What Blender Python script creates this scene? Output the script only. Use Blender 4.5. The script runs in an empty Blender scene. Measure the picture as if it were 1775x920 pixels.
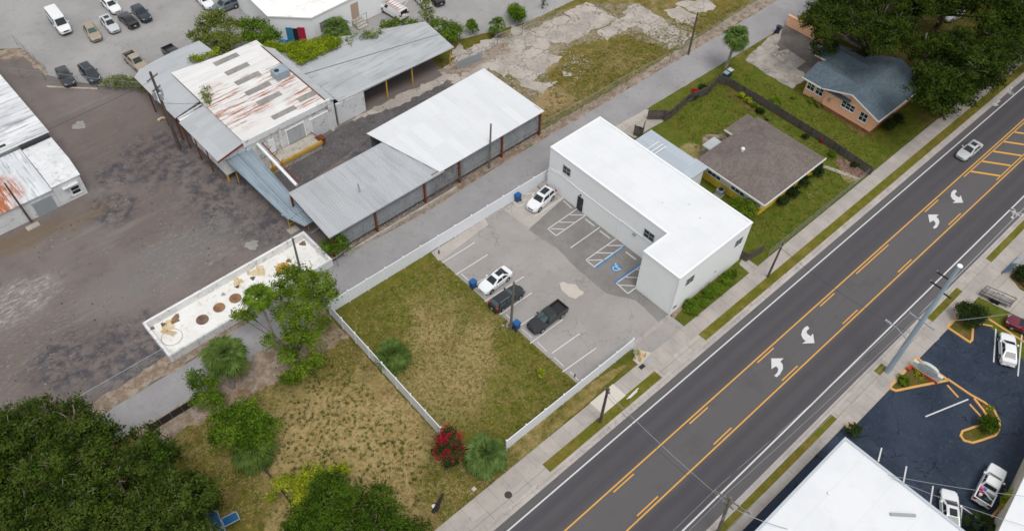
import bpy, math, random
import numpy as np
from mathutils import Vector, Matrix
random.seed(7); rng = np.random.default_rng(7)
S = bpy.context.scene
COL = S.collection
R = math.radians

# ---------------------------------------------------------------- camera
F_PX, PITCH, ROLL, YAW = 1438.19, R(52.306), R(2.911), R(45.226)
CX, CY, CAM_H = 891.43, 533.05, 67.0
_fw = Vector((math.cos(YAW)*math.cos(PITCH), math.sin(YAW)*math.cos(PITCH), -math.sin(PITCH)))
_rt = Vector((math.sin(YAW), -math.cos(YAW), 0)); _up = _rt.cross(_fw)
RT = _rt*math.cos(ROLL)+_up*math.sin(ROLL); UP = -_rt*math.sin(ROLL)+_up*math.cos(ROLL)
cd = bpy.data.cameras.new('camera'); cam = bpy.data.objects.new('camera', cd); COL.objects.link(cam)
m = Matrix.Identity(4)
for i in range(3):
    m[i][0] = RT[i]; m[i][1] = UP[i]; m[i][2] = -_fw[i]
m[2][3] = CAM_H
cam.matrix_world = m
cd.sensor_width = 36; cd.lens = F_PX/1775*36
cd.shift_x = -(CX-887.5)/1775; cd.shift_y = (CY-460)/1775
cd.clip_start = .5; cd.clip_end = 3000
S.camera = cam

# ---------------------------------------------------------------- world, sun, exposure
SUN_EL, SUN_AZ = R(66), R(-112)          # azimuth of the sun measured from +X towards +Y
W = bpy.data.worlds.new('World'); S.world = W; W.use_nodes = True
nt = W.node_tree; bg = nt.nodes['Background']
sky = nt.nodes.new('ShaderNodeTexSky'); sky.sky_type = 'NISHITA'; sky.sun_disc = False
sky.sun_elevation = SUN_EL; sky.sun_rotation = R(90)-SUN_AZ
sky.air_density = 1.0; sky.dust_density = 4.0; sky.ozone_density = 1.0
hs = nt.nodes.new('ShaderNodeHueSaturation'); hs.inputs['Saturation'].default_value = .28
nt.links.new(sky.outputs[0], hs.inputs['Color'])
ovc = nt.nodes.new('ShaderNodeMix'); ovc.data_type = 'RGBA'; ovc.inputs[0].default_value = .66; ovc.inputs[7].default_value = (4.75, 4.83, 4.98, 1)   # even cloud cover
nt.links.new(hs.outputs[0], ovc.inputs[6]); nt.links.new(ovc.outputs[2], bg.inputs['Color'])
bg.inputs['Strength'].default_value = .15
ld = bpy.data.lights.new('sun', 'SUN'); ld.energy = 1.45; ld.angle = R(26); ld.color = (1, .975, .94)
sun = bpy.data.objects.new('sun', ld); COL.objects.link(sun)
sd = Vector((math.cos(SUN_AZ)*math.cos(SUN_EL), math.sin(SUN_AZ)*math.cos(SUN_EL), math.sin(SUN_EL)))
sun.rotation_euler = sd.to_track_quat('Z', 'Y').to_euler(); sun.location = (0, 0, 90)
S.view_settings.view_transform = 'Standard'; S.view_settings.look = 'None'
S.view_settings.gamma = 1; S.view_settings.exposure = 0.12
S.cycles.filter_width = 1.6
S.render.resolution_x = 1024; S.render.resolution_y = 530

# ---------------------------------------------------------------- helpers
def G(u, v, z=0.0):
    """a surveyed point: where the sight line through photo pixel (u, v) meets the level z"""
    d = RT*((u-CX)/F_PX)-UP*((v-CY)/F_PX)+_fw
    t = (z-CAM_H)/d.z
    return Vector((d.x*t, d.y*t, z))

def tag(o, label=None, cat=None, group=None, kind=None):
    if label: o['label'] = label
    if cat: o['category'] = cat
    if group: o['group'] = group
    if kind: o['kind'] = kind
    return o

def thing(name, label, cat, loc=(0, 0, 0), group=None):
    o = bpy.data.objects.new(name, None); COL.objects.link(o); o.empty_display_size = .3
    o.location = loc
    return tag(o, label, cat, group)

def wloc(o):
    v = Vector((0, 0, 0))
    while o is not None:
        v += o.location; o = o.parent
    return v

class MB:
    def __init__(s): s.v = []; s.f = []; s.m = []; s.cur = 0
    def face(s, pts):
        i = len(s.v); s.v += [tuple(p) for p in pts]; s.f.append(tuple(range(i, i+len(pts)))); s.m.append(s.cur); return s
    def add(s, vs, fs):
        i = len(s.v); s.v += [tuple(p) for p in vs]
        for f in fs: s.f.append(tuple(i+k for k in f)); s.m.append(s.cur)
        return s
    def box(s, x0, x1, y0, y1, z0, z1):
        vs = [(x, y, z) for z in (z0, z1) for x, y in ((x0, y0), (x1, y0), (x1, y1), (x0, y1))]
        return s.add(vs, [(3, 2, 1, 0), (4, 5, 6, 7), (0, 1, 5, 4), (1, 2, 6, 5), (2, 3, 7, 6), (3, 0, 4, 7)])
    def prism(s, pts, z0, z1, cap=True):
        n = len(pts)
        a = sum(pts[i][0]*pts[(i+1) % n][1]-pts[(i+1) % n][0]*pts[i][1] for i in range(n))
        if a < 0: pts = pts[::-1]
        vs = [(p[0], p[1], z0) for p in pts]+[(p[0], p[1], z1) for p in pts]
        fs = [(i, (i+1) % n, (i+1) % n+n, i+n) for i in range(n)]
        if cap: fs += [tuple(range(n, 2*n)), tuple(range(n-1, -1, -1))]
        return s.add(vs, fs)
    def obox(s, p0, p1, w, h, z0=None):
        """box running from p0 to p1 (3d ends at its underside centre line), width w, height h"""
        p0 = Vector(p0); p1 = Vector(p1); d = (p1-p0); n = Vector((-d.y, d.x, 0)).normalized()*(w/2)
        H = Vector((0, 0, h))
        vs = [p0-n, p1-n, p1+n, p0+n, p0-n+H, p1-n+H, p1+n+H, p0+n+H]
        return s.add(vs, [(3, 2, 1, 0), (4, 5, 6, 7), (0, 1, 5, 4), (1, 2, 6, 5), (2, 3, 7, 6), (3, 0, 4, 7)])
    def tube(s, path, r0, r1=None, n=8, cap=True):
        path = [Vector(p) for p in path]; r1 = r0 if r1 is None else r1; k = len(path)
        rings = []
        for i, p in enumerate(path):
            t = (path[min(i+1, k-1)]-path[max(i-1, 0)]).normalized()
            a = t.cross(Vector((0, 0, 1)))
            if a.length < .05: a = t.cross(Vector((1, 0, 0)))
            a.normalize(); b = t.cross(a)
            r = r0+(r1-r0)*i/max(1, k-1)
            rings.append([p+a*r*math.cos(2*math.pi*j/n)+b*r*math.sin(2*math.pi*j/n) for j in range(n)])
        vs = [q for ring in rings for q in ring]; fs = []
        for i in range(k-1):
            for j in range(n):
                fs.append((i*n+j, i*n+(j+1) % n, (i+1)*n+(j+1) % n, (i+1)*n+j))
        if cap: fs += [tuple(range(n-1, -1, -1)), tuple(range((k-1)*n, k*n))]
        return s.add(vs, fs)
    def build(s, name, mat, parent=None, smooth=False, local=False, sharp=35):
        me = bpy.data.meshes.new(name)
        off = Vector((0, 0, 0)) if (local or parent is None) else wloc(parent)
        me.from_pydata([(x-off.x, y-off.y, z-off.z) for x, y, z in s.v], [], s.f)
        mats = mat if isinstance(mat, (list, tuple)) else [mat]
        for q in mats: me.materials.append(q)
        if len(mats) > 1: me.polygons.foreach_set('material_index', s.m)
        if smooth:
            me.polygons.foreach_set('use_smooth', [True]*len(me.polygons))
            me.set_sharp_from_angle(angle=R(sharp))
        me.update()
        o = bpy.data.objects.new(name, me); COL.objects.link(o)
        if parent is not None: o.parent = parent
        return o

def np_mesh(name, co, faces_n, mat, parent=None):
    """co (k*faces_n, 3) array: k separate polygons of faces_n corners"""
    if parent is not None: co = co-np.array(wloc(parent))
    k = len(co)//faces_n
    me = bpy.data.meshes.new(name)
    me.vertices.add(len(co)); me.vertices.foreach_set('co', co.astype(np.float32).ravel())
    me.loops.add(len(co)); me.loops.foreach_set('vertex_index', np.arange(len(co), dtype=np.int32))
    me.polygons.add(k); me.polygons.foreach_set('loop_start', np.arange(k, dtype=np.int32)*faces_n)
    me.polygons.foreach_set('loop_total', np.full(k, faces_n, dtype=np.int32))
    me.materials.append(mat); me.update(calc_edges=True)
    o = bpy.data.objects.new(name, me); COL.objects.link(o)
    if parent is not None: o.parent = parent
    return o

# ---------------------------------------------------------------- materials
class Mat:
    def __init__(s, name, rough=.9, spec=.3, metal=0.):
        s.m = bpy.data.materials.new(name); s.m.use_nodes = True; s.t = s.m.node_tree
        s.b = s.t.nodes['Principled BSDF']; s.b.inputs['Roughness'].default_value = rough
        s.b.inputs['Specular IOR Level'].default_value = spec; s.b.inputs['Metallic'].default_value = metal
        s.geo = s.t.nodes.new('ShaderNodeNewGeometry'); s.pos = s.geo.outputs['Position']
    def n(s, t): return s.t.nodes.new(t)
    def l(s, a, b):
        if hasattr(a, 'is_output') or isinstance(a, bpy.types.NodeSocket): s.t.links.new(a, b)
        else: b.default_value = a
    def math(s, op, a, b=0., c=None):
        q = s.n('ShaderNodeMath'); q.operation = op; s.l(a, q.inputs[0]); s.l(b, q.inputs[1])
        if c is not None: s.l(c, q.inputs[2])
        return q.outputs[0]
    def vec(s, sx=1, sy=1, sz=1, rot=0, off=(0, 0, 0), src=None):
        q = s.n('ShaderNodeMapping'); s.l(src or s.pos, q.inputs[0]); q.inputs['Scale'].default_value = (sx, sy, sz)
        q.inputs['Rotation'].default_value = (0, 0, rot); q.inputs['Location'].default_value = off
        return q.outputs[0]
    def noise(s, scale, detail=4, rough=.6, vec=None, dist=0):
        q = s.n('ShaderNodeTexNoise'); s.l(vec or s.pos, q.inputs['Vector']); q.inputs['Scale'].default_value = scale
        q.inputs['Detail'].default_value = detail; q.inputs['Roughness'].default_value = rough
        q.inputs['Distortion'].default_value = dist
        return q.outputs[0]
    def step(s, f, lo, hi):
        q = s.n('ShaderNodeMapRange'); q.interpolation_type = 'SMOOTHSTEP'; s.l(f, q.inputs[0])
        q.inputs[1].default_value = lo; q.inputs[2].default_value = hi
        return q.outputs[0]
    def mix(s, f, a, b, mode='MIX'):
        q = s.n('ShaderNodeMix'); q.data_type = 'RGBA'; q.blend_type = mode; s.l(f, q.inputs[0])
        for x, i in ((a, 6), (b, 7)):
            if isinstance(x, tuple): x = (*x[:3], 1)
            s.l(x, q.inputs[i])
        return q.outputs[2]
    def vor(s, scale, vec=None, feat='DISTANCE_TO_EDGE', rnd=1):
        q = s.n('ShaderNodeTexVoronoi'); q.feature = feat; s.l(vec or s.pos, q.inputs['Vector']); q.inputs['Scale'].default_value = scale
        q.inputs['Randomness'].default_value = rnd
        return q.outputs['Distance']
    def sep(s):
        q = s.n('ShaderNodeSeparateXYZ'); s.l(s.pos, q.inputs[0]); return q.outputs
    def island(s): return s.geo.outputs['Random Per Island']
    def bump(s, h, strength=.4, dist=.05):
        q = s.n('ShaderNodeBump'); q.inputs['Strength'].default_value = strength; q.inputs['Distance'].default_value = dist
        s.l(h, q.inputs['Height']); s.l(q.outputs[0], s.b.inputs['Normal'])
    def blob(s, x, y, r, wob=.35, nf=None, ry=None):
        """soft round patch on the ground round (x, y) with an uneven edge"""
        fl = s.n('ShaderNodeVectorMath'); fl.operation = 'MULTIPLY'; s.l(s.pos, fl.inputs[0]); fl.inputs[1].default_value = (1, r/(ry or r), 0)
        q = s.n('ShaderNodeVectorMath'); q.operation = 'DISTANCE'; s.l(fl.outputs[0], q.inputs[0]); q.inputs[1].default_value = (x, y*r/(ry or r), 0)
        d = s.math('DIVIDE', q.outputs['Value'], r)
        d = s.math('ADD', d, s.math('MULTIPLY', s.math('SUBTRACT', nf if nf else s.noise(.5), .5), wob*4))
        return s.math('SUBTRACT', 1, s.step(d, .55, 1.25))
    def out(s, c):
        if isinstance(c, tuple): c = (*c[:3], 1)
        s.l(c, s.b.inputs['Base Color']); return s.m

def mottled(name, a, b, c=None, s1=.35, s2=3, rough=.9, spec=.25, metal=0, bump=.0, lo=.35, hi=.65, fine=.25):
    M = Mat(name, rough, spec, metal)
    col = M.mix(M.step(M.noise(s1, 5), lo, hi), a, b)
    if c: col = M.mix(M.step(M.noise(s2, 4, .7), .52, .7), col, c)
    if fine:
        g = M.noise(14, 3, .8); g2 = M.math('ADD', 1-fine, M.math('MULTIPLY', g, fine*2))
        q = M.n('ShaderNodeCombineColor'); [M.l(g2, q.inputs[i]) for i in range(3)]
        col = M.mix(1., col, q.outputs[0], 'MULTIPLY')
    if bump: M.bump(M.noise(9, 4, .7), bump, .04)
    return M.out(col)

def plain(name, c, rough=.6, spec=.4, metal=0, var=.12, scale=2.):
    M = Mat(name, rough, spec, metal)
    d = tuple(x*(1-var) for x in c); e = tuple(min(1, x*(1+var*.5)) for x in c)
    return M.out(M.mix(M.noise(scale, 5, .65), d, e))

def streaked(name, base, dark, rust=None, axis='x', rough=.6, spec=.3, metal=0, amt=.5, rust_lo=.6, ribs=0, rust_at=None, s=1.):
    """sheet roofing whose wear runs along the sheets (axis x or y)"""
    M = Mat(name, rough, spec, metal)
    v = M.vec(.18*s, 2.2*s, 1) if axis == 'x' else M.vec(2.2*s, .18*s, 1)
    n1 = M.noise(1., 6, .7, v)
    col = M.mix(M.math('MULTIPLY', M.step(n1, .5, .68), amt), base, dark)
    col = M.mix(M.math('MULTIPLY', M.step(M.noise(.22, 4), .5, .7), .35*amt), col, dark)
    xs = M.sep()
    k = xs[1] if axis == 'x' else xs[0]; k2 = xs[0] if axis == 'x' else xs[1]
    # sheets: each a slightly different tone
    q = M.n('ShaderNodeTexWhiteNoise'); q.noise_dimensions = '2D'
    cmb = M.n('ShaderNodeCombineXYZ'); M.l(M.math('FLOOR', M.math('DIVIDE', k, .95)), cmb.inputs[0])
    M.l(M.math('FLOOR', M.math('DIVIDE', k2, 4.1)), cmb.inputs[1]); M.l(cmb.outputs[0], q.inputs['Vector'])
    col = M.mix(M.math('MULTIPLY', q.outputs[0], .22), col, tuple(x*.72 for x in dark))
    if rust:
        v2 = M.vec(.25, 3., 1, off=(5, 3, 0)) if axis == 'x' else M.vec(3., .25, 1, off=(5, 3, 0))
        rm = M.step(M.noise(1., 5, .75, v2), rust_lo-.06, rust_lo+.05)
        if rust_at: 
            tot = None
            for (x, y, r) in rust_at:
                b_ = M.blob(x, y, r); tot = b_ if tot is None else M.math('MAXIMUM', tot, b_)
            rm = M.math('MULTIPLY', rm, tot)
        col = M.mix(rm, col, M.mix(M.noise(6, 3), rust, tuple(x*.45 for x in rust)))
    if ribs:
        w = M.math('SINE', M.math('MULTIPLY', k, 2*math.pi/ribs)); M.bump(w, .8, .03)
    return M.out(col)

# ---------------------------------------------------------------- ground materials
def turf(name, green, olive, tan, bare, dry=.5, bare_lo=.62, blobs=(), lush=(), seed=0, clump=1.0):
    M = Mat(name, 1., 0.)
    o = (seed*7.3, seed*3.1, 0); v = M.vec(off=o)
    big = M.noise(.16, 5, .62, v); mid = M.noise(.9, 5, .7, v); fine = M.noise(5.5, 4, .8, v); tiny = M.noise(17, 3, .85, v)
    g = M.mix(M.step(mid, .35, .66), green, olive)
    t = M.mix(M.step(fine, .35, .7), tan, bare)
    f = M.math('ADD', M.math('MULTIPLY', big, .75), M.math('ADD', M.math('MULTIPLY', mid, .45), M.math('MULTIPLY', fine, .28)))
    for (x, y, r, k) in blobs: f = M.math('ADD', f, M.math('MULTIPLY', M.blob(x, y, r, .3, mid), k))
    for (x, y, r, k) in lush: f = M.math('SUBTRACT', f, M.math('MULTIPLY', M.blob(x, y, r, .3, mid), k))
    c = M.mix(M.step(f, 1.04-dry*.55, 1.38-dry*.55), g, t)
    c = M.mix(M.math('MULTIPLY', M.step(M.noise(2.2, 5, .75, v), bare_lo, bare_lo+.1), .75), c, bare)
    c = M.mix(M.math('MULTIPLY', M.step(tiny, .50, .75), .26*clump), c, tuple(x*.5 for x in green))
    c = M.mix(M.math('MULTIPLY', M.step(fine, .58, .76), .30*clump), c, tuple(x*.65 for x in olive))
    c = M.mix(M.math('MULTIPLY', M.step(M.noise(11, 3, .8, v), .55, .70), .5), c, tuple(min(1, x*1.45) for x in tan))
    c = M.mix(M.math('MULTIPLY', M.step(M.noise(8, 3, .8, M.vec(off=(o[0]+5, 2, 0))), .57, .70), .5), c, tuple(x*.5 for x in olive))
    c = M.mix(M.math('MULTIPLY', M.step(M.noise(.35, 4, .65, M.vec(off=(o[0]+9, 6, 0))), .5, .68), .35), c, (tan[0]*.62, tan[1]*.52, tan[2]*.5))
    M.bump(M.math('ADD', tiny, fine), .7, .05)
    return M.out(c)

GREEN = (.075, .10, .018); OLIVE = (.15, .135, .038); TAN = (.27, .19, .095); BARE = (.36, .285, .20)
M_wild = turf('wild_ground', (.07, .09, 0.012), (.14, .12, 0.025), (.24, .18, 0.056), (.33, .26, 0.155), .55, .6)
M_lawn_lot = turf('fenced_lawn', (.085, .105, 0.015), (.15, .132, 0.027), (.25, .185, 0.056), (.38, .30, 0.172), .50, .6,
                  blobs=[(27.5, 38.5, 7.5, .22), (32, 34, 4, .12), (24.5, 33, 4, .10), (31, 28.5, 2.0, .1)],
                  lush=[(34.3, 33, 3.0, .45), (34, 28, 3.5, .45), (24, 44, 4, .25), (28, 26, 3, .25)], seed=1)
M_dry_lot = turf('dry_lot', (.08, .09, 0.015), (.17, .14, 0.031), (.35, .26, 0.103), (.38, .29, 0.163), .80, .6,
                 blobs=[(13, 34.5, 7, .35), (17.5, 35, 4, .25), (13, 27, 3, .2)],
                 lush=[(3, 38.5, 5.5, .2), (-1, 33, 5, .22), (19, 44, 3, .25), (20, 26, 4, .25), (8, 45, 3, .2)], seed=2, clump=1.3)
M_vacant = turf('vacant_grass', (.10, .10, .018), (.17, .135, .035), (.26, .18, .08), (.36, .28, .17), .66, .58,
                blobs=[(66, 66, 4, .3), (62, 59, 3, .25)], lush=[(82, 58, 4, .15)], seed=3)
M_yard = turf('house_lawn', (.072, .104, 0.013), (.125, .130, 0.024), (.22, .18, 0.050), (.36, .30, 0.189), .34, .66,
              blobs=[(68.5, 40, 2.0, .5), (81, 25.6, 1.6, .5), (70.5, 47.3, 1.3, .3), (79.7, 24.8, 1.5, .4)], lush=[(74, 43, 4, .3), (90, 43, 5, .2)], seed=4)
M_verge = turf('verge_grass', (.10, .11, 0.015), (.17, .145, 0.028), (.26, .19, 0.056), (.30, .22, 0.120), .52, .66, seed=5)
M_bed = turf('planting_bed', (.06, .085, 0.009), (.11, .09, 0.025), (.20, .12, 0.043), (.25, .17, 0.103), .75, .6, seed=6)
M_litter = mottled('leaf_litter', (.20, .15, .11), (.33, .28, .23), (.26, .13, .06), 1.2, 5, .95, bump=.6)

def concrete(name, a, b, stain, joint=0, crack=0, s=.4, rot=0, jdark=.5, off=0., warm=None, cs=.22, jy=0, wn=.25, cr=.6, cdark=.4):
    M = Mat(name, .9, .08)
    n1 = M.noise(s, 6, .62); n2 = M.noise(2.6, 5, .7)
    c = M.mix(M.step(n1, .35, .65), a, b)
    c = M.mix(M.math('MULTIPLY', M.step(n2, .53, .74), .5), c, stain)
    c = M.mix(M.math('MULTIPLY', M.step(M.noise(.9, 5, .7, M.vec(off=(9, 4, 0))), .55, .7), .35), c, tuple(x*.8 for x in stain))
    c = M.mix(M.math('MULTIPLY', M.step(M.noise(12, 3, .8), .55, .8), .3), c, tuple(x*.7 for x in stain))
    xs = M.sep()
    for ax, jt in ((0, joint), (1, jy)):
        if not jt: continue
        q = M.math('DIVIDE', M.math('ADD', xs[ax], off), jt); fr = M.math('FRACT', q)
        d = M.math('ABSOLUTE', M.math('SUBTRACT', fr, .5))
        line = M.step(d, .5-.045/jt, .5-.01/jt)
        wn_ = M.n('ShaderNodeTexWhiteNoise'); wn_.noise_dimensions = '1D'; M.l(M.math('FLOOR', q), wn_.inputs['W'])
        c = M.mix(M.math('MULTIPLY', wn_.outputs[0], wn), c, tuple(x*.75 for x in stain))
        c = M.mix(M.math('MULTIPLY', line, jdark), c, tuple(x*.35 for x in stain))
    if crack:
        wob = M.n('ShaderNodeVectorMath'); wob.operation = 'ADD'; M.l(M.pos, wob.inputs[0])
        nz = M.n('ShaderNodeTexNoise'); nz.inputs['Scale'].default_value = .8; nz.inputs['Detail'].default_value = 5; M.l(M.pos, nz.inputs['Vector'])
        sc = M.n('ShaderNodeVectorMath'); sc.operation = 'SCALE'; M.l(nz.outputs['Color'], sc.inputs[0]); sc.inputs['Scale'].default_value = 2.2
        M.l(sc.outputs[0], wob.inputs[1])
        d = M.vor(cs, wob.outputs[0]); line = M.math('SUBTRACT', 1, M.step(d, .002, .002+crack))
        line = M.math('MULTIPLY', line, M.step(M.noise(.35, 3), .38, .55))
        c = M.mix(M.math('MULTIPLY', line, cr), c, tuple(x*cdark for x in stain))
    M.bump(M.noise(20, 3, .8), .25, .01)
    return M.out(c)
M_walk = concrete('sidewalk_concrete', (.35, .315, .29), (.42, .38, .345), (.25, .23, .215), 1.52, s=.35, jdark=.28, wn=.14)
M_kerb = concrete('kerb_concrete', (.38, .345, .32), (.46, .42, .39), (.26, .235, .22), 3.0, s=.6, jdark=.3, wn=.1)
M_drive = concrete('driveway_concrete', (.40, .37, .33), (.47, .43, .39), (.28, .26, .24), 2.2, jy=2.4)
M_alley = concrete('alley_asphalt', (.26, .252, .255), (.31, .30, .30), (.20, .19, .19), crack=.004, s=.18, cs=.10, cr=.22)
M_lot = concrete('lot_pavement', (.29, .272, .257), (.335, .315, .30), (.23, .217, .208), crack=.008, s=.2, cs=.16, cr=.32)
M_lot_dark = concrete('lot_old_asphalt', (.19, .178, .168), (.235, .222, .21), (.15, .142, .138), crack=.008, s=.25, cs=.18, cr=.35)
M_lot_light = concrete('lot_concrete', (.38, .35, .32), (.45, .415, .38), (.33, .28, .24), crack=.008, s=.3)
M_patch = plain('patch_concrete', (.50, .45, .40), .9, .2, 0, .15, 1.2)
M_far_lot = concrete('far_lot_asphalt', (.28, .272, .267), (.34, .33, .32), (.23, .222, .218), crack=.003, s=.12, cs=.1, cr=.2)
M_slab = concrete('broken_slab', (.33, .295, .265), (.44, .395, .35), (.19, .155, .125), crack=.035, s=.35, cs=.33, cr=.7, cdark=.55)
M_sealed = concrete('sealed_asphalt', (.026, .036, .056), (.040, .052, .076), (.085, .10, .12), crack=.014, s=.22, cs=.3, cr=.75, cdark=.12)
M_rough_drive = concrete('rough_drive', (.24, .22, .20), (.44, .40, .355), (.14, .125, .11), crack=.03, s=.3, cs=.5, cr=.4)

def yard_mat():
    M = Mat('yard_asphalt', .9, .1)
    big = M.noise(.09, 6, .6); mid = M.noise(.45, 6, .68); st = M.noise(1., 6, .7, M.vec(.06, .6, 1))
    c = M.mix(M.step(big, .35, .65), (.145, .120, .110), (.185, .158, .147))
    c = M.mix(M.math('MULTIPLY', M.step(mid, .5, .72), .5), c, (.105, .095, .096))
    c = M.mix(M.math('MULTIPLY', M.step(st, .52, .70), .55), c, (.215, .195, .182))
    tot = None
    for b_ in ((23.5, 72, 6), (12.5, 76, 3), (15, 81, 2.5), (5, 57, 5), (0, 60, 4), (20, 80, 5), (23, 63, 3.5), (20.5, 67, 3), (40, 66, 4)):
        q = M.blob(*b_, nf=mid); tot = q if tot is None else M.math('MAXIMUM', tot, q)
    dk = M.math('MULTIPLY', tot, M.step(M.noise(.8, 6, .75), .40, .62))
    c = M.mix(M.math('MULTIPLY', dk, .85), c, (.052, .054, .066))
    g1, g2, g3, g4, g5 = G(40, 415), G(150, 375), G(20, 525), G(60, 560), G(180, 480)
    br = M.math('MAXIMUM', M.blob(g1.x, g1.y, 5.5, nf=mid, ry=1.5), M.math('MULTIPLY', M.blob(g2.x, g2.y, 4.0, nf=mid, ry=1.2), .7))
    c = M.mix(M.math('MULTIPLY', br, .55), c, (.145, .10, .05))
    dz = M.math('MULTIPLY', M.blob(g3.x, g3.y, 5.0, nf=mid, ry=2.6), M.step(M.noise(1., 7, .85, M.vec(.9, 2.8, 1)), .47, .60))
    c = M.mix(M.math('MULTIPLY', dz, .85), c, (.38, .37, .35))
    c = M.mix(M.math('MULTIPLY', M.blob(g4.x+14, g4.y-1, 9, nf=mid, ry=3), .55), c, (.17, .165, .16))
    sc = M.step(M.noise(1., 5, .8, M.vec(.35, 5.5, 1, rot=.12)), .63, .67)
    c = M.mix(M.math('MULTIPLY', sc, .45), c, (.30, .28, .26))
    lt = M.math('MAXIMUM', M.blob(-3, 66, 8, nf=mid), M.blob(16, 65, 6, nf=mid))
    c = M.mix(M.math('MULTIPLY', M.math('MULTIPLY', lt, M.step(M.noise(1., 6, .85, M.vec(1.2, 3.4, 1)), .52, .66)), .6), c, (.33, .31, .29))
    c = M.mix(M.math('MULTIPLY', M.step(M.noise(5, 4, .9), .655, .69), .55), c, (.32, .30, .28))
    c = M.mix(M.math('MULTIPLY', M.step(M.noise(3.3, 4, .9, M.vec(off=(3, 9, 0))), .635, .67), .7), c, (.04, .038, .04))
    M.bump(M.noise(7, 5, .8), .5, .04)
    return M.out(c)
M_yardasph = yard_mat()

def road_mat():
    M = Mat('road_asphalt', .88, .12)
    y = M.sep()[1]
    yy = M.math('ADD', y, M.math('MULTIPLY', M.math('SUBTRACT', M.noise(.25, 3), .5), .5))
    def band(a, b, s=.35): return M.math('MULTIPLY', M.step(yy, a-s, a+s), M.math('SUBTRACT', 1, M.step(yy, b-s, b+s)))
    c = (.112, .105, .109)
    lanes = M.math('ADD', band(9.5, 12.7), band(16.4, 19.6))
    c = M.mix(M.math('MULTIPLY', lanes, 1.), c, (.082, .077, .084))
    w = M.math('ADD', M.math('ADD', band(10.1, 10.8, .3), band(11.6, 12.3, .3)), M.math('ADD', band(17.0, 17.7, .3), band(18.4, 19.1, .3)))
    c = M.mix(M.math('MULTIPLY', w, .5), c, (.062, .060, .067))
    st = M.noise(1., 6, .7, M.vec(.05, 1.3, 1))
    c = M.mix(M.math('MULTIPLY', M.step(st, .42, .68), .35), c, (.10, .093, .096))
    c = M.mix(M.math('MULTIPLY', M.step(M.noise(.3, 6, .7), .5, .7), .25), c, (.058, .055, .060))
    c = M.mix(M.math('MULTIPLY', M.step(M.noise(26, 3, .85), .55, .75), .35), c, (.15, .14, .14))
    c = M.mix(M.math('MULTIPLY', M.step(M.noise(3.1, 4, .9), .675, .70), .55), c, (.22, .21, .21))
    c = M.mix(M.math('MULTIPLY', M.step(M.noise(1.1, 5, .8, M.vec(off=(4, 4, 0))), .66, .75), .4), c, (.045, .043, .047))
    M.bump(M.noise(40, 3, .8), .3, .01)
    return M.out(c)
M_road = road_mat()
def paint(name, c, wear=.60):
    M = Mat(name, .7, .3)
    return M.out(M.mix(M.math('MULTIPLY', M.step(M.noise(4.5, 5, .85), wear, wear+.14), .7), M.mix(M.noise(1.1, 4), c, tuple(x*.8 for x in c)), (.13, .125, .125)))
M_pw = paint('white_paint', (.66, .66, .655)); M_pw2 = paint('worn_white_paint', (.62, .61, .60), .50)
M_py = paint('yellow_paint', (.72, .38, .075)); M_pb = paint('blue_paint', (.035, .21, .50), .62)

# ---------------------------------------------------------------- ground sheets
LAY = {'n': 0}
def rough_edge(pts, amp, step=.6):
    out = []
    n = len(pts)
    for i in range(n):
        a = Vector(pts[i][:2]); b = Vector(pts[(i+1) % n][:2]); L = (b-a).length; k = max(1, int(L/step))
        for j in range(k):
            p = a.lerp(b, j/k)
            if amp: p = p+Vector((random.uniform(-amp, amp), random.uniform(-amp, amp)))
            out.append((p.x, p.y))
    return out
def sheet(name, pts, mat, lay, kind='structure', px=True, rough=0, parent=None):
    """flat ground patch, corners given as photo survey points (px) or metres"""
    w = [tuple(G(u, v)[:2]) for u, v in pts] if px else [tuple(p) for p in pts]
    if rough: w = rough_edge(w, rough)
    mb = MB(); LAY['n'] += 1; z = lay*.005+LAY['n']*.0002
    a = sum(w[i][0]*w[(i+1) % len(w)][1]-w[(i+1) % len(w)][0]*w[i][1] for i in range(len(w)))
    if a < 0: w = w[::-1]
    mb.face([(x, y, z) for x, y in w])
    o = mb.build(name, mat, parent)
    if parent is None: tag(o, kind=kind)
    return o
def rect(x0, x1, y0, y1): return [(x0, y0), (x1, y0), (x1, y1), (x0, y1)]

sheet('ground', rect(-600, 900, -600, 900), M_wild, 0, px=False)
# industrial yard, far parking lots
sheet('yard_pavement', [(-200, 110), (35, 84), (80, 130), (170, 150), (262, 152), (330, 60), (520, 60), (700, 60), (800, 150), (860, 215), (935, 238), (888, 273), (727, 374), (534, 477), (347, 616), (187, 711), (60, 800), (-200, 900)], M_yardasph, 1, rough=.08)
sheet('parking_area', [(-260, -160), (930, -160), (1000, 0), (905, 42), (800, 68), (640, 60), (420, 85), (262, 152), (170, 150), (80, 130), (35, 84), (-260, 95)], M_far_lot, 2, rough=.1)
sheet('grass_strip', [(-60, 92), (30, 84), (62, 100), (85, 128), (80, 134), (40, 100), (-60, 112)], M_litter, 3, rough=.25)
sheet('alley', [(-60, 852), (187, 711), (347, 616), (534, 477), (727, 374), (888, 273), (1101, 147), (1332, 10), (1420, -45), (1500, -45), (1430, 0), (1332, 63), (1265, 103), (1071, 220), (955, 292), (960, 300), (561, 537), (327, 700), (233, 746), (60, 852)], M_alley, 4)
for k, pts in enumerate([[(130, 745), (187, 711), (347, 616), (534, 480), (590, 445), (640, 415), (727, 374), (888, 273), (1101, 147), (1332, 10), (1400, -30), (1360, -30), (1300, 8), (1080, 145), (935, 228), (880, 262), (727, 362), (577, 440), (560, 462), (290, 615), (130, 720)]]):
    sheet('gravel_strip', pts, M_litter, 5, rough=.22)
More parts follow.
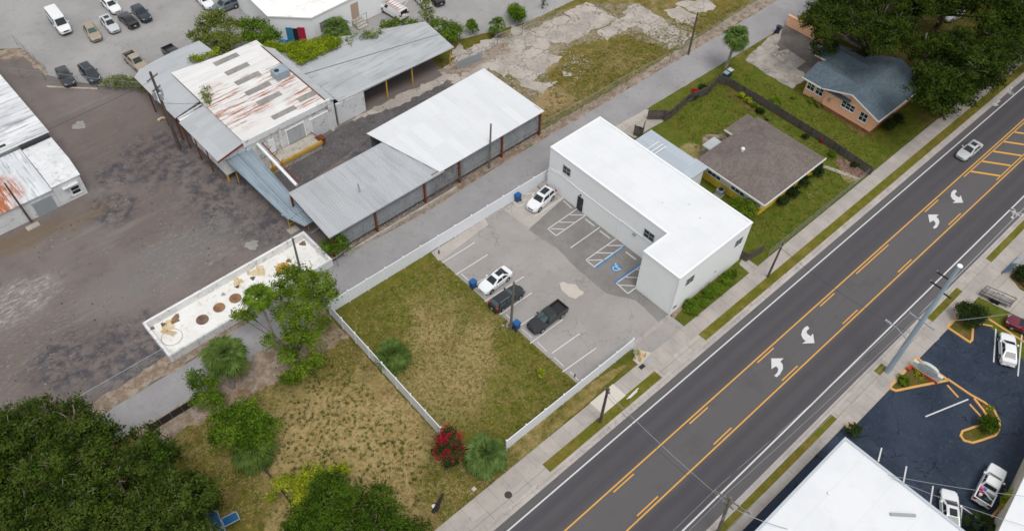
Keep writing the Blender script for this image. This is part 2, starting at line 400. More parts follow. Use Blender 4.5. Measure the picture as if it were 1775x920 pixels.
# vacant lot with broken slabs
sheet('vacant_lot', [(780, 100), (850, 68), (905, 42), (1000, 0), (1060, -40), (1380, -40), (1300, 8), (1080, 145), (938, 226), (905, 205), (800, 150)], M_vacant, 6, rough=.2)
sheet('rubble_ground', [(800, 98), (850, 72), (905, 48), (1010, 6), (1110, 8), (1205, 55), (1195, 80), (1160, 88), (1080, 60), (1040, 72), (985, 82), (955, 100), (945, 125), (965, 150), (940, 162), (900, 195), (850, 165), (800, 150)], turf('rubble_dirt', (.11, .105, .035), (.18, .15, .065), (.27, .215, .14), (.36, .31, .25), .74, .52, seed=8), 6.5, rough=.5)
def grow(p, k=1.14):
    cx_ = sum(q[0] for q in p)/len(p); cy_ = sum(q[1] for q in p)/len(p)
    return [(cx_+(q[0]-cx_)*k, cy_+(q[1]-cy_)*k) for q in p]
def zz(o, pts, s=3.): return [(o[0]+x/s, o[1]+y/s) for x, y in pts]
SL = [[(280, 70), (390, 25), (530, 95), (470, 135), (400, 150), (330, 110)], [(455, 160), (600, 88), (640, 125), (488, 205)],
      [(590, 75), (660, 38), (760, 90), (800, 130), (925, 185), (880, 215), (812, 250), (800, 225), (720, 185)],
      [(120, 158), (265, 85), (395, 165), (290, 225), (190, 210)], [(0, 140), (62, 170), (72, 215), (40, 250), (0, 255)],
      [(5, 262), (80, 172), (190, 220), (180, 285), (240, 300), (100, 415), (0, 380)], [(0, 392), (120, 430), (235, 425), (150, 478), (60, 450)],
      [(800, 60), (870, 40), (960, 90), (940, 130), (860, 110)], [(860, 20), (1000, 0), (1050, 40), (960, 70)], [(255, 375), (300, 372), (310, 395), (270, 400)]]
SL2 = [[(1060, 290), (1190, 215), (1331, 262), (1331, 330), (1290, 400), (1200, 350), (1110, 420), (1030, 430), (960, 370), (1040, 320)],
       [(1185, 240), (1240, 205), (1331, 200), (1331, 262)], [(1055, 235), (1100, 270), (1010, 310), (1020, 280)], [(1020, 435), (1110, 425), (1195, 360), (1150, 350)]]
for q in SL: sheet('broken_slab', grow(zz((888, 0), q)), M_slab, 7, rough=.28)
for q in SL2: sheet('broken_slab', grow(zz((444, 0), q), 1.08), M_slab, 7, rough=.28)
sheet('old_slab', [(598, 212), (640, 190), (780, 125), (775, 140), (700, 180), (640, 200)], M_slab, 9, rough=.3)
sheet('dirt_edge', [(780, 118), (840, 85), (888, 72), (880, 92), (840, 110), (800, 130), (760, 125)], M_litter, 8, rough=.4)
sheet('loading_apron', [(470, 300), (575, 228), (640, 196), (770, 140), (800, 160), (640, 240), (502, 340)], mottled('tar_pavement', (.085, .078, .080), (.115, .105, .104), (.16, .15, .145), .4, 2.2, .85, bump=.3), 8, rough=.1)
# fenced lawn and dry lot
sheet('dry_lot', [(561, 537), (762, 757), (840, 800), (880, 778), (1000, 680), (1060, 640), (1090, 632), (888, 815), (740, 940), (300, 1050), (60, 852), (233, 746), (327, 700)], M_dry_lot, 6, rough=.1)
sheet('bare_edge', [(233, 746), (327, 700), (470, 600), (561, 537), (600, 580), (520, 640), (440, 680), (300, 760), (262, 770)], M_litter, 7, rough=.5)
sheet('fenced_lawn', rect(21.8, 35.0, 25.35, 48.2), M_lawn_lot, 8, px=False, rough=.05)
sheet('parking_lot', [tuple(p) for p in ((34.8, 48.1), (34.8, 25.3), (47.6, 25.3), (47.6, 30.4), (51.3, 30.4), (51.3, 48.0))], M_lot, 9, px=False)
sheet('parking_lot_old', zz((888, 307), [(85, 272), (268, 108), (330, 160), (700, 430), (700, 560), (820, 740), (780, 770), (640, 640), (490, 605), (350, 490), (230, 370), (150, 320)]), M_lot_dark, 10, rough=.06)
sheet('parking_lot_concrete', zz((888, 307), [(-45, 170), (0, 140), (130, 30), (190, 80), (270, 110), (85, 272), (0, 205)]), M_lot_light, 10, rough=.04)
sheet('parking_lot_concrete', zz((444, 307), [(912, 395), (1190, 215), (1205, 250), (950, 440)]), M_lot_light, 11, rough=.04)
sheet('concrete_patch', zz((888, 307), [(245, 553), (262, 545), (285, 556), (330, 560), (350, 585), (372, 598), (365, 612), (350, 618), (328, 635), (300, 625), (270, 600), (252, 585)]), M_patch, 11, rough=.04)
# house lawns
sheet('house_lawn', [(1071, 220), (1150, 172), (1265, 103), (1300, 108), (1385, 160), (1440, 60), (1480, -60), (1900, -60), (1720, 140), (1662, 187), (1504, 302), (1332, 444), (1313, 462), (1283, 462), (1210, 420), (1100, 240)], M_yard, 7, rough=.05)
sheet('alley_verge_drive', [(1062, 222), (1120, 190), (1150, 196), (1152, 210), (1130, 222), (1100, 240)], M_drive, 8, rough=.05)
sheet('gravel_drive', [(1290, 104), (1332, 66), (1372, 42), (1430, 72), (1455, 100), (1400, 135), (1372, 155), (1330, 130)], M_rough_drive, 8, rough=.15)
sheet('old_driveway', [(1362, 42), (1425, 74), (1448, 98), (1400, 132), (1372, 112), (1345, 84), (1352, 62)], concrete('dark_driveway', (.11, .10, .092), (.16, .145, .13), (.30, .28, .25), crack=.02, s=.5, cs=.4), 8.5, rough=.2)
sheet('concrete_pad', zz((1332, 0), [(20, 285), (95, 255), (195, 325), (130, 365)]), M_slab, 9, rough=.06)
sheet('concrete_pad', zz((1332, 0), [(-40, 235), (10, 215), (60, 250), (0, 282)]), M_slab, 9, rough=.1)
sheet('house_path', [(1417, 289), (1432, 288), (1450, 294), (1470, 302), (1492, 310), (1489, 313), (1466, 306), (1446, 298), (1430, 292), (1417, 292)], M_walk, 11)
sheet('bare_yard', [(1218, 235), (1258, 232), (1262, 246), (1240, 262), (1228, 270), (1222, 290), (1216, 275)], M_litter, 9, rough=.15)
sheet('planting_bed', [(1262, 152), (1298, 172), (1318, 198), (1302, 198), (1275, 178), (1255, 165)], M_bed, 9, rough=.12)
sheet('planting_bed', [(1450, 270), (1504, 302), (1490, 308), (1470, 300), (1448, 287)], mottled('red_mulch', (.16, .085, .07), (.24, .15, .13), (.09, .05, .04), 1.5, 5, .95, bump=.5), 9, rough=.1)
sheet('planting_bed', [(1388, 165), (1398, 160), (1500, 230), (1510, 226), (1512, 234), (1495, 238)], M_bed, 10, rough=.08)
sheet('planting_bed', zz((888, 307), [(822, 716), (1180, 455), (1232, 500), (900, 775)]), M_yard, 10)
sheet('dirt_edge', zz((888, 307), [(822, 716), (880, 665), (880, 690), (850, 730), (840, 735)]), M_litter, 11, rough=.08)
sheet('front_walk', zz((888, 307), [(1180, 455), (1200, 410), (1275, 465), (1232, 500)]), M_drive, 11)
# street
sheet('road', rect(-150, 420, 8.1, 20.75), M_road, 12, px=False)
def slab(name, x0, x1, y0, y1, z0, z1, mat, rough=0):
    o = MB().box(x0, x1, y0, y1, z0, z1).build(name, mat); return tag(o, kind='structure')
slab('kerb', -150, 420, 20.75, 21.05, -.2, .155, M_kerb); sheet('gutter', rect(-150, 420, 20.35, 20.75), M_kerb, 13, px=False)
slab('kerb', -150, 420, 7.80, 8.02, -.2, .155, M_kerb); sheet('gutter', rect(-150, 420, 8.02, 8.34), M_kerb, 13, px=False)
slab('sidewalk', -150, 420, 22.05, 23.65, -.2, .14, M_walk); slab('sidewalk', -150, 50.3, 6.25, 7.1, -.2, .14, M_walk); slab('sidewalk', 50.3, 420, 5.6, 7.1, -.2, .14, M_walk)
for x0, x1, mt in ((-150, 15.0, M_verge), (15.0, 26.4, M_drive), (26.4, 41.4, M_verge), (41.4, 48.0, M_drive), (48.0, 160, M_verge)):
    slab('verge' if mt == M_verge else 'driveway_apron', x0, x1, 21.05, 22.05, -.2, .13 if mt == M_verge else .145, mt)
for x0, x1, mt in ((-150, 32.6, M_drive), (32.6, 50.3, M_verge), (50.3, 57.6, M_drive), (57.6, 59.0, M_verge), (59.0, 67.5, M_drive), (67.5, 73.6, M_verge), (73.6, 79.8, M_drive), (79.8, 102, M_verge), (102, 120, M_drive), (120, 200, M_verge)):
    slab('verge' if mt == M_verge else 'driveway_apron', x0, x1, 7.1, 7.8, -.2, .13 if mt == M_verge else .145, mt)
slab('parking_entrance', 41.75, 47.75, 23.65, 25.3, -.2, .10, M_lot)
slab('entrance_strip', 41.9, 47.7, 25.3, 25.75, -.1, .06, M_walk)
slab('footing', 46.4, 48.2, 25.1, 25.6, -.1, .14, M_walk) if False else None
# south side lots
sheet('sealed_lot', [(1200, 1100), (1465, 752), (1478, 738), (1530, 690), (1602, 600), (1640, 573), (1690, 540), (1775, 600), (1950, 640), (2100, 1000), (1800, 1200)], M_sealed, 6)
sheet('sealed_lot', rect(0, 56, -40, 6.3), M_sealed, 4, px=False)
sheet('side_lot', [(1700, 545), (1640, 573), (1655, 500), (1700, 452), (1760, 400), (1790, 390), (1990, 330), (2100, 640), (1800, 620)], M_drive, 5)
sheet('grass_strip', [(1684, 515), (1692, 512), (1800, 568), (1800, 660), (1745, 590), (1690, 548), (1672, 535)], M_yard, 8, rough=.1)
sheet('grass_strip', zz((1600, 320), [(680, 740), (805, 640), (805, 850), (770, 830), (700, 760)], 4.6), M_bed, 8, rough=.1)

# ---------------------------------------------------------------- painted markings
def stripe(mb, a, b, w, z):
    a = Vector((a[0], a[1], z)); b = Vector((b[0], b[1], z)); n = Vector((-(b-a).y, (b-a).x, 0)).normalized()*w/2
    mb.face([a-n, b-n, b+n, a+n])
mw = MB(); my = MB(); Z = .088
def hl(mb, x0, x1, y, w=.12): mb.face([(x0, y-w/2, Z), (x1, y-w/2, Z), (x1, y+w/2, Z), (x0, y+w/2, Z)])
hl(mw, -150, 113, 19.55, .13); hl(mw, -150, 300, 9.65, .14); hl(mw, 122, 300, 19.55, .15)
YLy, YRy = 16.33, 12.83
hl(my, -150, 300, YLy, .13); hl(my, -150, 300, YRy, .13)
seg = []
for a, b in (((1061, 851), (1097, 820)), ((1193, 733), (1225, 705)), ((1311, 628), (1340, 603)), ((1419, 530), (1444, 508)), ((1482, 474), (1538, 424)), ((1600, 367), (1624, 346))):
    x0, x1 = G(*a).x, G(*b).x; hl(my, x0, x1, YLy-.32, .12); seg.append(('L', round(x0, 1), round(x1, 1)))
for a, b in (((1106, 896), (1141, 861)), ((1236, 770), (1268, 742)), ((1355, 660), (1383, 635)), ((1460, 562), (1485, 537)), ((1555, 472), (1579, 450)), ((1643, 390), (1665, 371))):
    x0, x1 = G(*a).x, G(*b).x; hl(my, x0, x1, YRy+.32, .12); seg.append(('R', round(x0, 1), round(x1, 1)))
print(seg)
hx0 = G(1680, 297).x
hl(my, hx0-1.5, 300, YLy-.32, .12); hl(my, hx0+1, 300, YRy+.32, .12)
for k in range(30):
    x = 91.5+k*2.73
    stripe(my, (x, YLy-.38), (x+2.0, YRy+.38), .30, Z)
tag(my.build('road_lines_yellow', M_py), kind='structure'); tag(mw.build('road_lines_white', M_pw), kind='structure')
A1 = [(1600+x/4.6, 320+y/4.6) for x, y in ((255, 45), (268, 60), (252, 74), (256, 90), (285, 107), (298, 90), (317, 148), (232, 150), (255, 136), (233, 120), (218, 97), (222, 70), (238, 50))]
B1 = [(1600+x/4.6, 320+y/4.6) for x, y in ((38, 243), (122, 243), (103, 262), (122, 280), (128, 305), (112, 340), (92, 355), (75, 347), (95, 325), (96, 305), (78, 290), (50, 307))]
def arrow(px, to=None):
    w = [G(u, v) for u, v in px]; c = sum(w, Vector())/len(w); t = c if to is None else G(*to)
    mb = MB(); pts = [(p.x-c.x+t.x, p.y-c.y+t.y, Z) for p in w]
    a = sum(pts[i][0]*pts[(i+1) % len(pts)][1]-pts[(i+1) % len(pts)][0]*pts[i][1] for i in range(len(pts)))
    mb.face(pts if a > 0 else pts[::-1]); tag(mb.build('turn_arrow', M_pw), kind='structure')
arrow(A1); arrow(B1); arrow(A1, (1398, 580)); arrow(B1, (1348, 638))
def ringm(mb, c, r, w, z, n=16):
    for i in range(n):
        a, b = 2*math.pi*i/n, 2*math.pi*(i+1)/n
        mb.face([(c[0]+(r-w)*math.cos(a), c[1]+(r-w)*math.sin(a), z), (c[0]+r*math.cos(a), c[1]+r*math.sin(a), z), (c[0]+r*math.cos(b), c[1]+r*math.sin(b), z), (c[0]+(r-w)*math.cos(b), c[1]+(r-w)*math.sin(b), z)])
def bike(c, s):
    mb = MB(); x, y = c[0], c[1]; q = lambda a, b: (x+a*s, y+b*s)
    ringm(mb, q(0, -.42), .33, .09, Z); ringm(mb, q(0, .42), .33, .09, Z)
    for a, b in (((0, -.42), (.35*1, -.15)), ((.35, -.15), (.45, .3)), ((.45, .3), (0, .42)), ((0, -.42), (.05, .05)), ((.05, .05), (.4, .25)), ((.05, .05), (.5, -.12)), ((.5, -.3), (.5, 0)), ((.45, .3), (.7, .35)), ((.6, -.05), (1.0, .05))):
        stripe(mb, q(*a), q(*b), .08, Z+.002)
    ringm(mb, q(1.15, .1), .16, .15, Z)
    tag(mb.build('bicycle_symbol', M_pw2), kind='structure')
bike(G(1747, 160), 1); bike(G(1761, 369), -1)
mb = MB(); c = G(1727, 180); stripe(mb, (c.x-.2, c.y), (c.x+.9, c.y), .22, Z); mb.face([(c.x-.9, c.y, Z), (c.x-.2, c.y-.45, Z), (c.x-.2, c.y+.45, Z)])
tag(mb.build('lane_arrow', M_pw2), kind='structure')
# parking stalls
mb = MB(); mbb = MB(); PZ = .084
def ps(a, b, w=.11, o=(0, 0), s=1., t=None): stripe(t or mb, G(o[0]+a[0]/s, o[1]+a[1]/s), G(o[0]+b[0]/s, o[1]+b[1]/s), w, PZ if t is None else PZ+.004)
for a, b in (((823, 421), (767, 456)), ((845.6, 442), (790, 477)), ((908, 480), (840, 523)), ((922, 508), (866, 546)), ((927, 548), (901, 565)), ((975.6, 554), (919, 595.6)), ((1004.7, 578.7), (956, 613)), ((1033, 603.7), (975, 645)), ((870, 465), (822, 494))): ps(a, b)
O = (888, 307)
for a, b in (((303, 370), (455, 263)), ((115, 208), (265, 108)), ((185, 272), (340, 165)), ((382, 200), (228, 307)), ((228, 307), (185, 272)), ((300, 199), (380, 200)), ((245, 237), (325, 238)), ((200, 271), (270, 273)),
             ((383, 433), (540, 322)), ((383, 433), (430, 472)), ((572, 366), (425, 468)), ((495, 358), (578, 358)), ((440, 396), (525, 397)), ((395, 434), (480, 433)),
             ((540, 552), (600, 607)), ((600, 607), (650, 572)), ((546, 549), (672, 460)), ((555, 563), (640, 568)), ((590, 522), (655, 525)), ((640, 483), (670, 484))): ps(a, b, .11, O, 3)
for a, b in (((583, 363), (433, 472)), ((530, 550), (672, 450))): ps(a, b, .16, O, 3, mbb)
O = (870, 290)
for a, b in (((430, 292), (580, 290)), ((285, 402), (480, 380)), ((250, 485), (350, 485)), ((145, 485), (245, 575)), ((245, 575), (330, 535)), ((145, 485), (430, 280))): ps(a, b, .11, O, 8.36)
tag(mb.build('stall_lines', M_pw), kind='structure')
cc = [G(888+x/3, 307+y/3) for x, y in ((508, 472), (540, 447), (572, 470), (538, 499))]
mbb.face([(p.x, p.y, PZ) for p in cc][::-1]); tag(mbb.build('accessible_stall_marking', M_pb), kind='structure')
mb = MB(); c = sum(cc, Vector())/4; s = .62; ZZ = PZ+.008
er = (G(1075, 464)-G(1060, 464)); er = er.normalized(); eu = (G(1067, 458)-G(1067, 470)); eu = (eu-er*eu.dot(er)).normalized()
q = lambda a, b: (c.x+s*(er.x*a+eu.x*b), c.y+s*(er.y*a+eu.y*b))
for i in range(11):
    a, b = R(105+i*22), R(127+i*22)
    mb.face([(*q(-.08+.42*math.cos(a), -.22+.42*math.sin(a)), ZZ), (*q(-.08+.56*math.cos(a), -.22+.56*math.sin(a)), ZZ), (*q(-.08+.56*math.cos(b), -.22+.56*math.sin(b)), ZZ), (*q(-.08+.42*math.cos(b), -.22+.42*math.sin(b)), ZZ)])
for k_, (a, b) in enumerate((((.0, .62), (.02, -.05)), ((0, .38), (.40, .38)), ((.02, -.05), (.45, -.05)), ((.45, -.05), (.62, -.55)), ((.60, -.55), (.80, -.50)))): stripe(mb, q(*a), q(*b), .09, ZZ+.001+k_*.0008)
ringm(mb, q(0, .82), .09, .088, ZZ)
tag(mb.build('wheelchair_symbol', M_pw), kind='structure')
# sealed lot stall lines
mb = MB()
for a, b in (((1604, 722), (1678, 692)), ((1726, 570), (1722, 628)), ((1771, 580), (1764, 652)), ((1602, 894-100), (1600, 894-100)), ((1528, 776), (1522, 800)), ((1571, 808), (1565, 840)), ((1617, 842), (1612, 876)), ((1667, 878), (1664, 912)), ((1667, 878), (1695, 898)), ((1627, 586), (1602, 609))):
    if a != b and abs(a[0]-b[0])+abs(a[1]-b[1]) > 5: stripe(mb, G(*a), G(*b), .13, .055)
tag(mb.build('stall_lines', M_pw), kind='structure')
mb = MB()
for a, b in (((1525, 2), (1502, 14)), ((1545, 0), (1530, 10)), ((700, 12), (708, 2)), ((1512, -4), (1490, 6))): stripe(mb, G(*a), G(*b), .12, .07)
tag(mb.build('stall_lines', M_pw2), kind='structure')
# ---------------------------------------------------------------- building materials
M_wallw = mottled('white_stucco', (.80, .82, .82), (.83, .845, .845), (.77, .79, .79), .5, 2, .8, fine=.06)
M_roofw = mottled('white_roof_coating', (.70, .715, .73), (.72, .735, .75), (.675, .69, .70), .25, .9, .6, fine=.03)
M_trimw = plain('white_trim', (.78, .79, .80), .5, .4, 0, .06)
M_vinyl = plain('white_vinyl', (.76, .78, .82), .45, .4, 0, .05)
M_glass = plain('dark_glass', (.022, .03, .035), .12, .6, 0, .3)
M_glassb = plain('blue_glass', (.03, .07, .10), .1, .7, 0, .3)
M_frame = plain('window_frame', (.33, .35, .36), .5, .4, 0, .1)
M_black = plain('black_metal', (.02, .02, .022), .5, .4)
M_door = plain('black_door', (.03, .032, .035), .4, .4)
M_steel = plain('galvanised_steel', (.36, .40, .43), .45, .4, .3, .15, 4)
M_bluemetal = streaked('blue_grey_metal', (.30, .37, .42), (.16, .20, .24), None, 'y', .5, .4, .1, .7)
M_rust = plain('rusty_steel', (.19, .055, .03), .85, .2, 0, .5, 5)
M_yel = plain('yellow_safety_paint', (.60, .36, .04), .6, .3, 0, .35, 4)
M_blk = mottled('painted_block', (.56, .575, .585), (.66, .675, .685), (.38, .36, .32), .4, 1.6, .85, fine=.12)
M_dirtyw = mottled('weathered_white_block', (.60, .61, .61), (.70, .71, .71), (.34, .32, .29), .5, 1.3, .85, fine=.15)
M_greycor = streaked('grey_corrugated', (.42, .435, .45), (.31, .32, .335), None, 'y', .6, .3, 0, .55)
M_greycorx = streaked('grey_corrugated_long', (.42, .435, .445), (.24, .25, .265), None, 'x', .6, .3, 0, .7)
M_canopy = streaked('canopy_sheet', (.42, .435, .45), (.34, .355, .37), None, 'x', .6, .3, 0, .5)
M_whitecor = streaked('white_coated_sheet', (.66, .675, .69), (.59, .605, .62), None, 'y', .6, .3, 0, .4)
M_wallcor = streaked('wall_sheet', (.31, .325, .34), (.18, .175, .175), None, 'y', .6, .3, .1, .6)
M_rustroof = streaked('rusting_white_sheet', (.70, .69, .675), (.50, .48, .455), (.46, .20, .12), 'x', .7, .25, 0, .5, .545,
                      rust_at=[(29.5, 77.5, 4.5), (33, 78.5, 3), (36.5, 73.5, 2.5), (36.8, 78, 3)])
M_leftroof = streaked('weathered_sheet', (.70, .71, .72), (.17, .18, .21), None, 'x', .7, .25, 0, .8, s=1.5)
M_leftroof2 = streaked('weathered_sheet_front', (.66, .68, .70), (.30, .32, .36), (.50, .16, .06), 'y', .7, .25, 0, .9, .44, rust_at=[(2.6, 82.4, 3.4)], s=1.6)
M_lroof3 = mottled('stained_white_roof', (.60, .61, .62), (.68, .69, .70), (.42, .43, .44), .6, 1.5, .8, fine=.12)
M_skyl = mottled('old_skylight', (.22, .21, .20), (.30, .285, .27), (.16, .15, .14), 1, 4, .6)
M_annexroof = streaked('pale_blue_sheet', (.44, .49, .54), (.34, .39, .44), None, 'y', .4, .4, .1, .5)
M_concbld = mottled('old_concrete', (.36, .33, .28), (.46, .43, .38), (.2, .17, .13), .8, 3, .9, bump=.3)
def shingles(name, a, b, dark, s=1.):
    M = Mat(name, .92, .15)
    br = M.n('ShaderNodeTexBrick'); M.l(M.vec(1, 1, 1, rot=R(0)), br.inputs['Vector']); br.inputs['Scale'].default_value = 1.0
    br.inputs['Brick Width'].default_value = .34; br.inputs['Row Height'].default_value = .17; br.inputs['Mortar Size'].default_value = .012
    br.inputs['Color1'].default_value = (*a, 1); br.inputs['Color2'].default_value = (*b, 1); br.inputs['Mortar'].default_value = (*dark, 1)
    c = M.mix(M.math('MULTIPLY', M.step(M.noise(.5, 6, .7), .45, .7), .5), br.outputs[0], dark)
    c = M.mix(M.math('MULTIPLY', M.step(M.noise(7, 4, .8), .55, .75), .35), c, tuple(min(1, x*1.5) for x in b))
    M.bump(br.outputs['Fac'], .3, .01)
    return M.out(c)
M_brownsh = shingles('brown_shingles', (.15, .125, .115), (.20, .17, .155), (.105, .086, .08))
M_bluesh = shingles('blue_grey_shingles', (.085, .115, .14), (.12, .155, .18), (.055, .075, .092))
M_peach = mottled('peach_stucco', (.84, .47, .29), (.87, .50, .32), (.74, .40, .24), .5, 2, .85, fine=.08)
M_peachd = mottled('peach_base', (.22, .07, .05), (.28, .10, .07), None, .8, 2, .9)
M_yellowwall = mottled('yellow_stucco', (.68, .46, .03), (.74, .52, .05), (.5, .34, .04), .7, 2, .8, fine=.08)
M_soffit = plain('white_fascia', (.68, .68, .66), .6, .3)
M_fencewood = streaked('weathered_fence_wood', (.11, .095, .085), (.05, .042, .038), None, 'x', .9, .15, 0, .9)
M_pole = streaked('pole_wood', (.115, .095, .08), (.06, .05, .045), None, 'x', .9, .15, 0, .8)
M_poleg = streaked('greenish_pole_wood', (.17, .16, .12), (.10, .10, .075), None, 'x', .9, .15, 0, .8)
M_ykerb = plain('yellow_kerb_paint', (.66, .36, .12), .7, .3, 0, .25, 3)
M_red = plain('red_paint', (.40, .055, .035), .6, .3, 0, .2)

def wbox(name, x0, x1, y0, y1, z0, z1, mat, parent):
    return MB().box(x0, x1, y0, y1, z0, z1).build(name, mat, parent)

def opening(parent, p, u, n, w, h, frame=M_frame, glass=M_glass, name='window', cols=2, rows=2, fw=.06, sill=True):
    """window in a wall: p = lower left corner, u = unit vector along the wall, n = outward normal"""
    p = Vector(p); u = Vector(u).normalized(); n = Vector(n).normalized(); Z_ = Vector((0, 0, 1))
    def bar(mb, a0, a1, b0, b1, d0, d1):
        vs = [p+u*a+Z_*b+n*d for d in (d0, d1) for a, b in ((a0, b0), (a1, b0), (a1, b1), (a0, b1))]
        mb.add(vs, [(0, 1, 2, 3), (7, 6, 5, 4), (0, 4, 5, 1), (1, 5, 6, 2), (2, 6, 7, 3), (3, 7, 4, 0)])
    fr = MB()
    bar(fr, 0, w, 0, fw, -.02, .06); bar(fr, 0, w, h-fw, h, -.02, .06); bar(fr, 0, fw, fw, h-fw, -.02, .06); bar(fr, w-fw, w, fw, h-fw, -.02, .06)
    for i in range(1, cols): a = w*i/cols; bar(fr, a-.025, a+.025, fw, h-fw, -.02, .05)
    for i in range(1, rows): a = h*i/rows; bar(fr, fw, w-fw, a-.025, a+.025, -.02, .048)
    o = fr.build(name, frame, parent)
    g = MB(); bar(g, fw*.6, w-fw*.6, fw*.6, h-fw*.6, -.02, .02); g.build('pane', glass, o)
    if sill:
        q = MB(); bar(q, -.06, w+.06, -.07, 0, -.02, .10); q.build('sill', frame if frame is not M_frame else M_trimw, o)
    return o

def corrugate(mb, a, b, c, d, pitch=.3, amp=.03, nseg=1):
    """wavy sheet a-b-c-d; the ribs run from edge ab to edge dc, waves are counted along ab"""
    a, b, c, d = map(Vector, (a, b, c, d)); L = (b-a).length; n = max(2, int(L/pitch)); k = n*4
    up = (b-a).cross(d-a).normalized()
    if up.z < 0: up = -up
    vs = []; fs = []
    for i in range(k+1):
        t = i/k; off = up*amp*math.sin(2*math.pi*i/4+.4)
        p0 = a.lerp(b, t)+off; p1 = d.lerp(c, t)+off
        vs += [p0, p1]
        if i: j = 2*i; fs.append((j-2, j, j+1, j-1))
    mb.add(vs, fs)
    # underside and rim, so the sheet has a thickness
    t_ = Vector((0, 0, -.07)); e = up*amp
    mb.add([a-e+t_, b-e+t_, c-e+t_, d-e+t_], [(3, 2, 1, 0)])
    for p, q in ((a, b), (b, c), (c, d), (d, a)): mb.add([p-e+t_, q-e+t_, q+e*.6, p+e*.6], [(0, 1, 2, 3)])

# ---------------------------------------------------------------- main white two-storey building
HB = 5.75
def coated(name, seam, axis=0):
    M = Mat(name, .55, .2)
    c = M.mix(M.step(M.noise(.3, 5, .65), .35, .7), (.70, .715, .73), (.655, .67, .69))
    x = M.sep()[axis]; d = M.math('ABSOLUTE', M.math('SUBTRACT', M.math('FRACT', M.math('DIVIDE', x, seam)), .5))
    c = M.mix(M.math('MULTIPLY', M.step(d, .5-.05/seam, .5-.015/seam), .25), c, (.50, .52, .54))
    pn = M.step(M.noise(.55, 5, .7, M.vec(off=(4, 4, 0))), .60, .72)
    c = M.mix(M.math('MULTIPLY', pn, .30), c, (.54, .53, .50))
    c = M.mix(M.math('MULTIPLY', M.step(M.noise(3, 5, .8), .66, .74), .35), c, (.50, .50, .50))
    return M.out(c)
M_roofw = coated('white_roof_membrane', 2.0)
B = thing('office_building', 'white L-shaped two-storey stucco building with flat white roof beside the striped parking lot', 'building', (53, 36, 0))
outl = [(51.3, 47.3), (51.3, 30.3), (47.7, 30.3), (47.7, 25.6), (59.1, 25.6), (59.1, 47.3)]
mb = MB(); mb.prism(outl, 0, HB); mb.build('wall', M_wallw, B)
wbox('roof', 51.5, 58.9, 25.8, 47.1, HB+.005, HB+.05, M_roofw, B)
q = wbox('roof', 47.9, 51.498, 25.8, 30.1, HB+.005, HB+.05, M_roofw, B)
pp = MB(); loop = outl+[outl[0]]
for (x0, y0), (x1, y1) in zip(loop, loop[1:]):
    pp.box(min(x0, x1)-.03, max(x0, x1)+.03, min(y0, y1)-.03, max(y0, y1)+.03, HB-.28, HB+.20) if False else None
inn = [(51.5, 47.1), (51.5, 30.1), (47.9, 30.1), (47.9, 25.8), (58.9, 25.8), (58.9, 47.1)]
out_ = [(51.25, 47.35), (51.25, 30.35), (47.65, 30.35), (47.65, 25.55), (59.15, 25.55), (59.15, 47.35)]
n = 6; vs = [(x, y, z) for z in (HB-.05, HB+.16) for x, y in out_]+[(x, y, z) for z in (HB+.16, HB+.02) for x, y in inn]
fs = []
for i in range(n):
    j = (i+1) % n; fs += [(i, j, j+n, i+n), (i+n, j+n, j+2*n, i+2*n), (i+2*n, j+2*n, j+3*n, i+3*n)]
pp.add(vs, fs); pp.build('parapet', M_trimw, B)
for x, y in ((54.2, 33.5), (55.5, 29.5), (56.2, 31.5)): MB().tube([(x, y, HB+.05), (x, y, HB+.3)], .07).build('roof_vent', M_trimw, B)
NX = (-1, 0, 0); NY = (0, -1, 0)
for y, z, w in ((44.6, 3.7, 1.15), (32.4, 3.3, 1.4)): opening(B, (51.3, y+w/2, z), (0, -1, 0), NX, w, 1.15)
opening(B, (49.1, 25.6, 3.55), (1, 0, 0), NY, 1.2, 1.05); opening(B, (56.9, 25.6, 3.55), (1, 0, 0), NY, 1.15, 1.05)
opening(B, (48.0, 25.6, .75), (1, 0, 0), NY, .5, .5, cols=1, rows=1)
opening(B, (54.4, 25.6, 1.5), (1, 0, 0), NY, .25, .3, cols=1, rows=1)
dr = wbox('door', 51.24, 51.32, 41.7, 42.55, .05, 2.05, M_door, B)
mb = MB(); mb.box(51.20, 51.239, 41.8, 42.45, 1.15, 1.95); mb.build('pane', M_glass, dr)
mb = MB(); mb.tube([(51.15, 41.8, 1.0), (51.15, 41.8, 1.15)], .02); mb.build('handle', M_steel, dr)
wbox('wall_lamp', 51.16, 51.30, 42.1, 42.25, 2.3, 2.45, M_black, B)
mb = MB(); mb.obox((51.27, 46.9, 2.95), (51.27, 30.4, 2.95), .05, .05); mb.build('string_course', M_wallw, B)
MB().obox((51.22, 45.9, 3.25), (51.22, 43.1, 3.05), .05, .06).build('conduit', M_wallw, B); MB().obox((51.22, 36.2, 3.1), (51.22, 31.2, 3.1), .05, .06).build('conduit', M_wallw, B); MB().tube([(51.2, 36.4, .1), (51.2, 36.4, 3.1)], .04).build('conduit', M_wallw, B)
mb = MB(); mb.box(51.14, 51.29, 34.0, 34.35, 2.5, 2.75); mb.build('wall_light_box', M_steel, B)
mb = MB(); mb.tube([(47.62, 25.52, 0), (47.62, 25.52, HB-.1)], .05); mb.build('downpipe', M_wallw, B)

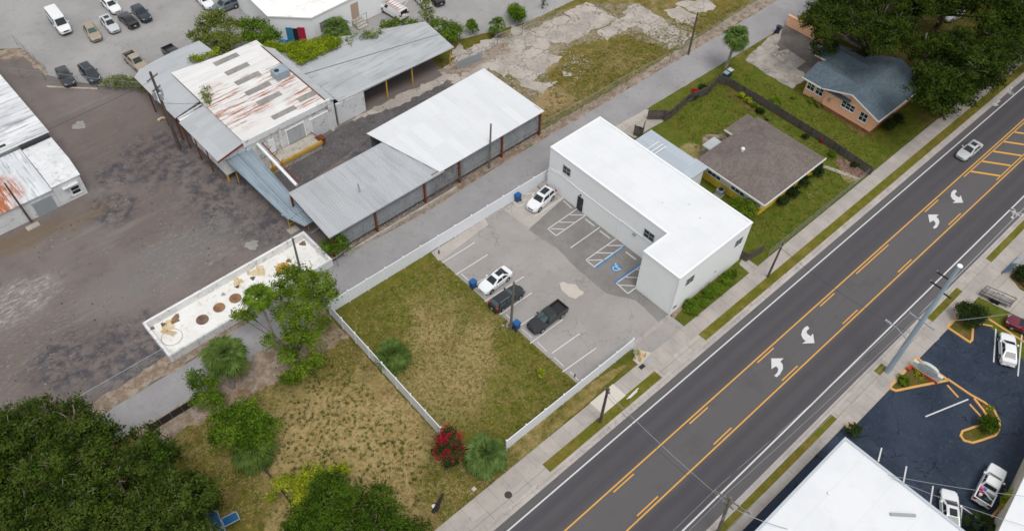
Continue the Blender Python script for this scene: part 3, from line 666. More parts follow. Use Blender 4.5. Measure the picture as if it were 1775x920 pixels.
# annex with pale sheet roof
B = thing('annex_shed', 'low shed with pale blue-grey sheet metal roof against the back of the white office building', 'shed', (62, 40, 0))
wbox('wall', 59.2, 64.6, 35.7, 43.9, 0, 2.7, M_trimw, B)
mb = MB(); corrugate(mb, (59.2, 43.95, 3.05), (59.2, 35.5, 3.05), (65.0, 35.5, 2.85), (65.0, 44.1, 2.85), .45, .012); mb.build('roof', M_annexroof, B)
mb = MB()
for y in (41.9, 41.3, 40.8): mb.box(60.2, 63.9, y, y+.1, 3.08, 3.10)
mb.build('roof_batten', M_trimw, B)

# ---------------------------------------------------------------- brown-roofed house
def hip_roof(mb, x0, x1, y0, y1, ze, r0, r1, zr, th=.12):
    e = [(x0, y0, ze), (x1, y0, ze), (x1, y1, ze), (x0, y1, ze)]; a = (*r0, zr); b = (*r1, zr)
    lo = [(x, y, z-th) for x, y, z in e]
    mb.add(e+[a, b]+lo, [(0, 1, 4), (1, 2, 5, 4), (2, 3, 5), (3, 0, 4, 5), (0, 6, 7, 1), (1, 7, 8, 2), (2, 8, 9, 3), (3, 9, 6, 0), (9, 8, 7, 6)])
B = thing('hip_roof_house', 'yellow and white house under a big brown shingle hip roof', 'house', (71, 33, 0))
mb = MB(); hip_roof(mb, 65.3, 76.9, 27.7, 37.4, 2.65, (70.0, 32.0), (72.2, 33.0), 4.3); mb.build('roof', M_brownsh, B)
mb = MB(); hip_roof(mb, 72.0, 76.4, 35.5, 38.6, 2.60, (73.5, 37.0), (75, 37.0), 3.2); mb.build('roof', M_brownsh, B)
MB().box(65.2, 65.298, 27.6, 37.5, 2.48, 2.70).build('gutter', M_soffit, B); MB().box(65.3, 77.0, 27.58, 27.68, 2.48, 2.68).build('gutter', M_soffit, B); MB().box(71.9, 71.98, 35.5, 38.6, 2.42, 2.62).build('gutter', M_soffit, B)
wbox('wall', 66.1, 76.3, 28.4, 37.0, 1.0, 2.55, M_soffit, B); wbox('wall', 66.05, 76.35, 28.35, 37.05, 0, 1.0, M_yellowwall, B); wbox('wall', 73.0, 76.0, 37.0, 38.0, 0, 2.5, M_soffit, B)
wbox('wall', 76.2, 76.42, 28.2, 28.6, 0, 2.5, M_yellowwall, B)
for y in (36.0, 32.6): opening(B, (66.1, y, 1.1), (0, -1, 0), NX, 1.9, 1.1, M_trimw, M_glassb, cols=3, rows=1)
for x in (68, 72): opening(B, (x, 28.4, 1.1), (1, 0, 0), NY, 1.5, 1.1, M_trimw, M_glassb, cols=2, rows=1)
mb = MB(); mb.tube([(69.3, 34.2, 3.2), (69.3, 34.2, 4.05)], .19, .19, 10); mb.tube([(69.3, 34.2, 4.05), (69.3, 34.2, 4.2)], .26, .20, 10); mb.build('chimney_flue', M_soffit, B)
c = G(1240, 253, 2.3); B2 = thing('patio_canopy', 'small flat grey metal canopy in the bare yard at the corner of the brown-roofed house', 'canopy', (c.x, c.y, 0))
mb = MB(); corrugate(mb, (c.x-1.1, c.y-1.0, 2.3), (c.x+1.1, c.y-1.0, 2.3), (c.x+1.1, c.y+1.1, 2.35), (c.x-1.1, c.y+1.1, 2.35), .3, .01); mb.build('roof', M_greycor, B2)
[MB().tube([(c.x+a, c.y+b, 0), (c.x+a, c.y+b, 2.25)], .04).build('post', M_steel, B2) for a in (-1, 1) for b in (-.9, 1)]
c = G(1247, 337); B = thing('air_conditioner', 'grey boxy air conditioner unit on the grass by the yellow wall', 'air conditioner', (c.x, c.y, 0))
wbox('casing', c.x-.4, c.x+.4, c.y-.4, c.y+.4, .08, .8, M_steel, B); mb = MB(); mb.tube([(c.x, c.y, .8), (c.x, c.y, .84)], .3, .3, 14); mb.build('fan_grille', M_black, B); wbox('pad', c.x-.5, c.x+.5, c.y-.5, c.y+.5, 0, .078, M_walk, B)

# ---------------------------------------------------------------- peach house
B = thing('peach_house', 'peach stucco house with blue-grey shingle gables under the big oak', 'house', (92, 32, 0))
def gable(mb, p, q, half0, half1, zr, z0, z1, th=.13):
    """ridge p-q (2d), eaves half0 to its right and half1 to its left"""
    p = Vector((*p, zr)); q = Vector((*q, zr)); d = (q-p).normalized(); nrm = Vector((d.y, -d.x, 0))
    a0, a1 = p+nrm*half0, q+nrm*half0; b0, b1 = p-nrm*half1, q-nrm*half1
    for v in (a0, a1): v.z = z0
    for v in (b0, b1): v.z = z1
    T = Vector((0, 0, -th)); vs = [p, q, a0, a1, b0, b1]; vs += [v+T for v in vs]
    mb.add(vs, [(0, 2, 3, 1), (0, 1, 5, 4), (6, 7, 9, 8), (6, 10, 11, 7), (2, 8, 9, 3), (4, 5, 11, 10), (0, 6, 8, 2), (0, 4, 10, 6), (1, 3, 9, 7), (1, 7, 11, 5)])
mb = MB(); gable(mb, (87.3, 31.5), (98.5, 31.5), 4.3, 3.9, 4.15, 2.75, 2.85); mb.build('roof', M_bluesh, B)
mb = MB(); gable(mb, (90.2, 38.4), (90.2, 31.6), 2.7, 2.7, 3.75, 2.78, 2.78); mb.build('roof', M_bluesh, B)
mb = MB(); gable(mb, (94.9, 40.2), (94.9, 33.0), 2.2, 2.2, 3.5, 2.75, 2.75); mb.build('roof', M_bluesh, B)
mb = MB(); mb.box(88.0, 97.8, 27.9, 35.0, .35, 2.7)
mb.add([(88.0, 27.9, 2.7), (88.0, 35.0, 2.7), (88.0, 31.5, 4.0), (88.2, 27.9, 2.7), (88.2, 35.0, 2.7), (88.2, 31.5, 4.0)], [(0, 2, 1), (3, 4, 5), (0, 3, 5, 2), (1, 2, 5, 4)])
mb.build('wall', M_peach, B); wbox('wall', 88.3, 92.3, 35.0, 38.0, 0, 2.72, M_peach, B); wbox('foundation', 87.95, 97.85, 27.85, 35.02, 0, .348, M_peachd, B); wbox('wall', 93.2, 96.6, 36.8, 39.8, 0, 2.6, M_peachd, B)
opening(B, (88.0, 32.6, 1.5), (0, -1, 0), NX, 1.9, .95, M_trimw, cols=3, rows=2); opening(B, (88.0, 29.9, 1.1), (0, -1, 0), NX, 1.1, 1.25, M_trimw, cols=2, rows=2)
opening(B, (88.3, 37.8, 1.0), (0, -1, 0), NX, 1.1, 1.2, M_trimw, cols=2, rows=2); opening(B, (88.3, 36.5, 1.0), (0, -1, 0), NX, 1.1, 1.2, M_trimw, cols=2, rows=2)
opening(B, (90, 27.9, 1.1), (1, 0, 0), NY, 1.2, 1.2, M_trimw); opening(B, (94, 27.9, 1.1), (1, 0, 0), NY, 1.2, 1.2, M_trimw)
[q_.build('fascia', M_soffit, B) for q_ in (MB().box(87.25, 87.33, 35.5, 38.4, 2.66, 2.86), MB().obox((87.28, 27.2, 2.62), (87.28, 31.5, 4.02), .06, .16), MB().obox((87.28, 31.5, 4.02), (87.28, 35.4, 2.72), .06, .16), MB().box(87.34, 98.5, 27.12, 27.2, 2.6, 2.76), MB().box(92.62, 92.7, 34.5, 40.2, 2.6, 2.78))]
wbox('electric_meter', 87.86, 87.99, 34.1, 34.35, 1.2, 1.7, M_steel, B)
B = thing('garden_wall', 'peach painted garden wall between the alley and the big oak', 'wall', (99.4, 46, 0))
wbox('wall_panel', 99.2, 99.45, 42.6, 48.7, 0, 1.5, M_peach, B); wbox('coping', 99.15, 99.5, 42.55, 48.75, 1.5, 1.58, M_peach, B)

# ---------------------------------------------------------------- warehouse complex
HW = 4.5
B = thing('warehouse', 'white block warehouse with rust-streaked white sheet roof and grey skylights', 'warehouse', (33, 79, 0))
mb = MB(); mb.box(27.2, 38.4, 71.3, 87.0, 0, HW-.35); mb.build('wall', M_dirtyw, B)
mb = MB(); corrugate(mb, (27.0, 87.3, HW), (27.0, 71.2, HW), (37.9, 71.2, HW), (37.9, 86.0, HW), .5, .012); mb.build('roof', M_rustroof, B)
mb = MB(); mb.box(26.9, 38.5, 71.05, 71.29, HW-.7, HW+.04); mb.build('parapet', M_dirtyw, B)
mb = MB(); corrugate(mb, (38.0, 85.2, HW-.05), (38.0, 71.2, HW-.05), (39.2, 71.2, HW-.4), (39.2, 84.0, HW-.4), .9, .01); mb.build('roof_gutter', M_canopy, B)
wbox('wall', 38.0, 39.0, 71.35, 84.0, 0, HW-.6, M_dirtyw, B)
SKY = [((605, 183), (750, 125)), ((675, 240), (815, 185)), ((735, 300), (885, 240)), ((800, 365), (945, 300)), ((870, 425), (1010, 362))]
for a, b in SKY:
    p = G(200+a[0]/3.54, 60+a[1]/3.54, HW); r_ = G(200+b[0]/3.54, 60+b[1]/3.54, HW)
    wbox('skylight', p.x, r_.x+.1, (p.y+r_.y)/2-.45, (p.y+r_.y)/2+.4, HW+.013, HW+.04, M_skyl, B)
for a, b in (((80, 612), (205, 563)), ((215, 520), (310, 487)), ((82, 398), (150, 372))):
    p = G(444+a[0]/3, a[1]/3, HW); r_ = G(444+b[0]/3, b[1]/3, HW)
    wbox('skylight', p.x, r_.x+.1, (p.y+r_.y)/2-.4, (p.y+r_.y)/2+.38, HW+.013, HW+.04, M_skyl, B)
mb = MB(); mb.box(37.95, 38.05, 71.3, 85.0, HW-.02, HW+.06); mb.build('ridge_flashing', M_rust, B)
def dock_door(x0, x1, z0, z1, mat, nm='roller_door'):
    d = MB(); k = 9
    for i in range(k):
        za = z0+(z1-z0)*i/k; zb = z0+(z1-z0)*(i+.9)/k
        d.box(x0, x1, 71.20, 71.27, za, zb)
    d.box(x0, x1, 71.24, 71.28, z0, z1)
    o = d.build(nm, mat, B)
    f = MB(); f.box(x0-.15, x0, 71.14, 71.29, z0, z1+.12); f.box(x1, x1+.15, 71.14, 71.29, z0, z1+.12); f.box(x0, x1, 71.14, 71.29, z1, z1+.12); f.build('door_frame', M_trimw, o)
dock_door(32.3, 34.6, 1.1, 3.1, M_greycor); dock_door(35.6, 37.9, .15, 2.9, M_blk)
wbox('door', 29.8, 30.6, 71.2, 71.28, 1.1, 3.0, M_trimw, B); wbox('pier', 31.2, 31.6, 71.0, 71.29, 0, 3.6, M_dirtyw, B); wbox('pier', 38.0, 38.4, 70.95, 71.3, 0, 3.7, M_dirtyw, B)
mb = MB(); mb.add([(34.9, 71.0, .1), (35.4, 71.0, .1), (35.3, 71.0, 1.0), (35.0, 71.0, 1.0), (34.9, 71.28, .1), (35.4, 71.28, .1), (35.3, 71.28, 1.0), (35.0, 71.28, 1.0)], [(0, 1, 2, 3), (0, 4, 5, 1), (1, 5, 6, 2), (2, 6, 7, 3), (3, 7, 4, 0)]); mb.build('bumper', M_rust, B)
c = G(487, 132, HW); mb = MB(); mb.box(c.x-.9, c.x+.9, c.y-.7, c.y+.7, HW+.05, HW+.95); mb.build('air_handler', M_bluemetal, B)
mb = MB(); mb.tube([(c.x-.4, c.y, HW+.95), (c.x-.4, c.y, HW+1.0)], .3, .3, 12); mb.build('fan_grille', M_black, bpy.data.objects['air_handler'])
# west canopies
B = thing('loading_canopy', 'curved grey sheet canopy along the warehouse, torn open behind the leaning utility pole', 'canopy', (25.5, 85, 0))
pts = [(23.6, 80.6), (23.6, 90.4), (24.6, 91.2), (26.5, 91.6), (29.5, 91.8), (33.0, 91.6), (33.2, 87.3), (27.0, 87.3), (27.0, 80.9)]
pz = [3.7, 3.7, 3.75, 3.8, 3.9, 4.0, 4.3, 4.3, 4.2]
mb = MB(); vs = [(x, y, z) for (x, y), z in zip(pts, pz)]; k = len(vs); lo = [(x, y, z-.1) for x, y, z in vs]
mb.add(vs+lo, [tuple(range(k))[::-1], tuple(range(k, 2*k))]+[(i, (i+1) % k, (i+1) % k+k, i+k) for i in range(k)])
mb.build('roof', M_canopy, B)
[MB().tube([(x, y, 0), (x, y, 3.7)], .09).build('post', M_rust, B) for x, y in ((23.8, 81.2), (23.8, 84.5), (23.8, 87.8), (24.9, 91.0), (29, 91.5), (32.6, 91.2))]
mb = MB(); mb.obox((23.62, 80.7, 3.5), (23.62, 90.3, 3.5), .12, .17); mb.build('beam', M_rust, B)
wbox('back_wall', 26.6, 26.9, 81.2, 91.0, 0, 3.6, M_dirtyw, B)
B = thing('loading_canopy', 'rectangular grey sheet canopy over the white loading bay at the warehouse corner', 'canopy', (25.5, 75, 0))
mb = MB(); corrugate(mb, (23.5, 79.4, 3.85), (23.5, 70.9, 3.85), (27.15, 71.3, 4.3), (27.15, 79.8, 4.3), .33, .012); mb.build('roof', M_canopy, B)
mb = MB(); mb.obox((23.45, 70.85, 3.66), (27.2, 71.22, 4.1), .08, .2); mb.build('fascia', M_rust, B)
wbox('wall', 24.2, 27.18, 71.5, 79.0, .9, 3.75, M_dirtyw, B)
[MB().tube([(x, y, 0), (x, y, 3.7)], .08).build('post', M_rust, B) for x, y in ((23.7, 74), (23.7, 76.6), (23.7, 79.2))]
[MB().tube([(x, y, 0), (x, y, 1.0)], .12).build('leg', M_yel, B) for x, y in ((24.3, 71.6), (26.6, 71.6))]
mb = MB(); mb.box(23.9, 27.1, 79.5, 80.8, 3.3, 3.42); [mb.obox((23.9, y, 3.5), (27.0, y, 3.9), .08, .12) for y in (79.9, 80.5)]; mb.build('beam', M_trimw, B)

# conveyor ramp and pipe gantry
B = thing('covered_conveyor', 'long blue-grey ribbed metal conveyor ramp sloping down from the warehouse on yellow legs', 'conveyor', (26, 66, 0))
mb = MB(); corrugate(mb, (24.6, 72.0, 3.0), (27.7, 72.0, 3.0), (27.3, 60.3, 1.95), (25.2, 60.3, 1.95), .42, .035)
mb.build('deck', M_bluemetal, B)
mb = MB(); corrugate(mb, (25.0, 61.3, 2.05), (28.0, 61.3, 2.05), (27.8, 58.6, 1.7), (26.1, 58.6, 1.7), .42, .035); mb.build('chute', M_bluemetal, B)
mb = MB(); [mb.obox(a, b, .05, .16) for a, b in (((24.6, 72, 3.0), (25.2, 60.3, 1.95)), ((26.1, 72, 3.04), (26.2, 60.3, 2.0)), ((27.7, 72, 3.0), (27.3, 60.3, 1.95)))]; mb.build('rail', M_bluemetal, B)
[MB().tube([(x, y, 0), (x, y, h)], .06).build('leg', M_yel, B) for x, y, h in ((25.3, 60.6, 1.85), (26.3, 60.6, 1.85), (26.9, 59.4, 1.7), (25, 70.6, 2.8), (27.4, 70.6, 2.8))]; MB().tube([(25.3, 60.6, .9), (26.3, 60.6, .9)], .04).build('brace', M_yel, B)
wbox('footing', 24.9, 26.1, 59.9, 60.8, 0, .14, M_walk, B)
B = thing('pipe_gantry', 'white steel pipe bridge with a rusty red handrail over the loading yard', 'pipe', (28.6, 67, 0))
mb = MB(); mb.tube([(28.6, 72.2, 3.3), (28.3, 63.0, 3.05)], .18); mb.build('pipe', M_trimw, B)
mb = MB(); mb.obox((29.0, 71.0, 3.35), (28.7, 63.0, 3.15), .10, .10); [mb.tube([(29.0-.04*k, 70.8-k*1.3, 3.3), (29.4-.04*k, 70.8-k*1.3, 3.7)], .03) for k in range(6)]; mb.build('handrail', M_rust, B)
mb = MB(); mb.tube([(28.8, 69.0, 0), (28.6, 69.0, 3.2)], .07); mb.build('leg', M_yel, B)
B = thing('loading_dock', 'raised concrete loading dock with a yellow edge rail below the roller doors', 'loading dock', (32, 70.2, 0))
wbox('platform', 28.4, 35.4, 69.2, 71.12, 0, 1.05, M_concbld, B)
mb = MB(); mb.box(28.3, 35.5, 69.08, 69.19, .78, 1.12); mb.tube([(30, 69.1, 1.35), (35.4, 69.1, 1.35)], .05); [mb.tube([(x, 69.1, 1.0), (x, 69.1, 1.4)], .04) for x in (30, 31.8, 33.6, 35.3)]; mb.build('edge_rail', M_yel, B)
mb = MB(); mb.tube([(35.4, 69.2, 1.5), (35.2, 71.0, 1.5)], .05); mb.tube([(35.4, 69.3, 1.0), (35.4, 69.3, 1.5)], .05); mb.box(35.2, 36.1, 69.4, 70.3, .6, 1.15); mb.build('stair_rail', M_rust, B)

# carport with long grey roof
B = thing('open_shed', 'long open shed with weathered grey ribbed roof on yellow posts, partly overgrown', 'shed', (48, 76, 0))
mb = MB(); corrugate(mb, (40.2, 71.3, 3.05), (57.6, 71.3, 3.05), (58.0, 78.2, 3.25), (39.6, 85.4, 3.5), .34, .001)
mb.v = []; mb.f = []; mb.m = []
corrugate(mb, (39.4, 84.8, 3.55), (39.9, 71.6, 3.1), (57.4, 71.2, 3.05), (57.9, 77.6, 3.3), .36, .03)
mb.build('roof', M_greycorx, B)
wbox('front_wall', 39.4, 43.4, 71.5, 71.8, 0, 2.95, M_blk, B); wbox('back_wall', 43.5, 57.2, 77.0, 77.2, 0, 2.9, M_dirtyw, B)
[MB().tube([(x, 71.7, 0), (x, 71.7, 3.0)], .09).build('post', M_yel, B) for x in (46.9, 50.9, 57.1)]
mb = MB(); mb.obox((43.4, 71.6, 2.85), (57.4, 71.4, 2.85), .1, .15); mb.build('beam', M_steel, B)
mb = MB(); mb.obox((39.45, 78.4, 3.42), (57.6, 74.4, 3.28), .12, .05); mb.build('ridge_seam', M_greycor, B)

# long shed by the alley
B = thing('long_shed', 'long alleyside shed, half white roof and half grey corrugated, with rusty wall posts', 'shed', (42, 58, 0))
mb = MB(); corrugate(mb, (26.3, 53.9, 3.55), (41.6, 53.9, 3.55), (40.6, 61.9, 3.75), (26.7, 61.9, 3.75), .33, .035); mb.build('roof', M_greycor, B)
mb = MB(); corrugate(mb, (41.0, 53.95, 3.72), (56.9, 54.0, 3.72), (56.6, 64.5, 3.98), (38.5, 64.0, 3.98), .5, .012); mb.build('roof', M_whitecor, B)
wl = MB(); 
def vwall(mb, x0, x1, y, z0, z1, p=.28, a=.025):
    n = int((x1-x0)/p)*4; vs = []; fs = []
    for i in range(n+1):
        x = x0+(x1-x0)*i/n; yy = y-a*math.sin(2*math.pi*i/4+.3); vs += [(x, yy, z0), (x, yy, z1)]
        if i: j = 2*i; fs.append((j-2, j, j+1, j-1))
    mb.add(vs, fs); mb.box(x0, x1, y+a+.005, y+a+.03, z0, z1)
for x0, x1 in ((26.8, 32.2), (32.35, 38.9), (39.1, 43.9), (44.1, 50.4), (50.6, 56.5)):
    vwall(wl, x0, x1, 54.45, .55, 3.5)
wl.build('side_wall', M_wallcor, B)
mb = MB(); [mb.box(26.8, 56.5, 54.36, 54.40, z, z+.07) for z in (1.4, 2.5)]; mb.build('girt', M_steel, B)
[MB().box(x-.1, x+.1, 54.2, 54.6, 0, 3.5).build('post', M_rust, B) for x in (26.7, 32.3, 39.0, 44.0, 50.5, 56.6)]; MB().box(26.6, 26.8, 61.4, 61.6, 0, 3.6).build('post', M_rust, B); MB().box(40.0, 43.4, 54.25, 54.33, 3.1, 3.6).build('wall_patch', M_rust, B)
wbox('back_wall', 27.5, 56.4, 63.3, 63.5, 0, 3.6, M_wallcor, B) if False else None
mb = MB(); mb.box(38.8, 56.3, 63.9, 64.0, 0, 3.8); mb.build('back_wall', M_wallcor, B)
wbox('end_wall', 56.62, 56.7, 54.5, 63.9, .2, 3.75, M_wallcor, B)
wbox('low_wall', 27.5, 43, 53.55, 53.75, 0, .45, M_concbld, B)
mb = MB(); p = G(624, 333, 3.6); mb.tube([(p.x, p.y, 3.6), (p.x-.1, p.y, 4.9)], .09); mb.build('flue_pipe', M_steel, B)

# ---------------------------------------------------------------- left warehouse
B = thing('sheet_roof_building', 'white building with a weathered streaky sheet roof at the left edge of the yard', 'warehouse', (0, 92, 0))
wbox('wall', -60, 11.5, 88.0, 150, 0, 3.4, M_blk, B); wbox('wall', -60, 8.4, 80.0, 87.98, 0, 2.5, M_blk, B); wbox('wall', 8.42, 11.5, 80.0, 82.5, 0, 2.7, M_blk, B); wbox('wall', 8.42, 11.5, 82.5, 87.98, 0, 3.0, M_blk, B)
mb = MB(); corrugate(mb, (-60, 150.5, 3.6), (-60, 87.6, 3.6), (11.9, 87.6, 3.6), (11.9, 150.5, 3.6), .8, .015); mb.build('roof', M_leftroof, B)
mb = MB(); corrugate(mb, (-60, 79.8, 2.6), (8.35, 79.8, 2.6), (8.35, 87.5, 3.15), (-60, 87.5, 3.15), .5, .015); mb.build('roof', M_leftroof2, B)
mb = MB(); mb.box(8.4, 11.75, 82.6, 87.5, 3.02, 3.2); mb.build('roof', M_lroof3, B)
mb = MB(); mb.add([(8.4, 79.9, 2.72), (11.6, 79.9, 2.72), (11.75, 82.598, 3.18), (8.4, 82.598, 3.18), (8.4, 79.9, 2.80), (11.6, 79.9, 2.80), (11.75, 82.598, 3.25), (8.4, 82.598, 3.25)], [(3, 2, 1, 0), (4, 5, 6, 7), (0, 1, 5, 4), (1, 2, 6, 5), (2, 3, 7, 6), (3, 0, 4, 7)]); mb.build('roof', M_lroof3, B)
mb = MB(); mb.box(8.42, 11.7, 87.1, 87.58, 3.2, 3.55); mb.build('gutter', M_black, B)
wbox('awning', 9.3, 11.0, 79.55, 79.98, 2.1, 2.17, M_lroof3, B)
opening(B, (10.0, 80.0, .6), (1, 0, 0), NY, 1.0, 1.1, M_trimw, cols=1)
wbox('door', 5.9, 8.0, 79.9, 79.98, 0, 1.9, M_steel, B)
wbox('vent_slot', 6.6, 7.4, 88.4, 88.7, 3.62, 3.7, M_black, B)

# ---------------------------------------------------------------- top white building
B = thing('white_workshop', 'white flat-roofed workshop with blue and red doors behind the overgrown shed', 'building', (48, 95, 0))
wp = [tuple(G(u, v, 4.0)[:2]) for u, v in ((395, -40), (465, 28), (540, 31), (606, -1), (760, -70), (520, -160))]
mb = MB(); mb.prism(wp, 0, 3.95); mb.build('wall', M_wallw, B)
cxy = (sum(p[0] for p in wp)/6, sum(p[1] for p in wp)/6)
big = [((x-cxy[0])*1.02+cxy[0], (y-cxy[1])*1.02+cxy[1]) for x, y in wp]
mb = MB(); mb.prism(big, 3.96, 4.12); mb.build('roof', mottled('cream_roof', (.78, .77, .75), (.84, .83, .81), (.70, .66, .60), .3, .8, .7, fine=.04), B)
a = Vector((*wp[1], 0)); b = Vector((*wp[2], 0)); u = (b-a).normalized(); nn = Vector((u.y, -u.x, 0))
c2 = Vector((*wp[3], 0)); u2 = (c2-b).normalized(); n2 = Vector((u2.y, -u2.x, 0))
def panel(name, p, u, n, w, h, mat, d=.05, parent=B):
    mb = MB(); vs = [p+u*a_+Vector((0, 0, b_))+n*d_ for d_ in (-.02, d) for a_, b_ in ((0, 0), (w, 0), (w, h), (0, h))]
    mb.add(vs, [(0, 1, 2, 3), (7, 6, 5, 4), (0, 4, 5, 1), (1, 5, 6, 2), (2, 6, 7, 3), (3, 7, 4, 0)]); return mb.build(name, mat, parent)
L = (b-a).length
tag(panel('door', a+u*(L*.34), u, nn, L*.15, 2.4, plain('blue_door', (.03, .22, .38), .5)), 'bright blue metal door')
panel('doorway', a+u*(L*.495), u, nn, L*.12, 2.3, M_black, .03)
tag(panel('door', a+u*(L*.62), u, nn, L*.17, 2.5, plain('crimson_door', (.42, .02, .06), .5), .08), 'open crimson red metal door')
opening(B, b+u2*1.0+Vector((0, 0, 1.2)), u2, n2, 1.6, 1.6, M_frame, M_skyl, cols=4, rows=3)
panel('door', b+u2*6.2+Vector((0, 0, .9)), u2, n2, 1.4, 2.3, plain('tan_door', (.45, .34, .26), .7))
opening(B, b+u2*11.5+Vector((0, 0, 2.2)), u2, n2, .9, 1.0, M_frame, M_glassb, cols=2, rows=1)
mb = MB(); [mb.tube([b+u2*s_+n2*1.2, b+u2*s_+n2*1.2+Vector((0, 0, 2.0))], .04) for s_ in (6.0, 7.8)]; mb.tube([b+u2*6.0+n2*1.2+Vector((0, 0, 1.9)), b+u2*7.8+n2*1.2+Vector((0, 0, 1.9))], .04); mb.build('handrail', M_steel, B)
mb = MB(); p0 = b+u2*5.9; 
for k in range(4): 
    p = p0+u2*(.2)+n2*(.1+.4*k); mb.obox(p, p+u2*1.6, .4, .85-.2*k)
mb.build('step', M_concbld, B)
ringc = a+u*(L*.12)+nn*.06+Vector((0, 0, 1.5)); mb = MB(); mb.tube([ringc+u*.32*math.cos(t*math.pi/8)+Vector((0, 0, .32*math.sin(t*math.pi/8))) for t in range(17)], .05, n=6, cap=False); mb.build('hose_reel', M_steel, B)
p = G(497, 74); tag(MB().obox((p.x-1.9, p.y-.5, .2), (p.x+1.9, p.y+.6, .2), .7, .35).build('storage_crate', M_pb), 'long blue covered crate below the red and blue doors', 'crate')
p = G(526, 60); t = thing('step_ladder', 'blue folding step ladder standing beside the red door', 'ladder', (p.x, p.y, 0))
[MB().tube([(p.x+a, p.y-.4, 0), (p.x+a*.6, p.y, 1.6), (p.x+a, p.y+.4, 0)], .04, n=5).build('rail', M_pb, t) for a in (-.3, .3)]; mb = MB(); [mb.box(p.x-.27, p.x+.27, p.y-.38+.09*k, p.y-.25+.09*k, .35*k, .35*k+.04) for k in (1, 2, 3, 4)]; mb.build('step', M_pb, t)

# ---------------------------------------------------------------- right-hand buildings
B = thing('flat_roof_store', 'large flat white-roofed building beside the black parking lot at the bottom right', 'building', (40, -2, 0))
HR = 4.0; M_roofw = coated('white_roof_membrane_wide', 3.1, 1)
xa, xb, ya, yb = 20.0, 46.35, -40, 5.2
wbox('wall', xa, xb-.5, ya, 4.4, 0, HR-.1, M_wallw, B)
wbox('roof', xa+.25, xb-.25, ya, yb-.25, HR-.09, HR+.02, M_roofw, B)
mb = MB()
for x0, x1, y0, y1 in ((xb-.25, xb, ya, yb), (xa, xb-.25, yb-.25, yb)): mb.box(x0, x1, y0, y1, HR-.25, HR+.12)
mb.build('gravel_stop', plain('grey_edge_metal', (.50, .54, .58), .5, .4, .2, .15, 3), B)
p = G(1564, 892, HR); mb = MB(); mb.obox((p.x-.75, p.y+.7, HR+.02), (p.x+.7, p.y-.75, HR+.02), .22, .2); mb.build('roof_duct', M_frame, B)
p = G(1436, 856, HR); mb = MB(); mb.tube([(p.x, p.y, HR), (p.x, p.y, HR+.25)], .12); mb.build('roof_vent', M_trimw, B)
B = thing('cream_building', 'white roof corner with a cream wall at the far bottom right beside the yellow shrub', 'building', (58, -14, 0))
q = [tuple(G(u, v, 4.0)[:2]) for u, v in ((1775, 826), (1728, 925))]
d = (Vector(q[0])-Vector(q[1])).normalized(); e = Vector((-d.y, d.x)); e = e if e.y < 0 else -e
P0 = Vector(q[1])-d*14; P1 = Vector(q[0])+d*16; pol = [P0, P1, P1+e*14, P0+e*14]
mb = MB(); mb.prism([tuple(p) for p in pol], 3.9, 4.05); mb.build('roof', M_roofw, B)
pol = [P0-e*-.3, P1-e*-.3, P1+e*13, P0+e*13]
mb = MB(); mb.prism([tuple(p) for p in pol], 0, 3.88); mb.build('wall', mottled('cream_stucco', (.50, .45, .37), (.58, .53, .45), None, .5, 2, .85), B)
p = [G(u, v) for u, v in ((1752, 845), (1800, 800), (1830, 830), (1790, 870))]
sheet('brick_terrace', [(1740, 880), (1775, 822), (1830, 770), (1880, 830), (1800, 950), (1740, 935)], plain('red_brick_paving', (.12, .04, .032), .9, .2, 0, .3, 3), 9)
# ---------------------------------------------------------------- containment basin
M_basin = mottled('basin_white', (.70, .69, .66), (.76, .75, .73), (.58, .53, .45), .5, 1.6, .85, fine=.1)
M_brown = mottled('rust_stain', (.20, .105, .055), (.30, .18, .10), (.09, .05, .035), .9, 3, .9, bump=.4)
M_brown2 = mottled('dark_rust_stain', (.13, .075, .055), (.20, .14, .11), (.06, .04, .035), .9, 3, .9, bump=.4)
M_orange = mottled('orange_rust', (.50, .22, .06), (.58, .30, .10), (.32, .13, .04), .9, 3, .9)
M_ochre = mottled('ochre_stain', (.52, .40, .20), (.62, .54, .38), (.36, .22, .10), 1.2, 3, .9)
B = thing('containment_basin', 'long white-walled concrete tank basin with round rust stains beside the alley', 'basin', (16, 56, 0))
bx0, bx1, by0, by1 = 7.3, 25.9, 53.4, 58.7
wbox('floor', bx0+.25, bx1-.25, by0+.25, by1-.25, -.1, .12, M_basin, B)
mb = MB(); mb.box(bx0, bx1, by0, by0+.25, 0, 1.0); mb.box(bx0, bx1, by1-.25, by1, 0, 1.0); mb.box(bx0, bx0+.25, by0+.25, by1-.25, 0, 1.0); mb.box(bx1-.25, bx1, by0+.25, by1-.25, 0, 1.0)
mb.build('wall', mottled('basin_wall', (.66, .665, .66), (.74, .74, .735), (.42, .42, .40), .4, 1.8, .85, fine=.1), B)
def disc(mb, x, y, r, z, wob=.06, n=28):
    ph = random.random()*6; pts = []
    for i in range(n):
        a = 2*math.pi*i/n; rr = r*(1+wob*math.sin(3*a+ph)+wob*.7*math.sin(7*a+ph*2)+random.uniform(-wob, wob)*.4); pts.append((x+rr*math.cos(a), y+rr*math.sin(a), z))
    mb.face(pts)
for (u, v), r, mt in (((351, 554), .62, M_brown2), ((380, 533), .60, M_brown), ((408, 517), .62, M_brown), ((491, 465), .80, M_orange)):
    p = G(u, v, .12); o = MB(); o.tube([(p.x, p.y, .121), (p.x, p.y, .17)], r, r, 26); o.build('tank_pad', mt, B)
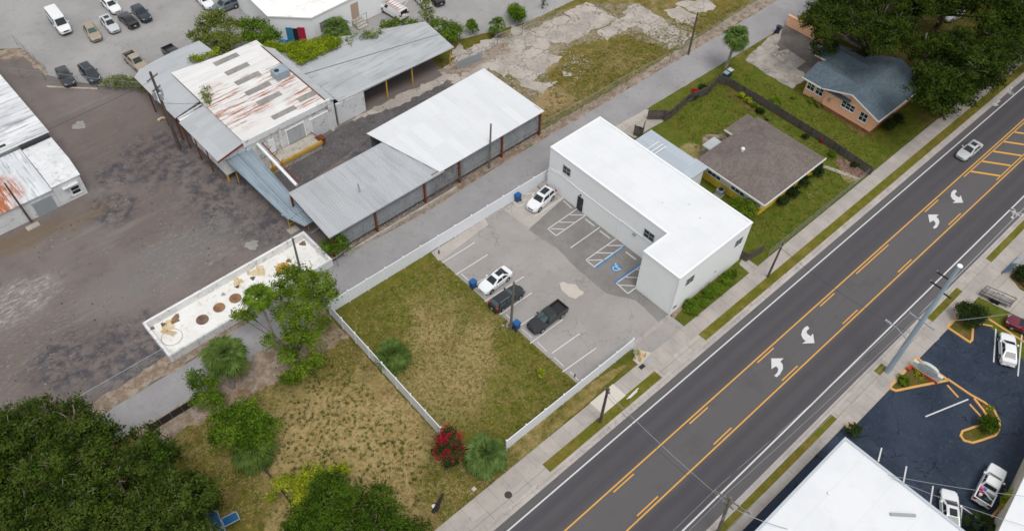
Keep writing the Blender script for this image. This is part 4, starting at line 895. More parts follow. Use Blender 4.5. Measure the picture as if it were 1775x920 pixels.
for k, ((u, v), r, mt) in enumerate((((438, 482), .26, M_brown2), ((411, 496), .25, M_brown2), ((410, 486), .5, M_ochre), ((445, 466), .7, M_ochre), ((292, 563), .6, M_ochre), ((303, 555), .4, M_brown), ((525, 422), .35, M_brown2), ((263, 567), .22, M_brown2), ((430, 470), .3, M_ochre), ((500, 452), .25, M_brown2), ((283, 562), .25, M_brown2), ((306, 548), .3, M_brown2), ((387, 510), .22, M_walk))):
    p = G(u, v, .12); o = MB(); disc(o, p.x, min(p.y, by1-.25-r*1.1), r, .124+k*.0006, .18); o.build('stain', mt, B)
for (u, v), r in (((298, 584), 1.0), ((532, 443), 1.35)):
    p = G(u, v, .12); o = MB(); o.tube([(p.x+r*math.cos(t*math.pi/16), p.y+r*math.sin(t*math.pi/16), .13) for t in range(33)], .035, n=5, cap=False); o.build('tank_ring', M_concbld if r < 1.2 else M_basin, B)
mb = MB(); [mb.box(x, x+.12, by1-.27, by1-.24, random.uniform(.2, .5), .75) for x in np.linspace(bx0+1, bx1-1, 14)]; mb.build('drip_stain', M_brown2, B) if False else None
p = G(299, 580); B = thing('ladder', 'short yellow ladder lying inside the rust-stained basin', 'ladder', (p.x, p.y, .2))
ladr = [MB().tube([(p.x+a-.5, p.y+.9, .3), (p.x+a+.15, p.y-.35, .5)], .05, n=6) for a in (-.22, .22)]; [q_.build('rail', M_ochre, B) for q_ in ladr]
mb = MB(); [mb.obox((p.x-.5+.15*k-.22, p.y+.8-.29*k, .33+.045*k), (p.x-.5+.15*k+.22, p.y+.8-.29*k, .33+.045*k), .09, .04) for k in range(5)]; mb.build('step', M_yel, B)

# ---------------------------------------------------------------- fences
def vinyl(name, label, pts, h=1.75, group=None, cap_every=2.35, drop=None):
    B = thing(name, label, 'fence', (pts[0][0], pts[0][1], 0))
    pan = MB(); rl = MB(); rb_ = MB()
    posts = []
    for (x0, y0), (x1, y1) in zip(pts, pts[1:]):
        a = Vector((x0, y0, 0)); b = Vector((x1, y1, 0)); n = max(1, round((b-a).length/cap_every))
        for i in range(n+1):
            p = a.lerp(b, i/n)
            if not any((p-q).length < .3 for q in posts): posts.append(p)
        for i in range(n):
            p = a.lerp(b, i/n); q = a.lerp(b, (i+1)/n); k = 12
            for j in range(k):
                s0 = p.lerp(q, (j+.04)/k); s1 = p.lerp(q, (j+.96)/k); pan.obox((s0.x, s0.y, .08), (s1.x, s1.y, .08), .035, h-.16)
            rl.obox((p.x, p.y, h-.14), (q.x, q.y, h-.14), .07, .10); rb_.obox((p.x, p.y, .05), (q.x, q.y, .05), .07, .12)
    pan.build('panel', M_vinyl, B); rl.build('rail', M_vinyl, B)
    for p in posts:
        m_ = MB(); m_.box(p.x-.065, p.x+.065, p.y-.065, p.y+.065, 0, h+.06)
        m_.add([(p.x-.09, p.y-.09, h+.06), (p.x+.09, p.y-.09, h+.06), (p.x+.09, p.y+.09, h+.06), (p.x-.09, p.y+.09, h+.06), (p.x, p.y, h+.17)], [(0, 1, 4), (1, 2, 4), (2, 3, 4), (3, 0, 4), (3, 2, 1, 0)])
        m_.build('post', M_vinyl, B)
vinyl('vinyl_fence', 'long white vinyl fence between the alley and the fenced lawn, ending at the office building', [(22.05, 48.35), (52.0, 47.95), (51.35, 47.4)], 1.8)
vinyl('vinyl_fence', 'white vinyl fence between the green lawn and the dry lot, ending at the red bougainvillea', [(21.95, 48.2), (21.45, 30.2)], 1.75)
vinyl('vinyl_fence', 'white vinyl fence along the sidewalk between the round palm and the driveway', [(25.0, 25.3), (41.7, 25.35)], 1.75)
M_wire = plain('fence_wire', (.30, .34, .33), .5, .4, .4, .1); M_wirew = plain('light_fence_wire', (.45, .48, .50), .5, .4, .3, .1)
def chain(label, pts, h=1.5, mat=M_wire, step=2.6, mesh=.22, group=None):
    B = thing('chain_link_fence', label, 'fence', (pts[0][0], pts[0][1], 0), group)
    net = MB(); rl = MB()
    for (x0, y0), (x1, y1) in zip(pts, pts[1:]):
        a = Vector((x0, y0, 0)); b = Vector((x1, y1, 0)); L = (b-a).length; n = max(1, round(L/step)); d = (b-a)/L
        rl.tube([a+Vector((0, 0, h)), b+Vector((0, 0, h))], .022, n=5)
        for i in range(n+1):
            p = a.lerp(b, i/n); q = MB(); q.tube([p, p+Vector((0, 0, h+.05))], .03, n=6); q.build('post', mat, B)
        k = int(L/mesh)
        for i in range(-int(h/mesh), k):
            for s in (1, -1):
                s0, s1 = i*mesh, i*mesh+h; z0, z1 = (0, h) if s > 0 else (h, 0)
                t0 = max(0, -s0/h); t1 = min(1, (L-s0)/h)
                if t1 <= t0: continue
                p = a+d*(s0+t0*h)+Vector((0, 0, z0+(z1-z0)*t0)); q = a+d*(s0+t1*h)+Vector((0, 0, z0+(z1-z0)*t1))
                nrm = Vector((-d.y, d.x, 0))*.0022+Vector((0, 0, .0022))
                net.add([p-nrm, q-nrm, q+nrm, p+nrm], [(0, 1, 2, 3)])
    rl.build('top_rail', mat, B); net.build('wire_mesh', mat, B)
chain('long green-grey chain-link fence along the alley edge of the vacant lot', [(57.2, 54.6), (64, 54.3), (72, 54.1), (80, 53.6), (86, 53.9), (105, 54.2)], 1.55)
pa = G(145, 700); pb = G(289, 617); chain('thin chain-link fence between the dark yard and the alley below the basin', [(pa.x-14, pa.y+.1), (pa.x, pa.y), (pb.x, pb.y)], 1.3, M_wirew)
chain('short chain-link fence on the alley side of the white-walled basin', [(7.6, 53.1), (26.2, 53.0), (28.5, 53.3)], 1.5, M_wirew, mesh=.3)
q = [G(*p) for p in ((-40, 128), (80, 140), (170, 152), (258, 160))]
chain('chain-link fence along the near edge of the far parking area behind the two dark cars', [(p.x, p.y) for p in q], 1.4, M_wire)
q = [G(*p) for p in ((30, 78), (82, 128))]; chain('short chain-link fence running down the weedy bank at the upper left', [(p.x, p.y) for p in q], 1.4, M_wire)
q = [G(*p) for p in ((793, 122), (835, 105), (862, 78), (905, 62), (960, 25))]
chain('chain-link fence with shrubs between the top driveway and the broken slabs', [(p.x, p.y) for p in q], 1.6, M_wirew)
t = thing('sheet_fence', 'short pale corrugated fence panel beside the bright green bush', 'fence', (q[0].x, q[0].y, 0))
mb = MB(); a, b = q[0], q[1]; k = 16
for i in range(k): s0 = a.lerp(b, i/k); s1 = a.lerp(b, (i+.9)/k); mb.obox((s0.x, s0.y, 0), (s1.x, s1.y, 0), .04, 1.3)
mb.build('panel', M_steel, t)
def wood(label, pts, h=1.5, lean=0, picket=.16):
    B = thing('wooden_fence', label, 'fence', (pts[0][0], pts[0][1], 0))
    mb = MB(); rl = MB()
    for (x0, y0), (x1, y1) in zip(pts, pts[1:]):
        a = Vector((x0, y0, 0)); b = Vector((x1, y1, 0)); n = max(1, int((b-a).length/picket))
        for i in range(n):
            p = a.lerp(b, i/n); q = a.lerp(b, (i+.88)/n); hh = h+random.uniform(-.05, .05)
            mb.obox((p.x, p.y, .03), (q.x, q.y, .03), .03, hh)
        dn = Vector((-(b-a).y, (b-a).x, 0)).normalized()*.05
        for z in (.35, h-.25): rl.obox((a.x+dn.x, a.y+dn.y, z), (b.x+dn.x, b.y+dn.y, z), .05, .09)
        for i in range(int((b-a).length/2.4)+1):
            p = a.lerp(b, min(1, i*2.4/(b-a).length)); rl.box(p.x+dn.x-.05, p.x+dn.x+.05, p.y+dn.y-.05, p.y+dn.y+.05, 0, h+.03)
    mb.build('picket', M_fencewood, B); rl.build('frame', M_fencewood, B)
g = lambda u, v: tuple(G(u, v)[:2])
wood('dark weathered board fence between the two house lawns', [g(1243, 145), g(1262, 150), g(1330, 190), g(1430, 252), g(1508, 305)], 1.25)
wood('curving board fence along the alley side of the bright green lawn', [g(1243, 145), g(1225, 165), g(1190, 180), g(1162, 205), g(1150, 212)], 1.4)
wood('open board gate across the concrete drive from the alley', [g(1122, 208), g(1153, 208)], 1.5)
wood('board gate leaf standing open beside the annex shed', [g(1098, 235), g(1112, 240), g(1116, 226)], 1.6)
wood('low board fence at the street corner of the white office building', [(59.3, 25.8), (59.5, 24.9), (62, 24.6)], 1.3)
wood('dark post-and-board fence separating the dry lot from the shaded yard at the bottom', [g(440, 790), g(500, 868), g(540, 930)], 1.0)
c = [g(233, 746), g(290, 742), g(335, 708)]
t = thing('screen_fence', 'low black fabric screen along the alley edge beside the big tree', 'fence', (*g(265, 745), 0))
mb = MB(); a = G(262, 748); b = G(337, 702); mb.obox((a.x, a.y, .02), (b.x, b.y, .02), .05, 1.0); mb.build('fabric', M_black, t); [MB().tube([a.lerp(b, k/4), a.lerp(b, k/4)+Vector((0, 0, 1.1))], .03).build('post', M_steel, t) for k in range(5)]
t = thing('wire_fence', 'low wire fence between the sidewalk and the brown-roofed house lawn', 'fence', (62, 23.9, 0))
[MB().tube([(62+2.2*k, 23.85, 0), (62+2.2*k, 23.85, 1.1)], .025).build('post', M_wire, t) for k in range(10)]
mb = MB(); [mb.tube([(62, 23.85, z), (81.8, 23.85, z)], .012, n=4) for z in (.2, .5, .8, 1.05)]; mb.build('wire', M_wire, t)
t = thing('kerb_block', 'broken pale concrete kerb in front of the two dark parked cars', 'kerb', (17, 98, 0))
q = [G(*p) for p in ((82, 152), (120, 154), (170, 156))]; mb = MB(); [mb.obox((a.x, a.y, 0), (b.x, b.y, 0), .25, .2) for a, b in zip(q, q[1:])]; mb.build('block', M_slab, t)

# yellow kerbed islands of the black lot
def island(label, px, fill, w=.22, h=.17, closed=True, mat=M_ykerb, bed=None):
    pts = [G(u, v) for u, v in px]; c = sum(pts, Vector())/len(pts)
    B = thing('kerb_island', label, 'kerb island', (c.x, c.y, 0))
    mb = MB(); lp = pts+[pts[0]] if closed else pts
    for a, b in zip(lp, lp[1:]): mb.obox((a.x, a.y, 0), (b.x, b.y, 0), w, h)
    for p in pts: mb.tube([(p.x, p.y, 0), (p.x, p.y, h+.004)], w/2, w/2, 10)
    mb.build('kerb', mat, B)
    if fill:
        m2 = MB(); pl = [(p.x, p.y) for p in (pts if closed else [G(u, v) for u, v in bed])]; m2.prism(pl, .0, .11); m2.build('planting_bed', M_bed, B)
    return B
island('triangular yellow-kerbed island round the dark round bush', [(1641, 568), (1657, 548), (1682, 529), (1688, 530), (1686, 560), (1684, 590), (1680, 594)], True)
island('yellow-kerbed island in front of the arched sign', [(1589, 621), (1565, 646), (1543, 668), (1543, 674), (1552, 678), (1590, 670), (1642, 660), (1632, 652), (1610, 638)], True)
def smooth_px(p0, n=8):
    return p0
island('long curved yellow-kerbed island hooking round the small green bush', [(1642, 658), (1680, 684), (1705, 698), (1722, 712), (1731, 730), (1731, 745), (1724, 755), (1702, 763), (1685, 768), (1670, 764), (1664, 756), (1667, 748), (1690, 740), (1706, 735), (1710, 723), (1703, 711), (1688, 692)], True, .2, closed=False, bed=[(1700, 699), (1722, 713), (1730, 731), (1730, 745), (1723, 754), (1702, 762), (1685, 767), (1671, 763), (1665, 756), (1668, 749), (1690, 741), (1707, 736), (1712, 723), (1706, 712)])
for a, b, lb in (((1641, 668), (1660, 689), 'yellow wheel stop nearest the arched sign'), ((1680, 701), (1699, 722), 'yellow wheel stop beside the hooked kerb island'), ((1692, 561), (1720, 566), 'yellow wheel stop beside the dark round bush')):
    a, b = G(*a), G(*b); t = thing('wheel_stop', lb, 'wheel stop', (a.x, a.y, 0)); MB().obox((a.x, a.y, .0), (b.x, b.y, .0), .16, .13).build('block', M_ykerb, t)
t = thing('kerb', 'straight yellow kerb between the black lot and the green strip on the right', 'kerb', (70, 4, 0)); mb = MB(); q = [G(*p) for p in ((1693, 541), (1742, 573), (1790, 604))]; [mb.obox((a.x, a.y, 0), (b.x, b.y, 0), .2, .16) for a, b in zip(q, q[1:])]; mb.build('block', M_ykerb, t)
t = thing('kerb', 'short curved yellow kerb round the bush at the corner of the big white roof', 'kerb', (50, 5, 0)); mb = MB(); q = [G(*p) for p in ((1466, 742), (1471, 736), (1480, 735), (1486, 741))]; [mb.obox((a.x, a.y, 0), (b.x, b.y, 0), .16, .16) for a, b in zip(q, q[1:])]; mb.build('block', M_ykerb, t)
t = thing('kerb', 'yellow kerb beside the yellow-green shrub at the bottom right', 'kerb', (56, -10, 0)); mb = MB(); a, b = G(1717, 897), G(1735, 876); mb.obox((a.x, a.y, 0), (b.x, b.y, 0), .2, .16); mb.build('block', M_ykerb, t)
# concrete wheel stops in the white-striped lot
O = (888, 307)
ws = [((380, 222), (427, 258)), ((455, 282), (507, 322)), ((590, 392), (643, 432)), ((265, 125), (308, 165)), ((128, 860), (180, 910))]
ws = [((O[0]+a[0]/3, O[1]+a[1]/3), (O[0]+b[0]/3, O[1]+b[1]/3)) for a, b in ws]+[((800, 476), (813, 488)), ((825, 499), (842, 514)), ((877, 546), (885, 554)), ((904, 571), (922, 586)), ((960, 620), (977, 636)), ((988, 645), (1003, 661))]
wl_ = ['between the door hatching and the next bay', 'in the bay left of the blue-edged hatching', 'in the wheelchair bay against the wall', 'beside the black door', 'in the empty bay below the black pickup', 'left of the upper blue bin', 'in front of the white sedan', 'left of the pole in the lot', 'in front of the black pickup', 'in the second empty bay below the pickup', 'at the end of the lot near the street fence']
M_stop = plain('wheel_stop_concrete', (.52, .50, .48), .85, .2, 0, .12)
for (a, b), lb in zip(ws, wl_):
    a, b = G(*a), G(*b); t = thing('wheel_stop', 'pale concrete wheel stop '+lb, 'wheel stop', (a.x, a.y, 0), 'concrete wheel stops in the striped lot')
    mb = MB(); d = (b-a).normalized(); n_ = Vector((-d.y, d.x, 0)); vs = [p+n_*s*k+Vector((0, 0, z)) for p in (a, b) for s, k, z in ((1, .09, .04), (-1, .09, .04), (-1, .06, .15), (1, .06, .15))]
    mb.add(vs, [(0, 1, 2, 3), (7, 6, 5, 4), (0, 4, 5, 1), (1, 5, 6, 2), (2, 6, 7, 3), (3, 7, 4, 0)]); mb.build('block', M_stop, t)

# ---------------------------------------------------------------- poles and wires
def pole(label, base, top, h, r0=.16, r1=.11, mat=M_pole, name='utility_pole', arms=()):
    """base pixel on the ground; top = pixel of the top end at height h"""
    a = G(*base); b = G(*top, h) if top else Vector((a.x, a.y, h))
    d = b-a; 
    if Vector((d.x, d.y)).length > .12*h: b = a+Vector((d.x, d.y, 0)).normalized()*.10*h+Vector((0, 0, h))
    B = thing(name, label, 'utility pole' if name == 'utility_pole' else 'pole', (a.x, a.y, 0))
    mb = MB(); mb.tube([a, a.lerp(b, .5), b], r0, r1, 12); mb.build('shaft', mat, B, smooth=True)
    for (f, ang, L, off, m_) in arms:
        c = a.lerp(b, f); u = Vector((math.cos(R(ang)), math.sin(R(ang)), 0))
        q = MB(); q.obox(c+u*(-L/2+off)-Vector((0, 0, .05)), c+u*(L/2+off)-Vector((0, 0, .05)), .1, .1); ar = q.build('crossarm', m_, B)
        for s in (-.48, -.2, .2, .48):
            p = c+u*(L*s+off); q = MB(); q.tube([p+Vector((0, 0, .05)), p+Vector((0, 0, .22))], .05, .03, 7); q.build('insulator', M_steel, ar)
    return B, a, b
def wire(label, a, b, sag=.5, r=.018, mat=None, group=None):
    a, b = Vector(a), Vector(b); k = 20
    pts = [a.lerp(b, i/k)-Vector((0, 0, sag*4*(i/k)*(1-i/k))) for i in range(k+1)]
    mb = MB(); mb.tube(pts, r, n=5); o = mb.build('overhead_wire', mat or M_wirebl); return tag(o, label, 'wire', group)
M_wirebl = plain('black_wire', (.05, .05, .055), .6); M_wireg = plain('grey_cable', (.30, .31, .33), .5, .4)
M_bsteel = plain('blue_grey_steel', (.30, .38, .44), .5, .4, 0, .15, 2)
P1, a1, b1 = pole('tall dark wooden utility pole with transformers standing at the torn grey canopy', (312, 258), (260, 125), 10.9, .2, .14, arms=((.93, 20, 1.6, 0, M_pole), (.80, 20, 1.2, 0, M_pole)))
for dx, dy in ((-.45, .1), (.4, .25), (.05, -.45)):
    c = a1.lerp(b1, .73); mb = MB(); mb.tube([(c.x+dx, c.y+dy, c.z-.5), (c.x+dx, c.y+dy, c.z+.4)], .2, .2, 12); mb.tube([(c.x+dx, c.y+dy, c.z+.4), (c.x+dx, c.y+dy, c.z+.5)], .2, .06, 12); mb.build('transformer', M_steel, P1, smooth=True)
c = a1.lerp(b1, .62); wire('thin black service wire from the transformer pole to the warehouse roof', c, (28.5, 79.5, 4.4), .3, .02)
wire('two-span black wire over the yard to the pole at the left building', a1.lerp(b1, .9), Vector((-30, 83, 9)), 1.0, .02)
P2, a2, b2 = pole('black leaning utility pole against the front of the streaky-roofed building', (55, 385), (8, 318), 6.2, .12, .09)
c = G(59, 392); tag(MB().box(c.x-.8, c.x+.6, c.y-.4, c.y+.3, 0, .15).build('concrete_footing', M_slab), 'pale square concrete footing at the foot of the leaning black pole', 'footing')
P3, a3, b3 = pole('grey-green wooden pole rising from the basin wall beside the alley', (524, 481), (507, 413), 6.1, .14, .10, M_poleg)
P4, a4, b4 = pole('short grey wooden pole at the rusty wall of the long shed', (848, 292), (851, 215), 6.4, .13, .10, M_poleg)
P5, a5, b5 = pole('greenish wooden pole standing at the grass edge beside the dark wagon', (885, 571), (891, 489), 7.3, .14, .11, M_poleg)
P6, a6, b6 = pole('brown utility pole on the sidewalk verge beside the pale new slab', (1040, 732), (1053, 678), 7.0, .16, .11, arms=((.93, 90, .6, 0, M_pole),))
c = a6.lerp(b6, .88); mb = MB(); mb.tube([c+Vector((.2, .1, -.3)), c+Vector((.2, .1, .3))], .16, .16, 10); mb.build('transformer', M_black, P6, smooth=True)
P7, a7, b7 = pole('brown wooden pole beside the alley fence of the vacant lot', (1193, 95), (1210, 22), 6.3, .15, .11)
P8, a8, b8 = pole('thin dark pole with hanging wires between sidewalk and brown-roofed house lawn', (1330, 481), (1358, 420), 6.0, .13, .09, arms=((.9, 0, .7, 0, M_pole),))
P9, a9, b9 = pole('tall thick blue-grey steel pole leaning over the far kerb of the street', (1537, 645), (1664, 461), 16.0, .29, .16, M_bsteel, 'steel_pole')
mb = MB(); mb.tube([b9, b9+Vector((0, 0, .06))], .25, .22, 12); mb.build('cap', M_trimw, P9)
arms9 = []
for f, ang, L, off in ((.52, 90, 2.6, 0), (.80, 90, 1.3, .6), (.88, 90, 1.3, .6), (.78, 90, .8, -.5)):
    c = a9.lerp(b9, f); u = Vector((0, 1, 0)); q = MB(); q.obox(c+u*(-L/2+off), c+u*(L/2+off), .11, .11); ar = q.build('crossarm', M_steel if f < .6 else M_black, P9)
    e = c+u*(L/2+off); arms9.append(e); q = MB(); q.tube([e, e+Vector((0, 0, .25))], .05, .04, 7); q.build('insulator', M_steel, ar)
c = a9.lerp(b9, .33); mb = MB(); mb.tube([c+Vector((.1, .3, 0)), c+Vector((.1, 1.5, .5)), c+Vector((0, 2.2, .55))], .04); mb.build('lamp_arm', M_steel, P9); mb = MB(); mb.obox(c+Vector((0, 2.1, .5)), c+Vector((0, 2.7, .52)), .22, .12); mb.build('lamp_head', M_steel, P9)
P10, a10, b10 = pole('weathered utility pole with a long crossarm on the verge by the big white roof', (1243, 925), (1267, 862), 7.6, .17, .12, M_poleg, arms=((.93, 100, 3.2, -.2, M_poleg), (.80, 100, 1.0, 0, M_poleg)))
xx = Vector((1, 0, 0))
tops = [a10.lerp(b10, .95)+Vector((0, d, .2)) for d in (-1.4, -.6, .5, 1.3)]
lows = [a10.lerp(b10, .82)+Vector((0, d, .1)) for d in (-.3, .3)]
wl2 = ['outermost', 'second', 'third', 'kerb-side']
for i, (t_, e) in enumerate(zip(tops, [a9.lerp(b9, .52)+Vector((0, d, .15)) for d in (-1.2, -.5, .5, 1.2)])):
    wire('thin grey power line between crossarm pole and steel pole, '+wl2[i]+' of the four', t_, e, .5, .014, M_wireg)
    wire('thin grey power line leaving the crossarm pole downwards, '+wl2[i]+' of the four', t_, t_+Vector((-45, 0, .6)), .6, .014, M_wireg)
wire('thick pale communication cable from the crossarm pole to the steel pole', lows[0], a9.lerp(b9, .42)+Vector((0, .5, 0)), .5, .04, M_wireg)
wire('thick pale communication cable from the steel pole up the street', a9.lerp(b9, .55)+Vector((0, .5, 0)), Vector((150, 8.4, 8.6)), .8, .045, M_wireg)
for i, e in enumerate(arms9[1:3]):
    wire('thin black line running up-street from the steel pole, '+('lower' if i == 0 else 'upper')+' of the pair', e, e+Vector((95, 0, 0)), 1.2, .018, M_wirebl)
    wire('thin black line running down-street from the steel pole, '+('lower' if i == 0 else 'upper')+' of the pair', e, e+Vector((-90, 0, 0)), 1.5, .018, M_wirebl)
wire('pale twisted cable crossing the street from the brown pole to the crossarm pole', a6.lerp(b6, .9), lows[1], .35, .02, M_wireg)
wire('thin dark wire crossing the street beside the pale twisted cable', a6.lerp(b6, .82), lows[1]+Vector((-.2, .3, -.3)), .8, .016)
wire('dark wire crossing the street from the thin pole to the steel pole', a8.lerp(b8, .85), a9.lerp(b9, .40), .7, .018)
wire('pale cable dropping from the crossarm pole to the big white roof', lows[0], (35.6, 3.5, 4.2), .3, .03, M_wireg)
wire('thin pale service wire over the black lot, upper one of the pair', G(1540, 823, 4.3), G(1800, 862, 5.5), .3, .02, M_wireg)
wire('thin pale service wire over the black lot, lower one of the pair', G(1545, 828, 4.2), G(1790, 915, 4.8), .3, .02, M_wireg)
wire('pale wire from the steel pole over the dark round bush', a9.lerp(b9, .5), G(1700, 520, 5.0)+Vector((6, -6, 0)), .3, .02, M_wireg)

# ---------------------------------------------------------------- vehicles
def carpaint(name, c, metal=.25, rough=.28):
    M = Mat(name, rough, .5, metal); M.b.inputs['Coat Weight'].default_value = .6; M.b.inputs['Coat Roughness'].default_value = .08
    return M.out(M.mix(M.noise(3, 4), c, tuple(x*.88 for x in c)))
M_tyre = plain('tyre_rubber', (.02, .02, .021), .85, .2); M_rim = plain('alloy_rim', (.42, .43, .45), .35, .5, .6, .15); M_lamp = plain('headlight_glass', (.62, .64, .66), .15, .6); M_tail = plain('taillight_red', (.30, .012, .015), .2, .6)
M_trim = plain('black_plastic', (.025, .025, .027), .6, .3); M_cglass = plain('tinted_glass', (.018, .024, .028), .10, .45, 0, .2); M_cglass2 = plain('green_glass', (.04, .075, .075), .08, .8, 0, .2); M_plate = plain('number_plate', (.6, .6, .58), .5)
SPEC = dict(
 sedan=dict(L=4.75, W=1.80, hood=.93, sh=.98, boot=1.0, H=1.44, gb=(-1.80, 1.02), gr=(-.98, .12), bw=.80, rw=.60, z0=.2, wb=1.40, nose=.62, tail=.80),
 suv=dict(L=4.65, W=1.88, hood=1.05, sh=1.12, boot=1.12, H=1.68, gb=(-2.12, 1.00), gr=(-1.70, .25), bw=.84, rw=.66, z0=.25, wb=1.38, nose=.75, tail=1.0),
 wagon=dict(L=4.85, W=1.82, hood=.98, sh=1.05, boot=1.05, H=1.56, gb=(-2.20, .95), gr=(-1.75, .15), bw=.82, rw=.64, z0=.22, wb=1.42, nose=.66, tail=.95),
 pickup=dict(L=5.35, W=1.88, hood=1.12, sh=1.18, boot=.78, H=1.80, gb=(-.95, 1.22), gr=(-.72, .42), bw=.84, rw=.67, z0=.32, wb=1.62, nose=.85, tail=.78),
 van=dict(L=5.9, W=2.0, hood=1.25, sh=1.30, boot=1.3, H=2.35, gb=(-2.88, 2.0), gr=(-2.80, 1.35), bw=.96, rw=.84, z0=.28, wb=1.75, nose=.9, tail=1.25),
 oldvan=dict(L=5.5, W=1.98, hood=1.12, sh=1.20, boot=1.2, H=2.0, gb=(-2.68, 1.75), gr=(-2.58, 1.0), bw=.94, rw=.80, z0=.3, wb=1.7, nose=.85, tail=1.15))
def car(name, label, kind, front, rear, paint_, cat='car', glass=M_cglass, sunroof=False, group=None, bed=M_trim, roofmat=None, z=.75, extras=None, dark=False, gravel=0, lift=None):
    s = SPEC[kind]; L, Wd = s['L'], s['W']; w = Wd/2
    root = thing(name, label, cat, (0, 0, 0), group)
    # hull
    f = L/2
    if kind == 'pickup':
        st = [(-f, .93, .42, .70), (-f+.12, 1, s['z0'], .78), (-1.0, 1, s['z0'], .79), (-.96, 1, s['z0'], 1.18), (0, 1, s['z0'], 1.19), (1.15, 1, s['z0'], 1.17), (1.9, .98, s['z0'], 1.12), (f-.2, .93, s['z0']+.05, 1.04), (f, .84, .48, .85)]
    elif kind in ('van', 'oldvan'):
        st = [(-f, .95, .4, s['tail']-.05), (-f+.08, 1, s['z0'], s['boot']), (0, 1, s['z0'], s['sh']), (1.7, 1, s['z0'], s['sh']-.03), (2.2, .97, s['z0'], s['hood']), (f-.25, .90, s['z0']+.05, s['hood']-.18), (f, .76, .45, s['nose'])]
    else:
        st = [(-f, .80, .38, s['tail']-.08), (-f+.10, .90, s['z0']+.05, s['boot']-.04), (-f+.45, .97, s['z0'], s['boot']), (-1.2, 1, s['z0'], s['sh']), (0, 1, s['z0'], s['sh']), (.9, 1, s['z0'], s['sh']-.02), (1.6, .98, s['z0'], s['hood']-.01), (f-.35, .92, s['z0']+.03, s['hood']-.12), (f-.08, .80, .34, s['nose']+.06), (f, .66, .42, s['nose']-.08)]
    mb = MB(); prof = []; m_ = 9
    for x, k, zb, zt in st:
        hw = w*k; zm = zb+(zt-zb)*.55
        ring = [(x, -hw*.90, zb), (x, -hw, zb+.12), (x, -hw, zm), (x, -hw*.965, zt-.06), (x, -hw*.88, zt), (x, 0, zt+(.035 if kind != 'pickup' or x > -.9 else 0))]
        ring = ring+[(a, -b, c) for a, b, c in ring[-2::-1]]
        prof.append(ring)
    k = len(prof[0]); vs = [p for r_ in prof for p in r_]; fs = []
    for i in range(len(prof)-1):
        for j in range(k-1): fs.append((i*k+j, i*k+j+1, (i+1)*k+j+1, (i+1)*k+j))
        fs.append((i*k+k-1, i*k, (i+1)*k, (i+1)*k+k-1))
    fs.append(tuple(range(k-1, -1, -1))); fs.append(tuple((len(prof)-1)*k+j for j in range(k)))
    fs = [q[::-1] for q in fs]
    mb.add(vs, fs)
    if kind == 'pickup':
        for y0, y1 in ((-w*.99, -w*.87), (w*.87, w*.99)): mb.box(-f+.06, -.95, y0, y1, .70, 1.19)
        mb.box(-f+.02, -f+.12, -w*.985, w*.985, .6, 1.18)
    # greenhouse
    (b0, b1), (r0, r1) = s['gb'], s['gr']; zb = s['sh']-.03; H = s['H']; bw, rw = s['bw'], s['rw']
    def gp(x, y, z_): return (x, y, z_)
    base = [gp(b0, -bw, zb), gp(b0+.25, -bw-.02, zb), gp(b1-.5, -bw-.02, zb), gp(b1, -bw*.86, zb-.02)]
    mid = [gp(r0, -rw, H-.05), gp(r0+.15, -rw-.02, H-.04), gp(r1-.25, -rw-.02, H-.04), gp(r1, -rw*.93, H-.06)]
    top = [gp(r0+.06, -rw*.86, H-.012), gp(r0+.2, -rw*.88, H), gp(r1-.28, -rw*.88, H), gp(r1-.08, -rw*.84, H-.02)]
    cen = [(p[0], 0, p[2]+.03) for p in top]
    rows = [base, mid, top, cen]+[[(a, -b, c) for a, b, c in r_] for r_ in (top, mid, base)]
    vs = [p for r_ in rows for p in r_]; fs = []
    for i in range(6):
        for j in range(3): fs.append((i*4+j, i*4+j+1, (i+1)*4+j+1, (i+1)*4+j))
    fs.append((3, 27, 23, 19, 15, 11, 7)); fs.append((0, 4, 8, 12, 16, 20, 24))
    mb.add(vs, fs)
    mb.build('body', paint_, root, smooth=True, local=True, sharp=28)
    # glass panels standing proud of the shell
    def lerp(a, b, t): return Vector(a).lerp(Vector(b), t)
    def pane(nm, A, B_, C_, D_, n, i0=.06, i1=.94, j0=.08, j1=.90, gl=None):
        """A,B bottom corners, C,D top corners (above B, A)"""
        mbp = MB(); n = Vector(n).normalized()*.012
        def P(u_, v_): return lerp(lerp(A, B_, u_), lerp(D_, C_, u_), v_)
        q = [P(i0, j0), P(i1, j0), P(i1, j1), P(i0, j1)]; e1 = q[1]-q[0]; e2 = q[3]-q[0]; nn_ = e1.cross(e2).normalized()
        if nn_.dot(n) < 0: nn_ = -nn_
        q2 = [p+nn_*.014 for p in q]; q1 = [p-nn_*.02 for p in q]
        mbp.add(q1+q2, [(0, 1, 2, 3), (7, 6, 5, 4), (0, 4, 5, 1), (1, 5, 6, 2), (2, 6, 7, 3), (3, 7, 4, 0)])
        return mbp.build(nm, gl or glass, root, local=True)
    mir = lambda p: (p[0], -p[1], p[2])
    pane('windshield', base[3], mir(base[3]), mir(mid[3]), mid[3], (1, 0, 1), .04, .96, .10, .93)
    pane('rear_window', base[0], mir(base[0]), mir(mid[0]), mid[0], (-1, 0, 1), .08, .92, .18 if kind != 'sedan' else .08, .90)
